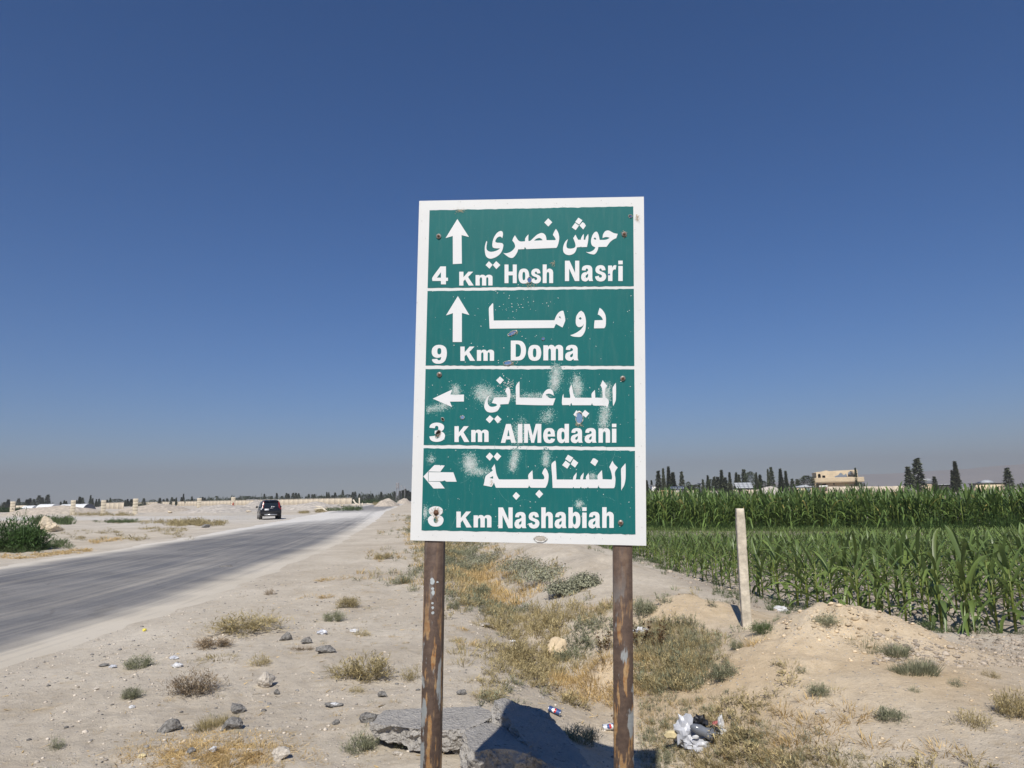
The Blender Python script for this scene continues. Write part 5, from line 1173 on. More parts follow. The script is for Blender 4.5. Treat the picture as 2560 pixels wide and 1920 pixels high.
LIT = [(886, 1581, 13, 'plastic_white', 'white plastic bag scrap on the verge left of the sign'), (434, 1648, 13, 'plastic_grey', 'silver and white wrapper at the edge of the flat dry grass'), (443, 1668, 16, 'plastic_white', 'pale rag below the silver wrapper'),
       (1283, 1605, 8, 'plastic_white', 'small white scrap in the weeds under the sign'), (1603, 1582, 22, 'plastic_white', 'white bag behind the right post'), (1407, 1418, 7, 'plastic_white', 'white scrap caught in the felted grey shrubs'), (898, 1665, 8, 'plastic_white', 'small white scrap inside the spreading olive weed'),
       (1468, 1538, 6, 'plastic_white', 'tiny white scrap low in the ditch under the sign'), (1952, 1528, 20, 'plastic_white', 'pale rag on the ground right of the pitted concrete post'), (282, 1669, 11, 'plastic_grey', 'thin grey scrap beside the grey green weed'), (805, 1585, 16, 'plastic_grey', 'flattened grey scrap above the dark rough stone'),
       (330, 1770, 10, 'plastic_white', 'thin white scrap below the small fresh green weed'), (836, 1766, 14, 'plastic_white', 'flat white strip above the slab weed'), (355, 1893, 12, 'card', 'pale card scrap at the bottom left edge of the straw'), (1690, 1846, 10, 'card', 'yellowish card scrap left of the rubbish bag'),
       (80, 1365, 6, 'can_blue', 'blue scrap on the far roadside by the green weeds')]
for k, (x, y, s, mt, lab) in enumerate(LIT):
    c = lit(x, y, 0); m_ = s * c.y / FPX * .85; crumple('litter_scrap', c + Vector((0, 0, m_ * .3)), (m_, m_ * .7, m_ * .45), M[mt], 30 + k, lab, 'litter', fold=.4, sub=3, group='litter on the verge')
c = lit(361, 1578, .015); rock('lemon', c, (.045, .035, .03), M['yellow'], 88, 'squashed yellow lemon near the asphalt edge', 'lemon', sub=2)
# little grains of litter wood and chips
# ------------------------------------------------------------------ background helpers
M['wall_cream'] = simple('cream_block_wall', (.62, .54, .42), .9, .10, .8, .2, .02)
M['wall_cap'] = simple('wall_coping', (.52, .47, .39), .9, .12, 1.5)
M['pillar'] = simple('pillar_concrete', (.60, .53, .41), .92, .12, 2.0, .3, .03)
M['graffiti'] = simple('red_graffiti', (.50, .10, .06), .8, .3, 6)
M['heap_grey'] = simple('grey_spoil', (.50, .455, .40), .95, .26, 1.6, 1.0, .3, .1)
M['heap_beige'] = simple('beige_spoil', (.53, .46, .375), .95, .24, 1.6, 1.0, .3, .1)
M['heap_sand'] = simple('sand_heap', (.56, .39, .20), .95, .10, .9, .3, .06, .1)
M['film_white'] = simple('greenhouse_film', (.74, .75, .74), .5, .06, 1.2)
M['film_dark'] = simple('greenhouse_end', (.13, .14, .17), .6, .2, 2)
M['ash_wood'] = simple('weathered_beam', (.68, .61, .49), .9, .12, 2)
M['dark_shrub'] = M['broad']
def heap(name, x0, x1, ytop, ybase, d, mat, label, depth=None, seed=0, cat='spoil heap', res=44, pw=1.6):
    a, b_ = far(x0, ybase, d), far(x1, ybase, d); tp = far((x0 + x1) / 2, ytop, d); cx = (a + b_) / 2; rx = abs(b_[0] - a[0]) / 2; ry = depth or rx * .6; h = tp[2] + .1
    g = np.linspace(-1, 1, res); X, Y = np.meshgrid(g, np.linspace(-1, 1, 24), indexing='ij'); rr = np.clip(1 - np.sqrt(X ** 2 + Y ** 2), 0, 1)
    Z = h * (1 - (1 - rr) ** pw) * (1 + .30 * fbm(X * rx, Y * ry, 2.4 / max(rx, 1), 4, seed)) + .10 * fbm(X * rx, Y * ry, .9, 3, seed + 1) * (rr > .04) - .12
    V = np.stack([X * rx, Y * ry, Z], -1).reshape(-1, 3); n, m = X.shape; i = np.arange(n - 1)[:, None]; j = np.arange(m - 1)[None]
    q = np.stack([i * m + j, (i + 1) * m + j, (i + 1) * m + j + 1, i * m + j + 1], -1).reshape(-1, 4)
    o = obj(name, mesh_np(name, V, q, smooth=True), mat, None, (cx[0], d, 0)); tag(o, label, cat); return o
def conifer_arr(r, h=1.0, w_=.2, n=900, kind='cypress'):
    """crown of many small sprays, uneven outline"""
    t = r.random(n) ** .85
    prof = {'cypress': (1 - t) ** .55 * (.6 + .45 * np.sin(np.pi * np.minimum(1, .2 + t))), 'fir': (1 - t) ** .85 + .10 * np.sin(t * 40), 'round': np.sqrt(np.clip(1 - (2 * t - 1) ** 2, 0, 1)) * 1.0}[kind]
    a = r.uniform(0, 6.28, n); lob = 1 + .20 * np.sin(a * 3 + t * 9) + .16 * np.sin(a * 5 - t * 17)
    rad = w_ * np.clip(prof, .03, 1.3) * lob * np.sqrt(r.random(n)) ** .55 * r.uniform(.75, 1.15, n)
    p = np.stack([np.cos(a) * rad, np.sin(a) * rad, h * (.06 + .93 * t) if kind != 'round' else h * (.25 + .74 * t)], -1)
    up = {'cypress': 1.3, 'fir': .1, 'round': .3}[kind]
    d = unit(np.stack([np.cos(a), np.sin(a), np.full(n, up)], -1) + r.normal(0, .35, (n, 3))); s = h * {'cypress': .055, 'fir': .065, 'round': .06}[kind]
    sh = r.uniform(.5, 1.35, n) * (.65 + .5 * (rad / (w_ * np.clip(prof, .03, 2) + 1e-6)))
    return blades(p, d, s * r.uniform(.7, 1.6, n), s * r.uniform(.45, .9, n), np.full(n, .15), sh, 2, r)
TREE = {}
for kind, wv in (('cypress', .10), ('fir', .20), ('round', .42)):
    for k in range(4):
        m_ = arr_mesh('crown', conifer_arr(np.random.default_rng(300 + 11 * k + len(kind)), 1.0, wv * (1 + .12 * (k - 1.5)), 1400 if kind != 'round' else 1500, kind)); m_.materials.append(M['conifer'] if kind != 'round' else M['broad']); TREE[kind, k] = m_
_tk = MB().tube([(0, 0, -.02), (0, 0, .25), (0, 0, .7)], [.022, .016, .005], 6).mesh('trunk'); _tk.materials.append(M['bark'])
def tree(x, ytop, d, kind, label, group=None, wpx=None, var=0, ybase=None, name=None):
    p = far(x, ytop, d); h = p[2] + .05; z0 = 0.0
    e = empty(name or {'cypress': 'cypress_tree', 'fir': 'conifer_tree', 'round': 'broadleaf_tree'}[kind], (p[0], d, -.05), var * 1.3)
    w0 = {'cypress': .10, 'fir': .20, 'round': .42}[kind] * (1 + .12 * (var % 4 - 1.5)) * 2.0
    sx = 1.0 if wpx is None else (wpx * d / FPX) / (w0 * h)
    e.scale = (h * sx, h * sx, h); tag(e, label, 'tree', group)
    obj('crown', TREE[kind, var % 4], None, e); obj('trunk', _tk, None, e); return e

# ------------------------------------------------------------------ left: beyond the road
# spoil heaps
heap('spoil_heap', 20, 262, 1264.5, 1287, 128, M['heap_beige'], 'long low beige spoil heap behind the leftmost pillars', 9, 1, pw=1.9)
heap('spoil_heap', 300, 470, 1259.5, 1281, 133, M['heap_beige'], 'beige spoil heap right of the fourth pillar', 10, 2, pw=1.7)
heap('spoil_heap', 450, 660, 1262, 1284, 112, M['heap_grey'], 'low grey rubble heap between the two right pillars', 7, 3, pw=1.5)
heap('spoil_heap', 585, 705, 1252.5, 1281, 120, M['heap_grey'], 'grey gravel heap right of the red daubed pillar', 7, 4, pw=1.2)
heap('spoil_heap', 690, 870, 1256, 1275, 128, M['heap_grey'], 'long grey gravel heap in front of the right wall end', 6, 5, pw=1.7)
heap('spoil_heap', 935, 1000, 1247, 1262, 150, M['heap_beige'], 'small pale spoil heap beside the far road', 6, 6, pw=1.6)
heap('spoil_heap', 990, 1030, 1246, 1254, 210, M['heap_beige'], 'low pale bank at the far bend of the road', 6, 7, pw=1.6)
# square concrete pillars
for k, (x, yb, yt, wp, lab) in enumerate(((30, 1287.5, 1253.8, 10.5, 'leftmost square concrete pillar beyond the road'), (181, 1287.8, 1250.8, 10.5, 'second concrete pillar from the left, tall and plain'), (257, 1287, 1250.6, 10.5, 'third concrete pillar from the left'), (337, 1285.5, 1246.6, 11, 'fourth concrete pillar from the left, nearest the side road'), (497, 1275, 1245.6, 9.5, 'fifth concrete pillar from the left, behind the rubble'), (582, 1270, 1243, 9, 'rightmost concrete pillar daubed with red paint'))):
    p = on_plane(x, yb, 0); d = p[1]; hgt = far(x, yt, d)[2]; w_ = wp * d / FPX
    m_ = MB(); n = 5
    for i in range(n): m_.box((0, 0, hgt * (i + .5) / n), (w_ * (1 + .02 * (-1) ** i), w_ * .95 * (1 + .02 * (-1) ** i), hgt / n - (.006 if i < n - 1 else 0)))
    m_.box((0, 0, -.2), (w_ * 1.02, w_, .6))
    e = obj('pillar', bevel(m_.mesh('pillar'), .02), M['pillar'], None, (p[0], p[1], 0), (0, 0, .55)); tag(e, lab, 'pillar', 'concrete pillars beyond the road')
    if k == 5:
        for i, (u, z, a_, b2) in enumerate(((-.1, .95, .42, .30), (.05, .62, .34, .22), (-.05, 1.25, .22, .16))): 
            obj('red_paint', MB().box((0, 0, 0), (a_, .02, b2)).mesh('red_paint'), M['graffiti'], e, (u * .6, -w_ * .5 - .002 + 0, z), (0, .3 * (i - 1), 0))
# long block wall with panels
A, B = np.array(far(879, 1260, 236)), np.array(far(300, 1262, 400)); A[2] = B[2] = 0; L = np.linalg.norm(B - A); n = 66; ux = (B - A) / L; ang = math.atan2(ux[1], ux[0])
e = empty('block_wall', A, ang); tag(e, 'long cream block boundary wall with a dark coping beyond the rubble', 'wall')
pm = bevel(MB().box((0, 0, .86), (L / n - .10, .20, 2.0)).mesh('wall_panel'), .02); qm = MB().box((0, 0, .88), (.10, .23, 1.9)).mesh('wall_pier'); cm = MB().box((0, 0, 1.97), (L / n * .999, .34, .16)).mesh('coping')
for i in range(n):
    obj('wall_panel', pm, M['wall_cream'], e, ((i + .5) * L / n, 0, 0)); obj('wall_pier', qm, M['wall_cap'], e, (i * L / n, 0, 0)); obj('coping', cm, M['wall_cap'], e, ((i + .5) * L / n, 0, 0))
A2, B2 = np.array(far(309, 1262, 215)), np.array(far(262, 1262, 240)); A2[2] = B2[2] = 0; L2 = np.linalg.norm(B2 - A2); e = empty('block_wall', A2, math.atan2((B2 - A2)[1], (B2 - A2)[0])); tag(e, 'short separate cream wall right of the white tunnels', 'wall')
pm2 = bevel(MB().box((0, 0, .9), (L2 / 4 - .08, .2, 1.9)).mesh('wall_panel'), .02)
for i in range(4): obj('wall_panel', pm2, M['wall_cream'], e, ((i + .5) * L2 / 4, 0, 0))
obj('coping', MB().box((L2 / 2, 0, 1.92), (L2, .3, .12)).mesh('coping'), M['wall_cap'], e)
A2, B2 = np.array(far(66, 1266, 205)), np.array(far(40, 1266, 205)); A2[2] = B2[2] = 0; L2 = np.linalg.norm(B2 - A2); e = empty('block_wall', A2, math.atan2((B2 - A2)[1], (B2 - A2)[0])); tag(e, 'short cream wall right of the leftmost pillar', 'wall')
for i in range(3): obj('wall_panel', MB().box(((i + .5) * L2 / 3, 0, .75), (L2 / 3 - .06, .2, 1.7)).mesh('wall_panel'), M['wall_cream'], e)
# white plastic tunnels
def tunnel(x0, x1, ytop, d, label, end=True):
    a, b_ = far(x0, ytop, d), far(x1, ytop, d); h = a[2]; Lg = b_[0] - a[0]; r = 2.0; n = 14; V = []; Fq = []
    for i in range(9):
        for k in range(n + 1): th = math.pi * k / n; V.append((Lg * i / 8, -math.cos(th) * r, math.sin(th) * (h + .3) * (1 - .02 * (i % 2)) - .3))
    for i in range(8):
        for k in range(n): Fq.append((i * (n + 1) + k, (i + 1) * (n + 1) + k, (i + 1) * (n + 1) + k + 1, i * (n + 1) + k + 1))
    e = empty('plastic_tunnel', (a[0], d, 0), -.25); tag(e, label, 'greenhouse tunnel')
    obj('cover', mesh_np('cover', V, np.array(Fq), smooth=True), M['film_white'], e)
    for s, mt in ((0, 'film_white'), (1, 'film_dark')):
        base = [(Lg * s + (.02 if s else -.02), -math.cos(math.pi * k / n) * r * .99, math.sin(math.pi * k / n) * (h + .28) - .3) for k in range(n + 1)]
        V2 = base + [(Lg * s, 0, -.3)]; obj('end_wall', mesh_np('end_wall', V2, np.array([(n + 1, k, k + 1) for k in range(n)])), M[mt] if end else M['film_white'], e)
tunnel(160, 238, 1260.5, 165, 'white plastic tunnel with a dark open end, between the second and third pillars')
tunnel(104, 151, 1260.3, 185, 'white plastic tunnel left of the second pillar', False)
tunnel(66, 100, 1264, 190, 'lowest white plastic tunnel, right of the leftmost pillar', False)
# limestone boulder, block and beams
c = on_plane(118, 1331, 0); rock('boulder', (c[0], c[1], .30), (.78, .7, .62), M['lime'], 201, 'large pale limestone boulder right of the dark green bushes', 'boulder', sub=4, rz=.3)
c = on_plane(400, 1279, 0); rock('stone_block', (c[0], c[1], .35), (.85, .7, .6), M['lime'], 202, 'pale squared stone block on the rubble right of the fourth pillar', 'stone', sub=3)
def beam(p0, p1, w_, label, name='concrete_beam', mat='ash_wood', cat='beam'):
    p0, p1 = Vector(p0), Vector(p1); d = p1 - p0; q = d.to_track_quat('X', 'Z'); me = bevel(MB().box((0, 0, 0), (d.length, w_, w_)).mesh(name), w_ * .1); o = obj(name, me, M[mat], None, (p0 + p1) / 2); o.rotation_euler = q.to_euler(); tag(o, label, cat); return o
def bm_px(a, b_, d, wpx, lab, dd=0): return beam(far(a[0], a[1], d), far(b_[0], b_[1], d + dd), wpx * d / FPX, lab)
bm_px((883, 1249), (888, 1257), 172, 3.2, 'upper leaning pale beam at the wall end'); bm_px((886, 1256), (902, 1264), 168, 2.4, 'lower fallen pale beam at the wall end')
bm_px((898.5, 1244.5), (898.5, 1263), 165, 3.0, 'upright pale post right of the wall end'); bm_px((906, 1257), (906, 1264), 166, 2.4, 'short pale stump right of the upright post'); bm_px((917, 1258.5), (929, 1261.5), 158, 2.4, 'fallen pale beam near the far road edge')
bm_px((789, 1265.5), (806, 1268), 104, 3.0, 'topmost fallen beam of the rubble by the road'); bm_px((785, 1273), (806, 1270.5), 96, 2.6, 'lower fallen beam of the rubble by the road'); bm_px((806, 1269), (816, 1278), 94, 3.6, 'short thick beam of the rubble by the road'); bm_px((880, 1262), (892, 1260), 150, 2, 'thin pale slab at the foot of the wall end'); bm_px((951, 1253), (966, 1251), 165, 1.6, 'thin pale beam on the far spoil heap')
for k, (x, y, s, lab) in enumerate(((838, 1269, .55, 'pale rubble block below the grey gravel heap'), (620, 1281, .4, 'pale rubble block beside the side road'), (425, 1283, .4, 'grey rubble block on the low rubble heap'), (855, 1266.5, .5, 'pale rubble block near the wall end'), (515, 1319, .28, 'dark lump in the weeds at the road junction'))):
    c = on_plane(x, y, 0); rock('rubble_block', (c[0], c[1], s * .4), (s * 1.3, s, s * .6), M['lime'] if k != 4 else M['rock_dark'], 210 + k, lab, 'stone', sub=2)
# weeds beyond the road
lw = []; lo = []; ld = []
gl = np.random.default_rng(90)
def strip(dst, x0, x1, y0, y1, n, r, h, dens=0.0):
    for _ in range(n):
        px, py = gl.uniform(x0, x1), gl.uniform(y0, y1)
        if fbm(px * .02, py * .12, 1.0, 2, 81) < dens: continue
        py += max(0, (px - 60)) * -.10 if dst is ld else 0; p = on_plane(px, py, 0); s = gl.uniform(.6, 1.3); dst.append(((p[0], p[1], 0), r * s, h * s, gl.integers(2), gl.uniform(.75, 1.25)))
strip(lw, 95, 180, 1355, 1374, 110, .30, .22, -.2); strip(lw, 0, 95, 1368, 1384, 110, .34, .26, -.5); strip(lw, 85, 175, 1298, 1312, 160, .75, .5, -.3); strip(lw, 225, 340, 1300, 1308, 120, .6, .32, .0); strip(lw, 815, 905, 1264, 1278, 260, .75, .42, -.3)
strip(ld, 0, 230, 1388, 1398, 170, .24, .10, -.4); strip(ld, 230, 300, 1362, 1378, 90, .3, .12, 0); strip(lo, 430, 510, 1305, 1316, 90, .5, .35, -.2)
strip(lo, 140, 480, 1302, 1352, 700, .36, .16, .25); strip(lo, 355, 520, 1303, 1315, 110, .5, .28, .1); strip(lo, 935, 975, 1254, 1264, 150, 1.0, .6, -.4); strip(lo, 980, 1000, 1245, 1252, 90, 1.3, 1.0, -.5); strip(lo, 60, 330, 1284, 1290, 240, .7, .4, .05); strip(lo, 500, 560, 1306, 1316, 60, .6, .3, 0); strip(lo, 745, 770, 1280, 1284, 40, .6, .3, -.4); strip(lo, 790, 815, 1272, 1282, 50, .6, .35, -.2)
scatter_stuff('roadside_green_weeds', 'green weeds on the far side of the road', M['fresh_green'], lw, [mk_t, mk_b], gl)
scatter_stuff('roadside_straw', 'dry yellow grass edging the far side of the road', M['straw'], ld, [mk_t, mk_b], gl)
scatter_stuff('roadside_olive_weeds', 'olive weeds among the rubble beyond the road', M['dry_olive'], lo, [mk_t, mk_b], gl)
# big reed clumps at the left edge
for k, (x, w_, h, lab) in enumerate(((22, 1.05, 1.42, 'large rounded dark green leafy bush at the left picture edge'), (72, .62, 1.12, 'smaller dark green leafy bush between the large one and the boulder'))):
    c = on_plane(x, 1378, 0); r = np.random.default_rng(95 + k); n = 2600; u = unit(r.normal(0, 1, (n, 3))); u[:, 2] = np.abs(u[:, 2]) * 1.0; rr = r.random(n) ** .4; lump = 1 + .22 * np.sin(u[:, 0] * 5 + k) * np.cos(u[:, 2] * 6) + .12 * r.normal(0, 1, n)
    base = u * np.array([w_ * .9, w_ * .9, h * .80]) * (rr * lump)[:, None]; base[:, 2] = np.maximum(base[:, 2], .02)
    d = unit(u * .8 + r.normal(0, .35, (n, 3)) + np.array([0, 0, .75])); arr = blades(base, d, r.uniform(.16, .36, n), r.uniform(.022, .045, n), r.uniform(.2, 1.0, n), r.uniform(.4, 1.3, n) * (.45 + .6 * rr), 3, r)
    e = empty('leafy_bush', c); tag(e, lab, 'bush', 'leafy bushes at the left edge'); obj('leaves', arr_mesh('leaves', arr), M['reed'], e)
    mb_ = MB()
    for i in range(26): t_ = r.uniform(0, 6.28); q = r.uniform(0, w_ * .6); mb_.tube([(math.cos(t_) * q, math.sin(t_) * q, -.05), (math.cos(t_) * q * 1.25, math.sin(t_) * q * 1.25, h * r.uniform(.6, .9))], [.014, .008], 5)
    me = mb_.mesh('canes', col=None); me.color_attributes.new('Col', 'FLOAT_COLOR', 'POINT').data.foreach_set('color', np.ones(len(me.vertices) * 4, np.float32)); obj('canes', me, M['reed'], e)
# far dark hedge bank beside the leftmost pillar
c0_ = far(28, 1283, 150); 
lo2 = []
for _ in range(160): px = gl.uniform(-8, 57); p = on_plane(px, 1280.5, 0); lo2.append(((p[0], p[1] + gl.uniform(-2, 2), 0), 1.2 * gl.uniform(.7, 1.3), 1.0 * gl.uniform(.7, 1.2), 1, gl.uniform(.5, .9)))
scatter_stuff('dark_hedge', 'low dark hedge behind the leftmost pillar', M['dark_weed'], lo2, [mk_t, mk_b], gl)
# tree belt on the left horizon: (x, top, width, kind)
TL = [(11, 1255, 8, 'fir'), (21, 1249, 8, 'cypress'), (47, 1246, 9, 'fir'), (55, 1255, 12, 'round'), (69, 1249, 9, 'cypress'), (76, 1246, 6, 'cypress'), (85, 1247.5, 9, 'fir'), (98, 1238.5, 13, 'fir'), (106, 1243, 9, 'fir'), (120, 1236.5, 11, 'fir'), (152, 1254, 5, 'fir'), (161, 1251, 5, 'cypress'), (166, 1253, 4, 'cypress'), (192, 1251, 4, 'cypress'), (200, 1242, 7, 'cypress'), (206, 1244, 10, 'fir'), (227, 1238.5, 4, 'cypress'), (232, 1246, 4, 'cypress'), (241, 1248, 4, 'cypress'), (248, 1247, 5, 'cypress'), (268, 1249, 6, 'fir'), (276, 1245, 4, 'cypress'), (292, 1247, 24, 'round'), (313, 1250, 4, 'cypress'), (319, 1248, 5, 'cypress'), (329, 1248, 10, 'fir'),
 (360, 1245.5, 8, 'fir'), (382, 1249, 14, 'round'), (400, 1244.5, 7, 'fir'), (409, 1248, 7, 'fir'), (418, 1246, 8, 'fir'), (430, 1243, 8, 'fir'), (436, 1248, 5, 'cypress'), (441, 1244, 3.5, 'cypress'), (454, 1243, 5, 'cypress'), (459, 1235, 4.5, 'cypress'), (470, 1248, 10, 'round'), (480, 1241, 6, 'fir'), (488, 1248, 10, 'round'), (506, 1243, 5, 'cypress'), (512, 1245, 5, 'cypress'), (522, 1248, 12, 'round'), (546, 1246, 12, 'round'), (564, 1248, 5, 'cypress'), (578, 1245, 16, 'round'), (594, 1245, 14, 'round'), (612, 1240, 16, 'round'), (622, 1240, 14, 'round'), (636, 1243, 18, 'round'), (650, 1242, 12, 'round'), (661, 1235, 5, 'cypress'), (672, 1241, 12, 'round'), (679, 1240, 8, 'fir'), (692, 1233, 5, 'cypress'), (705, 1240, 9, 'fir'), (716, 1232.5, 8, 'fir'), (721, 1234, 8, 'fir'), (733, 1232, 8, 'fir'), (740, 1232, 8, 'fir'), (747, 1233, 8, 'fir'), (765, 1241, 6, 'fir'), (772, 1235, 7, 'fir'), (781, 1236, 7, 'fir'), (786, 1235, 8, 'fir'),
 (802, 1239, 12, 'round'), (811, 1240, 6, 'fir'), (817, 1230.5, 4.5, 'cypress'), (822, 1231, 5, 'cypress'), (832, 1238, 10, 'fir'), (838, 1231, 7, 'fir'), (850, 1238, 12, 'round'), (857, 1225, 7.5, 'fir'), (870, 1236, 14, 'round'), (882, 1230, 8, 'fir'), (888, 1229, 8, 'fir'), (899, 1234, 9, 'fir'), (911, 1236, 12, 'round'), (924, 1235, 8, 'fir'), (931, 1234, 8, 'fir'), (945, 1237, 10, 'round'), (953, 1229, 7, 'fir'), (962, 1236, 10, 'round'), (971, 1233, 6, 'fir'), (976, 1234, 5, 'cypress'), (986, 1228, 8, 'fir'), (1001, 1228, 9, 'cypress'), (1007, 1226, 10, 'cypress'), (1013, 1223, 10, 'cypress'), (1019, 1227, 10, 'cypress'), (1024, 1230, 9, 'cypress'), (1032, 1236, 10, 'round')]
ORD = ['first', 'second', 'third', 'fourth', 'fifth', 'sixth', 'seventh', 'eighth', 'ninth', 'tenth', 'eleventh', 'twelfth', 'thirteenth', 'fourteenth']
ZONES = [(30, 'left of the first pillar'), (181, 'between the first and second pillars'), (257, 'between the second and third pillars'), (337, 'between the third and fourth pillars'), (440, 'just right of the fourth pillar'), (497, 'just left of the fifth pillar'), (582, 'between the fifth and sixth pillars'), (648, 'between the last pillar and the car'), (705, 'above the car'), (760, 'just right of the car'), (840, 'above the middle of the wall'), (884, 'above the wall end'), (940, 'above the leaning beams'), (992, 'left of the lattice mast'), (2000, 'right of the lattice mast')]
ZC = {}
for k, (x, yt, wp, kd) in enumerate(TL):
    d = 330 + 60 * ((k * 37) % 11) / 11 + (0 if x < 600 else 40)
    zi = next(i for i, (lim, _) in enumerate(ZONES) if x < lim); key = (zi, kd); ZC[key] = ZC.get(key, 0) + 1; tot_ = sum(1 for q in TL if q[3] == kd and next(i for i, (lim, _) in enumerate(ZONES) if q[0] < lim) == zi)
    lab = ('' if tot_ == 1 else ORD[ZC[key] - 1] + ' ') + {'cypress': 'slim cypress', 'fir': 'ragged conifer', 'round': 'rounded tree'}[kd] + ('' if tot_ == 1 else ' from left') + ' on the horizon, ' + ZONES[zi][1]
    tree(x, yt, d, kd, lab, 'tree belt on the left horizon', wp * 1.6, k)
# undergrowth closing the belt
lo3 = []
for _ in range(420): px = gl.uniform(-10, 1040); p = far(px, 1250, 380); lo3.append(((p[0], 372 + gl.uniform(-8, 8), 0), 3.2 * gl.uniform(.6, 1.3), (3.6 if px > 520 else 2.4) * gl.uniform(.5, 1.3), 1, gl.uniform(.5, 1.1)))
scatter_stuff('far_scrub', 'dark scrub under the tree belt on the left horizon', M['broad'], lo3, [mk_t, mk_b], gl)
lo4 = []
for _ in range(160): px = gl.uniform(885, 985); p = far(px, 1255, 262); lo4.append(((p[0], 262 + gl.uniform(-10, 10), 0), 1.8 * gl.uniform(.6, 1.3), 1.3 * gl.uniform(.6, 1.2), gl.integers(2), gl.uniform(.7, 1.2)))
scatter_stuff('far_green_crop', 'green crop behind the leaning beams', M['dark_weed'], lo4, [mk_t, mk_b], gl)
# palms, masts
M['mast'] = simple('mast_grey', (.30, .29, .30), .7, .1, 3)
def mast(x, ytop, d, label, rings=0, w_=.25):
    p = far(x, ytop, d); h = p[2]; e = empty('mast', (p[0], d, 0)); tag(e, label, 'mast')
    mb_ = MB()
    if rings:
        for sx, sy in ((-1, -1), (1, -1), (1, 1), (-1, 1)): mb_.tube([(sx * w_ * 1.6, sy * w_ * 1.6, 0), (sx * w_, sy * w_, h)], .07, 5)
        for i in range(12):
            z0, z1 = h * i / 12, h * (i + 1) / 12; s = 1 if i % 2 else -1
            mb_.tube([(-s * w_ * 1.3, -w_ * 1.3, z0), (s * w_ * 1.3, -w_ * 1.3, z1)], .04, 4); mb_.tube([(-w_ * 1.3, -s * w_ * 1.3, z0), (-w_ * 1.3, s * w_ * 1.3, z1)], .04, 4)
        mb_.build('lattice', M['mast'], e)
        for i in range(rings): MB().tube([(0, 0, h * (.99 - .10 * i)), (0, 0, h * (.99 - .10 * i) - .55)], .75, 10).build('antenna_drum', M['mast'], e)
    else:
        mb_.tube([(0, 0, 0), (0, 0, h)], [.14, .09], 6).build('pole', M['mast'], e)
        for i in range(2): MB().box((0, 0, h * (.96 - .07 * i)), (1.3, .1, .1)).build('cross_arm', M['mast'], e)
mast(994, 1207, 330, 'lattice radio mast with three drum antennas above the left trees', 3, .45)
mast(1003, 1213, 335, 'thin pole right of the lattice mast'); mast(1012, 1216, 325, 'thin pole with cross arms in front of the last cypress group')
for k, (x, yt, lab) in enumerate(((541, 1237, 'taller of two far palms above the wall'), (527, 1242, 'shorter of two far palms above the wall'))):
    p = far(x, yt, 350); h = p[2]; e = empty('palm_tree', (p[0], 350, 0)); tag(e, lab, 'palm', 'far palms above the wall'); MB().tube([(0, 0, 0), (.1, 0, h * .8)], [.2, .14], 6).build('trunk', M['bark'], e)
    r = np.random.default_rng(k); n = 60; a = r.uniform(0, 6.28, n); obj('crown', arr_mesh('crown', blades(np.tile([.1, 0, h * .8], (n, 1)), unit(np.stack([np.cos(a), np.sin(a), r.uniform(-.3, 1.4, n)], -1)), r.uniform(.8, 1.3, n), np.full(n, .28), np.full(n, .5), r.uniform(.6, 1.2, n), 3, r)), M['broad'], e)
# small far building bits on the left
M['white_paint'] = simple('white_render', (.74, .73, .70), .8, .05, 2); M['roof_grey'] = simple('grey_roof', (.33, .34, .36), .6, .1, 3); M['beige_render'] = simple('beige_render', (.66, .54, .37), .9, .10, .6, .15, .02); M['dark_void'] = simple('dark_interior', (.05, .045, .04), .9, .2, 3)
def hut(x0, x1, yt, d, label, mat='white_paint', roof='roof_grey', dep=3.0, window=True, name='small_building', door=False):
    a, b_ = far(x0, yt, d), far(x1, yt, d); h = a[2]; w_ = b_[0] - a[0]; e = empty(name, ((a[0] + b_[0]) / 2, d, 0)); tag(e, label, 'building')
    obj('wall', MB().box((0, dep / 2, h / 2 - .1), (w_, dep, h - .1)).mesh('wall'), M[mat], e); obj('roof', MB().box((0, dep / 2, h - .06), (w_ + .5, dep + .5, .16)).mesh('roof'), M[roof], e)
    if window:
        f_ = obj('window', MB().box((0, -.03, h * .66), (w_ * .22, .08, h * .26)).mesh('window'), M['dark_void'], e); obj('frame', MB().box((0, -.08, h * .66), (.07, .04, h * .26)).mesh('frame'), M['white_paint'], f_)
    return e
hut(618, 637, 1248.5, 300, 'low white hut above the block wall behind the car', window=False)
# ------------------------------------------------------------------ right: beyond the maize
M['solar'] = simple('solar_panel', (.10, .12, .15), .25, .2, 3, spec=.6); M['alu'] = simple('aluminium_frame', (.45, .46, .48), .4, .1, 5, metal=.6)
M['pale_stone_wall'] = simple('pale_stone_wall', (.58, .50, .39), .9, .12, .9, .2, .02); M['sheet_grey'] = simple('grey_sheet', (.42, .44, .46), .5, .1, 2)
D = 205.0; PM = D / FPX
h0 = far(2043.9, 1225, D); YAW = R(-15.5); ca = 1 / math.cos(R(8.5))
def hx(px): return (px - 2043.9) * PM * ca
def hzz(py, px=2090): return far(px, py, D)[2]
house = empty('ruined_house', (h0[0], D, 0), YAW); tag(house, 'damaged two storey beige house with arched windows beyond the maize', 'house')
def zc(zx, zy): return (2000 + zx / 11.06, 1160 + zy / 11.06)
def wall_xz(name, loops, y, thick, mat, parent):
    me = poly_mesh(name, loops, thick); o = obj(name, me, mat, parent, (0, y + thick / 2, 0), (R(90), 0, 0)); return o
def LZ(pts): return [(hx(zc(a, b)[0]), hzz(zc(a, b)[1])) for a, b in pts]
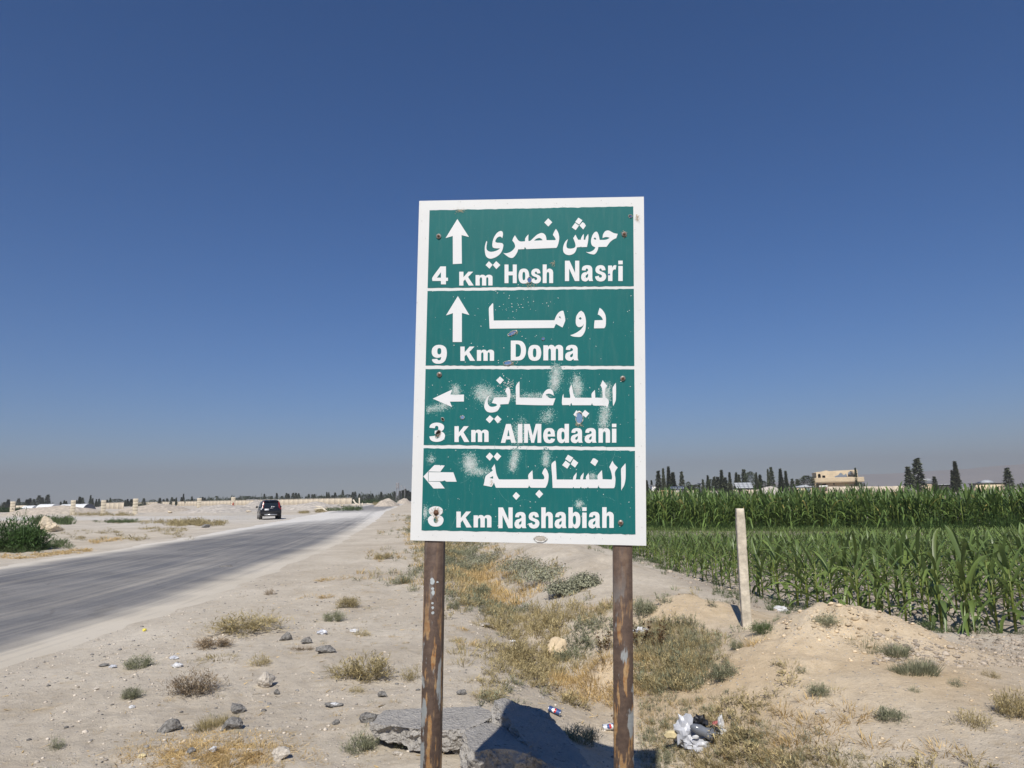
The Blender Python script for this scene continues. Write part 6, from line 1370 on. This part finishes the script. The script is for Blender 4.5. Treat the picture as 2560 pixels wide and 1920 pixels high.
def arch(x0, x1, ytop, ybot, n=10):
    r = (x1 - x0) / 2; cx = (x0 + x1) / 2; yc = ytop + r; return [(x0, ybot)] + [(cx - r * math.cos(math.pi * k / n), yc - r * math.sin(math.pi * k / n)) for k in range(n + 1)] + [(x1, ybot)]
outer = [(485, 488), (485, 215), (600, 205), (640, 196), (700, 182), (740, 172), (790, 188), (830, 196), (1000, 188), (1200, 182), (1400, 178), (1510, 175), (1515, 488)]
holes = [arch(525, 595, 262, 405), [(632, 395), (632, 312), (708, 312), (708, 395)], [(935, 372), (950, 340), (1005, 322), (1045, 300), (1068, 265), (1100, 246), (1135, 275), (1158, 312), (1195, 305), (1225, 270), (1243, 320), (1262, 372)], arch(1270, 1455, 207, 366), [(1475, 360), (1475, 312), (1500, 312), (1500, 360)], [(765, 283), (765, 270), (783, 270), (783, 283)]]
wall_xz('upper_wall', [LZ(outer)] + [LZ(h) for h in holes], 0, .3, M['beige_render'], house)
# bars in the big arched window, back rooms
gr = obj('window_grille', None, None, house) if False else None
m_ = MB()
for k in range(6):
    xx = 1290 + k * 28; z0, z1 = hzz(1160 + 366 / 11.06), hzz(1160 + (245 + abs(k - 2.5) * 14) / 11.06); m_.box((hx(2000 + xx / 11.06), .15, (z0 + z1) / 2), (.16, .1, z1 - z0))
m_.build('window_grille', M['dark_void'], house)
zs = hzz(1204.3); zt_ = hzz(1177); W = hx(2136.5)
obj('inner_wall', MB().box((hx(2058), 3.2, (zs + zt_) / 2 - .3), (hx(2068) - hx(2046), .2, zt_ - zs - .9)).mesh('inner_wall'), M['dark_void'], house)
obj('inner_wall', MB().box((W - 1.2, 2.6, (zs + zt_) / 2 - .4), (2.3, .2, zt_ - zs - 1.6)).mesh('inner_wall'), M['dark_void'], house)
# left side wall with three small openings
Ls = 9.0; side = [(0, zs), (Ls, zs), (Ls, zt_ - .5), (0, zt_ - .25)]; hs = [[(1.2 + 2.4 * k, zs + .9), (1.2 + 2.4 * k, zs + 1.9), (2.5 + 2.4 * k, zs + 1.9), (2.5 + 2.4 * k, zs + .9)] for k in range(3)]
me = poly_mesh('side_wall', [side] + hs, .3); o = obj('side_wall', me, M['beige_render'], house, (.15, .31, 0)); o.matrix_basis = Matrix.Translation((.15, .31, 0)) @ Matrix(((0, 0, 1, 0), (1, 0, 0, 0), (0, 1, 0, 0), (0, 0, 0, 1)))
obj('right_wall', MB().box((W - .2, 4.6, (zs + zt_) / 2), (.3, 8.4, zt_ - zs)).mesh('right_wall'), M['beige_render'], house)
obj('roof_slab', MB().box((hx(2058), 4.6, zt_ - .45), (3.6, 8.2, .2)).mesh('roof_slab'), M['beige_render'], house)
# balcony: slab and three stone courses
bx0, bx1 = hx(2038.4), hx(2147.8); zb = hzz(1194.0, 2095)
obj('balcony_slab', MB().box(((bx0 + bx1) / 2, 3.4, zs - .12), (bx1 - bx0 - .1, 9.8, .24)).mesh('balcony_slab'), M['beige_render'], house)
for k in range(4):
    hgt = (zb - zs) / 4; obj('parapet_course', bevel(MB().box(((bx0 + bx1) / 2, -1.45, zs + hgt * (k + .5)), (bx1 - bx0, .3 + .05 * (k % 2), hgt - .03)).mesh('parapet_course'), .02), M['beige_render'], house); obj('parapet_course', MB().box((bx0 + .15, 2.6, zs + hgt * (k + .5)), (.3 + .05 * (k % 2), 7.7, hgt - .03)).mesh('parapet_course'), M['beige_render'], house)
# ground floor with porch opening and window
gx0, gx1 = hx(2047), hx(2139.7); zl_ = hzz(1213.5); 
low = [(gx0, -.2), (gx1, -.2), (gx1, zs - .24), (gx0, zs - .24)]
op = [[(hx(2049), zl_ - .2), (hx(2049), zs - .75), (hx(2065), zs - .5), (hx(2065), zl_ - .2)], [(hx(2080), hzz(1211.2)), (hx(2080), hzz(1208.3)), (hx(2084.1), hzz(1208.3)), (hx(2084.1), hzz(1211.2))]]
wall_xz('lower_wall', [low] + op, .2, .3, M['beige_render'], house)
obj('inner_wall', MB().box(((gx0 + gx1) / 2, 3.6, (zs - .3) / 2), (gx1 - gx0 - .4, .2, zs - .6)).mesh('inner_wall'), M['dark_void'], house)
obj('left_lower_wall', MB().box((gx0 - .05, 4.7, (zs - .25) / 2 - .1), (.3, 8.4, zs - .25)).mesh('left_lower_wall'), M['beige_render'], house)
obj('terrace_parapet', MB().box((hx(2057), -.7, hzz(1215.5)), (hx(2067) - hx(2047), .25, .55)).mesh('terrace_parapet'), M['white_paint'], house)
obj('porch_dome', MB().tube([(hx(2051.5), -.1, hzz(1208.8)), (hx(2051.5), -.1, hzz(1207.2)), (hx(2051.5), -.1, hzz(1206))], [.32, .26, .02], 10).mesh('porch_dome'), M['white_paint'], house)
obj('stair_flank', MB().add([(gx1 - .1, -.4, 0), (gx1 + .9, -.4, 0), (gx1 + .8, -.4, hzz(1216)), (gx1 + .3, -.4, hzz(1209)), (gx1 - .1, .1, 0), (gx1 + .9, .1, 0), (gx1 + .8, .1, hzz(1216)), (gx1 + .3, .1, hzz(1209))], [(0, 1, 2), (0, 2, 3), (4, 6, 5), (4, 7, 6), (0, 3, 7, 4), (1, 5, 6, 2), (2, 6, 7, 3), (0, 4, 5, 1)]).mesh('stair_flank'), M['white_paint'], house)
# compound walls
def lowwall(x0, x1, y0, y1, d, label, mat='pale_stone_wall', panel=3.0):
    a, b_ = far(x0, y0, d), far(x1, y1, d); L = b_[0] - a[0]; e = empty('compound_wall', (a[0], d, 0)); tag(e, label, 'wall'); n = max(2, int(L / panel)); s = (b_[2] - a[2]) / n
    for i in range(n): obj('wall_panel', MB().box(((i + .5) * L / n, 0, (a[2] + s * (i + .5)) / 2 - .1), (L / n - .05, .25, a[2] + s * (i + .5) + .2)).mesh('wall_panel'), M[mat], e)
    return e
lowwall(2067, 2190, 1216.5, 1216.0, 196, 'stone compound wall in front of the damaged house'); lowwall(1615, 1735, 1227, 1226, 200, 'low cream wall behind the sand heap at the right of the board'); lowwall(1735, 1850, 1227.5, 1226, 202, 'low cream wall right of the kiosk'); lowwall(1830, 1905, 1224.5, 1224, 198, 'low pale wall left of the gravel heap'); lowwall(1962, 1992, 1219, 1219, 212, 'short beige wall right of the gravel heap'); lowwall(2170, 2262, 1217, 1214.5, 205, 'long beige wall right of the damaged house')
# heaps
heap('sand_heap', 1622, 1722, 1223.5, 1246, 170, M['heap_sand'], 'orange sand heap just right of the board', 4, 12, 'sand heap', pw=1.5)
heap('gravel_heap', 1868, 1984, 1213.5, 1240, 165, M['heap_grey'], 'pale gravel heap left of the damaged house', 5, 13, 'gravel heap', pw=1.35)
heap('gravel_heap', 1772, 1800, 1225, 1240, 168, M['heap_grey'], 'small pale heap in front of the cypress group', 3, 14, 'gravel heap')
# huts and sheds
hut(1630, 1653, 1213, 204, 'small white hut with one window right of the board')
hut(1752, 1761, 1207.5, 206, 'narrow grey kiosk left of the cypress group', 'sheet_grey', window=False)
M['green_panel_dark'] = simple('dark_green_panel', (.16, .20, .18), .6, .1, 3)
e = hut(1990, 2031, 1217.5, 192, 'low beige and white shed with dark panels left of the damaged house', 'beige_render', 'sheet_grey', window=False)
a_ = far(1990, 1217.5, 192); b2 = far(2031, 1217.5, 192); w_ = b2[0] - a_[0]; hh = a_[2]
for u, ww in ((-.28, .14), (.22, .3)): obj('dark_panel', MB().box((u * w_, -.03, hh * .62), (ww * w_, .06, hh * .5)).mesh('dark_panel'), M['green_panel_dark'], e)
obj('gable', MB().add([(-w_ / 2, -.02, hh), (w_ / 2, -.02, hh), (.1 * w_, -.02, hh + .5), (-w_ / 2, 3, hh), (w_ / 2, 3, hh), (.1 * w_, 3, hh + .5)], [(0, 1, 2), (3, 5, 4), (0, 2, 5, 3), (1, 4, 5, 2)]).mesh('gable'), M['sheet_grey'], e)
e = hut(2306, 2330, 1207.5, 200, 'beige house with a high grey roof between the two conifers at right', 'beige_render', window=False)
a_ = far(2306, 1207.5, 200); b2 = far(2330, 1196.5, 200); obj('upper_storey', MB().box((0, 1.7, (a_[2] + b2[2]) / 2 + .02), (b2[0] - a_[0], 3.0, b2[2] - a_[2])).mesh('upper_storey'), M['roof_grey'], e)
hut(2348, 2376, 1211, 198, 'low dark roofed shed left of the pair of slim cypresses', 'dark_void', 'sheet_grey', window=False)
e = hut(2440, 2512, 1208.5, 195, 'long shed with a pale pitched roof at the right edge', 'beige_render', 'dark_void', window=False)
a_ = far(2458, 1208, 195); b2 = far(2492, 1208, 195); w_ = b2[0] - a_[0]; o = obj('pitched_roof', MB().add([(-w_ / 2, 0, 0), (w_ / 2, 0, 0), (w_ * .25, 1.5, .8), (-w_ * .1, 1.5, .8), (-w_ / 2, 3, 0), (w_ / 2, 3, 0)], [(0, 1, 2, 3), (4, 3, 2, 5), (0, 3, 4), (1, 5, 2), (0, 4, 5, 1)]).mesh('pitched_roof'), M['sheet_grey'], e, ((a_[0] + b2[0]) / 2 - e.location.x, .2, a_[2] + .09))
# solar arrays
def solar(x0, x1, yt, yb, d, label, cols, rows, back=False):
    a, b_ = far(x0, yt, d), far(x1, yb, d); w_ = b_[0] - a[0]; h = a[2] - b_[2]; e = empty('solar_array', ((a[0] + b_[0]) / 2, d, b_[2])); tag(e, label, 'solar array')
    tilt = R(38); cw = w_ / cols; ch = h / rows / math.sin(tilt)
    for i in range(cols):
        for j in range(rows):
            o = obj('panel', MB().box((0, 0, 0), (cw - .05, ch - .05, .05)).mesh('panel'), M['solar'] if not back else M['sheet_grey'], e, (-w_ / 2 + (i + .5) * cw, (j + .5) * ch * math.cos(tilt), (j + .5) * ch * math.sin(tilt)), (tilt, 0, 0))
    for u in (-.4, 0, .4): obj('support', MB().box((u * w_, .6 * h, -b_[2] / 2 + h * .3), (.1, .1, b_[2] + h * .6)).mesh('support'), M['alu'], e)
solar(1840, 1884, 1206.5, 1220, 192, 'large tilted solar array left of the gravel heap', 4, 3, True); solar(1675, 1694, 1216, 1222.5, 194, 'left small solar array behind the sand heap', 3, 1); solar(1696, 1712, 1215.5, 1222.5, 195, 'right small solar array behind the sand heap', 3, 1)
# trees on the right: (x, top, width, kind, label)
TR = [(1616, 1202, 8, 'cypress', 'dark cypress half hidden by the right edge of the board'), (1628.5, 1201.5, 6, 'cypress', 'short slim cypress left of the white hut'), (1645, 1177, 15, 'fir', 'bushy conifer behind the white hut'), (1657.5, 1172, 8.5, 'cypress', 'first of three tall cypresses right of the white hut'), (1670.5, 1168, 9, 'cypress', 'tallest of three cypresses right of the white hut'), (1681.5, 1182, 12, 'cypress', 'third and widest cypress right of the white hut'), (1703.5, 1179, 13, 'fir', 'lone pointed conifer between the small solar arrays'), (1720, 1204.5, 12, 'round', 'small round tree left of the kiosk'), (1726, 1212, 20, 'round', 'wide olive bush below the small round tree'), (1741, 1211, 20, 'round', 'second wide olive bush beside the kiosk'),
 (1757, 1198.5, 9, 'fir', 'dark tree top above the kiosk'), (1769, 1189, 9, 'cypress', 'left cypress of the dense group right of the kiosk'), (1777, 1198, 14, 'round', 'low round tree in the dense cypress group'), (1785, 1192, 12, 'fir', 'bushy conifer in the dense cypress group'), (1794, 1192, 16, 'fir', 'broad conifer in the middle of the dense cypress group'), (1803, 1176, 11, 'cypress', 'tallest cypress of the dense group right of the kiosk'), (1812, 1193, 14, 'fir', 'right broad conifer of the dense cypress group'), (1823.5, 1182, 7.5, 'cypress', 'slim cypress standing just right of the dense group'), (1824, 1205, 9, 'round', 'small olive tree at the foot of the slim cypress'),
 (1840, 1182, 10, 'cypress', 'left tree of the clump above the large solar array'), (1847, 1186, 9, 'fir', 'second tree of the clump above the large solar array'), (1859, 1173.5, 15, 'fir', 'tallest tree of the clump above the large solar array'), (1875, 1179, 20, 'round', 'broad open crowned tree of the clump above the large solar array'), (1890, 1182, 8, 'cypress', 'right edge cypress of the clump above the large solar array'), (1899.5, 1188, 9, 'cypress', 'cypress left of the tall pair behind the gravel heap'), (1908, 1202, 16, 'round', 'low tree at the foot of the tall pair'), (1919, 1174, 6, 'cypress', 'slim half of the tall pair behind the gravel heap'), (1927, 1168, 15, 'fir', 'thick half of the tall pair behind the gravel heap'), (1950, 1173, 9, 'cypress', 'left of two spire cypresses behind the gravel heap'), (1963.5, 1178.5, 8, 'cypress', 'right of two spire cypresses behind the gravel heap'),
 (1980, 1197, 12, 'fir', 'left small conifer between the gravel heap and the damaged house'), (1993, 1198, 14, 'fir', 'right small conifer between the gravel heap and the damaged house'), (2016, 1189, 26, 'round', 'dense dark round tree left of the damaged house'), (2138, 1171, 6, 'cypress', 'slim cypress behind the right end of the damaged house'), (2150, 1205, 10, 'round', 'small bush at the right end of the damaged house'), (2160, 1207, 6, 'fir', 'tiny conifer right of the damaged house'),
 (2269, 1166, 17, 'fir', 'smaller conifer left of the tallest tree at right'), (2291, 1146, 25, 'fir', 'tallest bushy conifer in the right background'), (2335, 1191, 13, 'fir', 'short conifer right of the tallest one'), (2378.5, 1176.5, 8, 'cypress', 'shorter of the slim cypress pair at right'), (2386.5, 1155, 11, 'cypress', 'taller of the slim cypress pair at right'), (2517, 1169.5, 19, 'fir', 'double topped conifer near the right edge'), (2553, 1208, 14, 'round', 'round bush at the right edge')]
for k, (x, yt, wp, kd, lab) in enumerate(TR): tree(x, yt, 196 + (k * 29 % 17) if x < 2200 else 178 + (k * 7 % 9), kd, lab, 'trees beyond the maize', wp * 1.5, k)
# ------------------------------------------------------------------ car
M['car_black'] = simple('black_car_paint', (.006, .007, .011), .25, .2, 4, spec=.6); M['car_glass'] = simple('dark_glass', (.012, .016, .018), .06, .1, 4, spec=.7)
M['tail_red'] = simple('tail_lamp', (.22, .012, .012), .2, .2, 6, spec=.6); M['lamp_clear'] = simple('lamp_clear', (.70, .70, .72), .15, .1, 6); M['chrome'] = simple('chrome', (.62, .62, .62), .25, .1, 6, metal=.7)
M['tyre'] = simple('tyre', (.03, .03, .03), .9, .3, 20); M['rim'] = simple('rim', (.30, .30, .31), .4, .2, 20, metal=.6); M['bumper'] = simple('dark_bumper', (.018, .018, .02), .5, .2, 8); M['plate'] = simple('number_plate', (.72, .73, .75), .5, .03, 8)
def build_car():
    cp = on_plane(672, 1297.5, 0); e = empty('car', cp, R(23)); tag(e, 'black SUV driving off in dust towards the side road', 'car')
    # local frame: +y forward, rear at y = -2.25; body lofted from rear to front as cross sections (y, half width, z bottom, z belt, z roof, half width at roof)
    S = [(-2.27, .74, .42, .86, .90, .70), (-2.22, .86, .34, .98, 1.06, .80), (-2.10, .895, .30, 1.00, 1.42, .70), (-1.80, .905, .28, 1.00, 1.62, .665), (-1.2, .91, .27, .99, 1.68, .655), (-.4, .91, .27, .98, 1.68, .655), (.35, .91, .27, .97, 1.58, .62), (.85, .905, .27, .97, 1.22, .70), (1.2, .90, .28, .95, 1.02, .82), (1.9, .87, .30, .86, .90, .76), (2.2, .76, .36, .70, .74, .62)]
    V, Fq = [], []
    for y, hw, zb, zm, zr, hr in S:
        ring = [(-hw * .86, zb), (-hw * .99, zb + .14), (-hw, (zb + zm) / 2), (-hw * .97, zm), (-(hw * .4 + hr * .6), zm + (zr - zm) * .55), (-hr, zr - .07 * (zr - zm > .2)), (-hr * .82, zr), (0, zr + .02), (hr * .82, zr), (hr, zr - .07 * (zr - zm > .2)), ((hw * .4 + hr * .6), zm + (zr - zm) * .55), (hw * .97, zm), (hw, (zb + zm) / 2), (hw * .99, zb + .14), (hw * .86, zb)]
        V += [(x, y, z) for x, z in ring]
    n = 15
    for i in range(len(S) - 1):
        for k in range(n): Fq.append((i * n + k, i * n + (k + 1) % n, (i + 1) * n + (k + 1) % n, (i + 1) * n + k))
    me = bpy.data.meshes.new('body'); bm = bmesh.new(); vs = [bm.verts.new(v) for v in V]
    for f in Fq: bm.faces.new([vs[i] for i in f])
    bm.faces.new(vs[:n]); bm.faces.new(vs[-n:][::-1]); bmesh.ops.recalc_face_normals(bm, faces=bm.faces)
    bm.to_mesh(me); bm.free()
    for p in me.polygons: p.use_smooth = True
    body = obj('body', me, M['car_black'], e)
    def patch(name, P, mat, parent=None, th=.012):
        P = [Vector(p) for p in P]; nn = (P[1] - P[0]).cross(P[2] - P[0]).normalized(); k = len(P)
        V = [p for p in P] + [p - nn * th for p in P]; Fs = [tuple(range(k)), tuple(range(2 * k - 1, k - 1, -1))] + [(i, k + i, k + (i + 1) % k, (i + 1) % k) for i in range(k)]
        m = bpy.data.meshes.new(name); m.from_pydata([tuple(v) for v in V], [], Fs); m.update(); return obj(name, m, mat, parent or e)
    rw = patch('rear_window', [(-.60, -2.235, 1.06), (.60, -2.235, 1.06), (.58, -2.13, 1.40), (.50, -2.10, 1.46), (-.50, -2.10, 1.46), (-.58, -2.13, 1.40)], M['car_glass'])
    for s in (-1, 1):
        patch('tail_lamp', [(s * .63, -2.245, 1.02), (s * .80, -2.225, 1.00), (s * .73, -2.12, 1.36), (s * .66, -2.04, 1.56), (s * .58, -2.05, 1.56), (s * .60, -2.13, 1.38)][::s], M['tail_red'])
        lp = patch('lamp_lens', [(s * .70, -2.262, .86), (s * .86, -2.232, .86), (s * .855, -2.232, 1.0), (s * .68, -2.250, 1.02)][::s], M['lamp_clear'] if s < 0 else M['tail_red'])
        patch('side_window', [(s * .875, -1.75, 1.05), (s * .885, -.95, 1.05), (s * .72, -1.0, 1.55), (s * .72, -1.6, 1.52)][::-s], M['car_glass']); patch('side_window', [(s * .885, -.88, 1.05), (s * .885, .0, 1.04), (s * .725, -.1, 1.57), (s * .725, -.92, 1.57)][::-s], M['car_glass']); patch('side_window', [(s * .885, .08, 1.04), (s * .885, .85, 1.03), (s * .74, .3, 1.50), (s * .73, 0, 1.56)][::-s], M['car_glass'])
        obj('mirror', bevel(MB().box((s * 1.02, .62, 1.08), (.20, .12, .16)).mesh('mirror'), .03, 2, True), M['car_black'], e)
        obj('roof_rail', MB().tube([(s * .58, -1.75, 1.66), (s * .58, -1.5, 1.74), (s * .58, .1, 1.74), (s * .58, .3, 1.66)], .018, 6).mesh('roof_rail'), M['chrome'], e)
        for y in (-1.35, 1.32):
            w_ = obj('wheel', MB().tube([(s * .66, y, .35), (s * .92, y, .35)], .345, 20).mesh('wheel', False), M['tyre'], e); obj('rim', MB().tube([(s * .915, y, .35), (s * .932, y, .35)], .22, 12).mesh('rim'), M['rim'], w_)
    obj('bumper', bevel(MB().box((0, -2.24, .50), (1.66, .22, .26)).mesh('bumper'), .05, 2, True), M['bumper'], e); obj('bumper_strip', MB().box((-.02, -2.36, .42), (1.05, .04, .09)).mesh('bumper_strip'), M['chrome'], e)
    obj('number_plate', MB().box((-.36, -2.262, .86), (.36, .05, .15)).mesh('number_plate'), M['plate'], e); obj('tailgate_handle', MB().box((.05, -2.255, .99), (.26, .04, .05)).mesh('tailgate_handle'), M['chrome'], e)
    obj('sticker', MB().box((.06, -2.242, 1.12), (.10, .02, .07)).mesh('sticker'), M['plate'], rw); obj('sticker', MB().box((.22, -2.242, 1.10), (.12, .02, .05)).mesh('sticker'), M['plate'], rw)
    sp = obj('spoiler', bevel(MB().box((0, -2.06, 1.62), (1.22, .22, .06)).mesh('spoiler'), .02, 2, True), M['car_black'], e)
    return cp
cp = build_car()
# dust thrown up behind the car
def dust_cloud():
    m = bpy.data.materials.new('road_dust_cloud'); m.use_nodes = True; t = m.node_tree; t.nodes.clear(); out = N(t, 'ShaderNodeOutputMaterial'); pv = N(t, 'ShaderNodeVolumePrincipled')
    pv.inputs['Color'].default_value = (.86, .82, .75, 1); tc = N(t, 'ShaderNodeTexCoord'); ln = N(t, 'ShaderNodeVectorMath', operation='LENGTH'); t.links.new(tc.outputs['Object'], ln.inputs[0])
    mr = N(t, 'ShaderNodeMapRange'); mr.inputs[1].default_value = 1.0; mr.inputs[2].default_value = .15; t.links.new(ln.outputs['Value'], mr.inputs[0])
    f, r = noise_fac(t, 2.2, 3, .6, .38, .7, vec=tc.outputs['Object']); mu = N(t, 'ShaderNodeMath', operation='MULTIPLY'); t.links.new(mr.outputs[0], mu.inputs[0]); t.links.new(f, mu.inputs[1])
    m2 = N(t, 'ShaderNodeMath', operation='MULTIPLY'); m2.inputs[1].default_value = .7; t.links.new(mu.outputs[0], m2.inputs[0]); t.links.new(m2.outputs[0], pv.inputs['Density']); t.links.new(pv.outputs[0], out.inputs['Volume'])
    bm = bmesh.new(); bmesh.ops.create_icosphere(bm, subdivisions=3, radius=1); me = bpy.data.meshes.new('dust_cloud'); bm.to_mesh(me); bm.free()
    o = obj('dust_cloud', me, m, None, (cp[0] - 2.2, cp[1] - 1.6, .35), (0, 0, .3), (2.8, 2.6, .75)); tag(o, 'pale dust thrown up behind the car', kind='stuff')
dust_cloud()

# ------------------------------------------------------------------ hills and haze
def hills():
    ang = np.radians(np.linspace(-80, 80, 260)); V = []; rows = 9
    M['hill'] = simple('bare_hills', (.30, .24, .20), .95, .15, .004, 0, 0, .1)
    for j in range(rows):
        t = j / (rows - 1)
        for a in ang:
            dg = math.degrees(a); hgt = 18 + 120 * float(sstep(dg, 8, 40)) + 16 * float(fbm(dg * .12, 0, 1.0, 4, 91)) + 9 * float(fbm(dg * .5, 2, 1.0, 3, 92)); hgt *= float(.3 + .7 * sstep(dg, -5, 25))
            rr = 4300 + 700 * t; V.append((math.sin(a) * rr, math.cos(a) * rr, -3 + max(0, hgt) * math.sin(math.pi / 2 * t) * (1 + .08 * float(fbm(dg * .6, t * 5, 1.0, 3, 93)))))
    n = len(ang); i = np.arange(rows - 1)[:, None]; j = np.arange(n - 1)[None]; q = np.stack([i * n + j, i * n + j + 1, (i + 1) * n + j + 1, (i + 1) * n + j], -1).reshape(-1, 4)
    tag(obj('hills', mesh_np('hills', V, q, smooth=True), M['hill']), kind='structure')
hills()
def haze():
    m = bpy.data.materials.new('dusty_air'); m.use_nodes = True; t = m.node_tree; t.nodes.clear(); out = N(t, 'ShaderNodeOutputMaterial'); pv = N(t, 'ShaderNodeVolumePrincipled')
    pv.inputs['Color'].default_value = (.385, .405, .445, 1); pv.inputs['Density'].default_value = HAZE; pv.inputs['Anisotropy'].default_value = .0; t.links.new(pv.outputs[0], out.inputs['Volume'])
    o = obj('haze', MB().box((0, 0, 112), (10800, 10800, 230)).mesh('haze'), m); tag(o, 'dusty air over the plain', kind='stuff')
HAZE = 4.0e-4
haze()
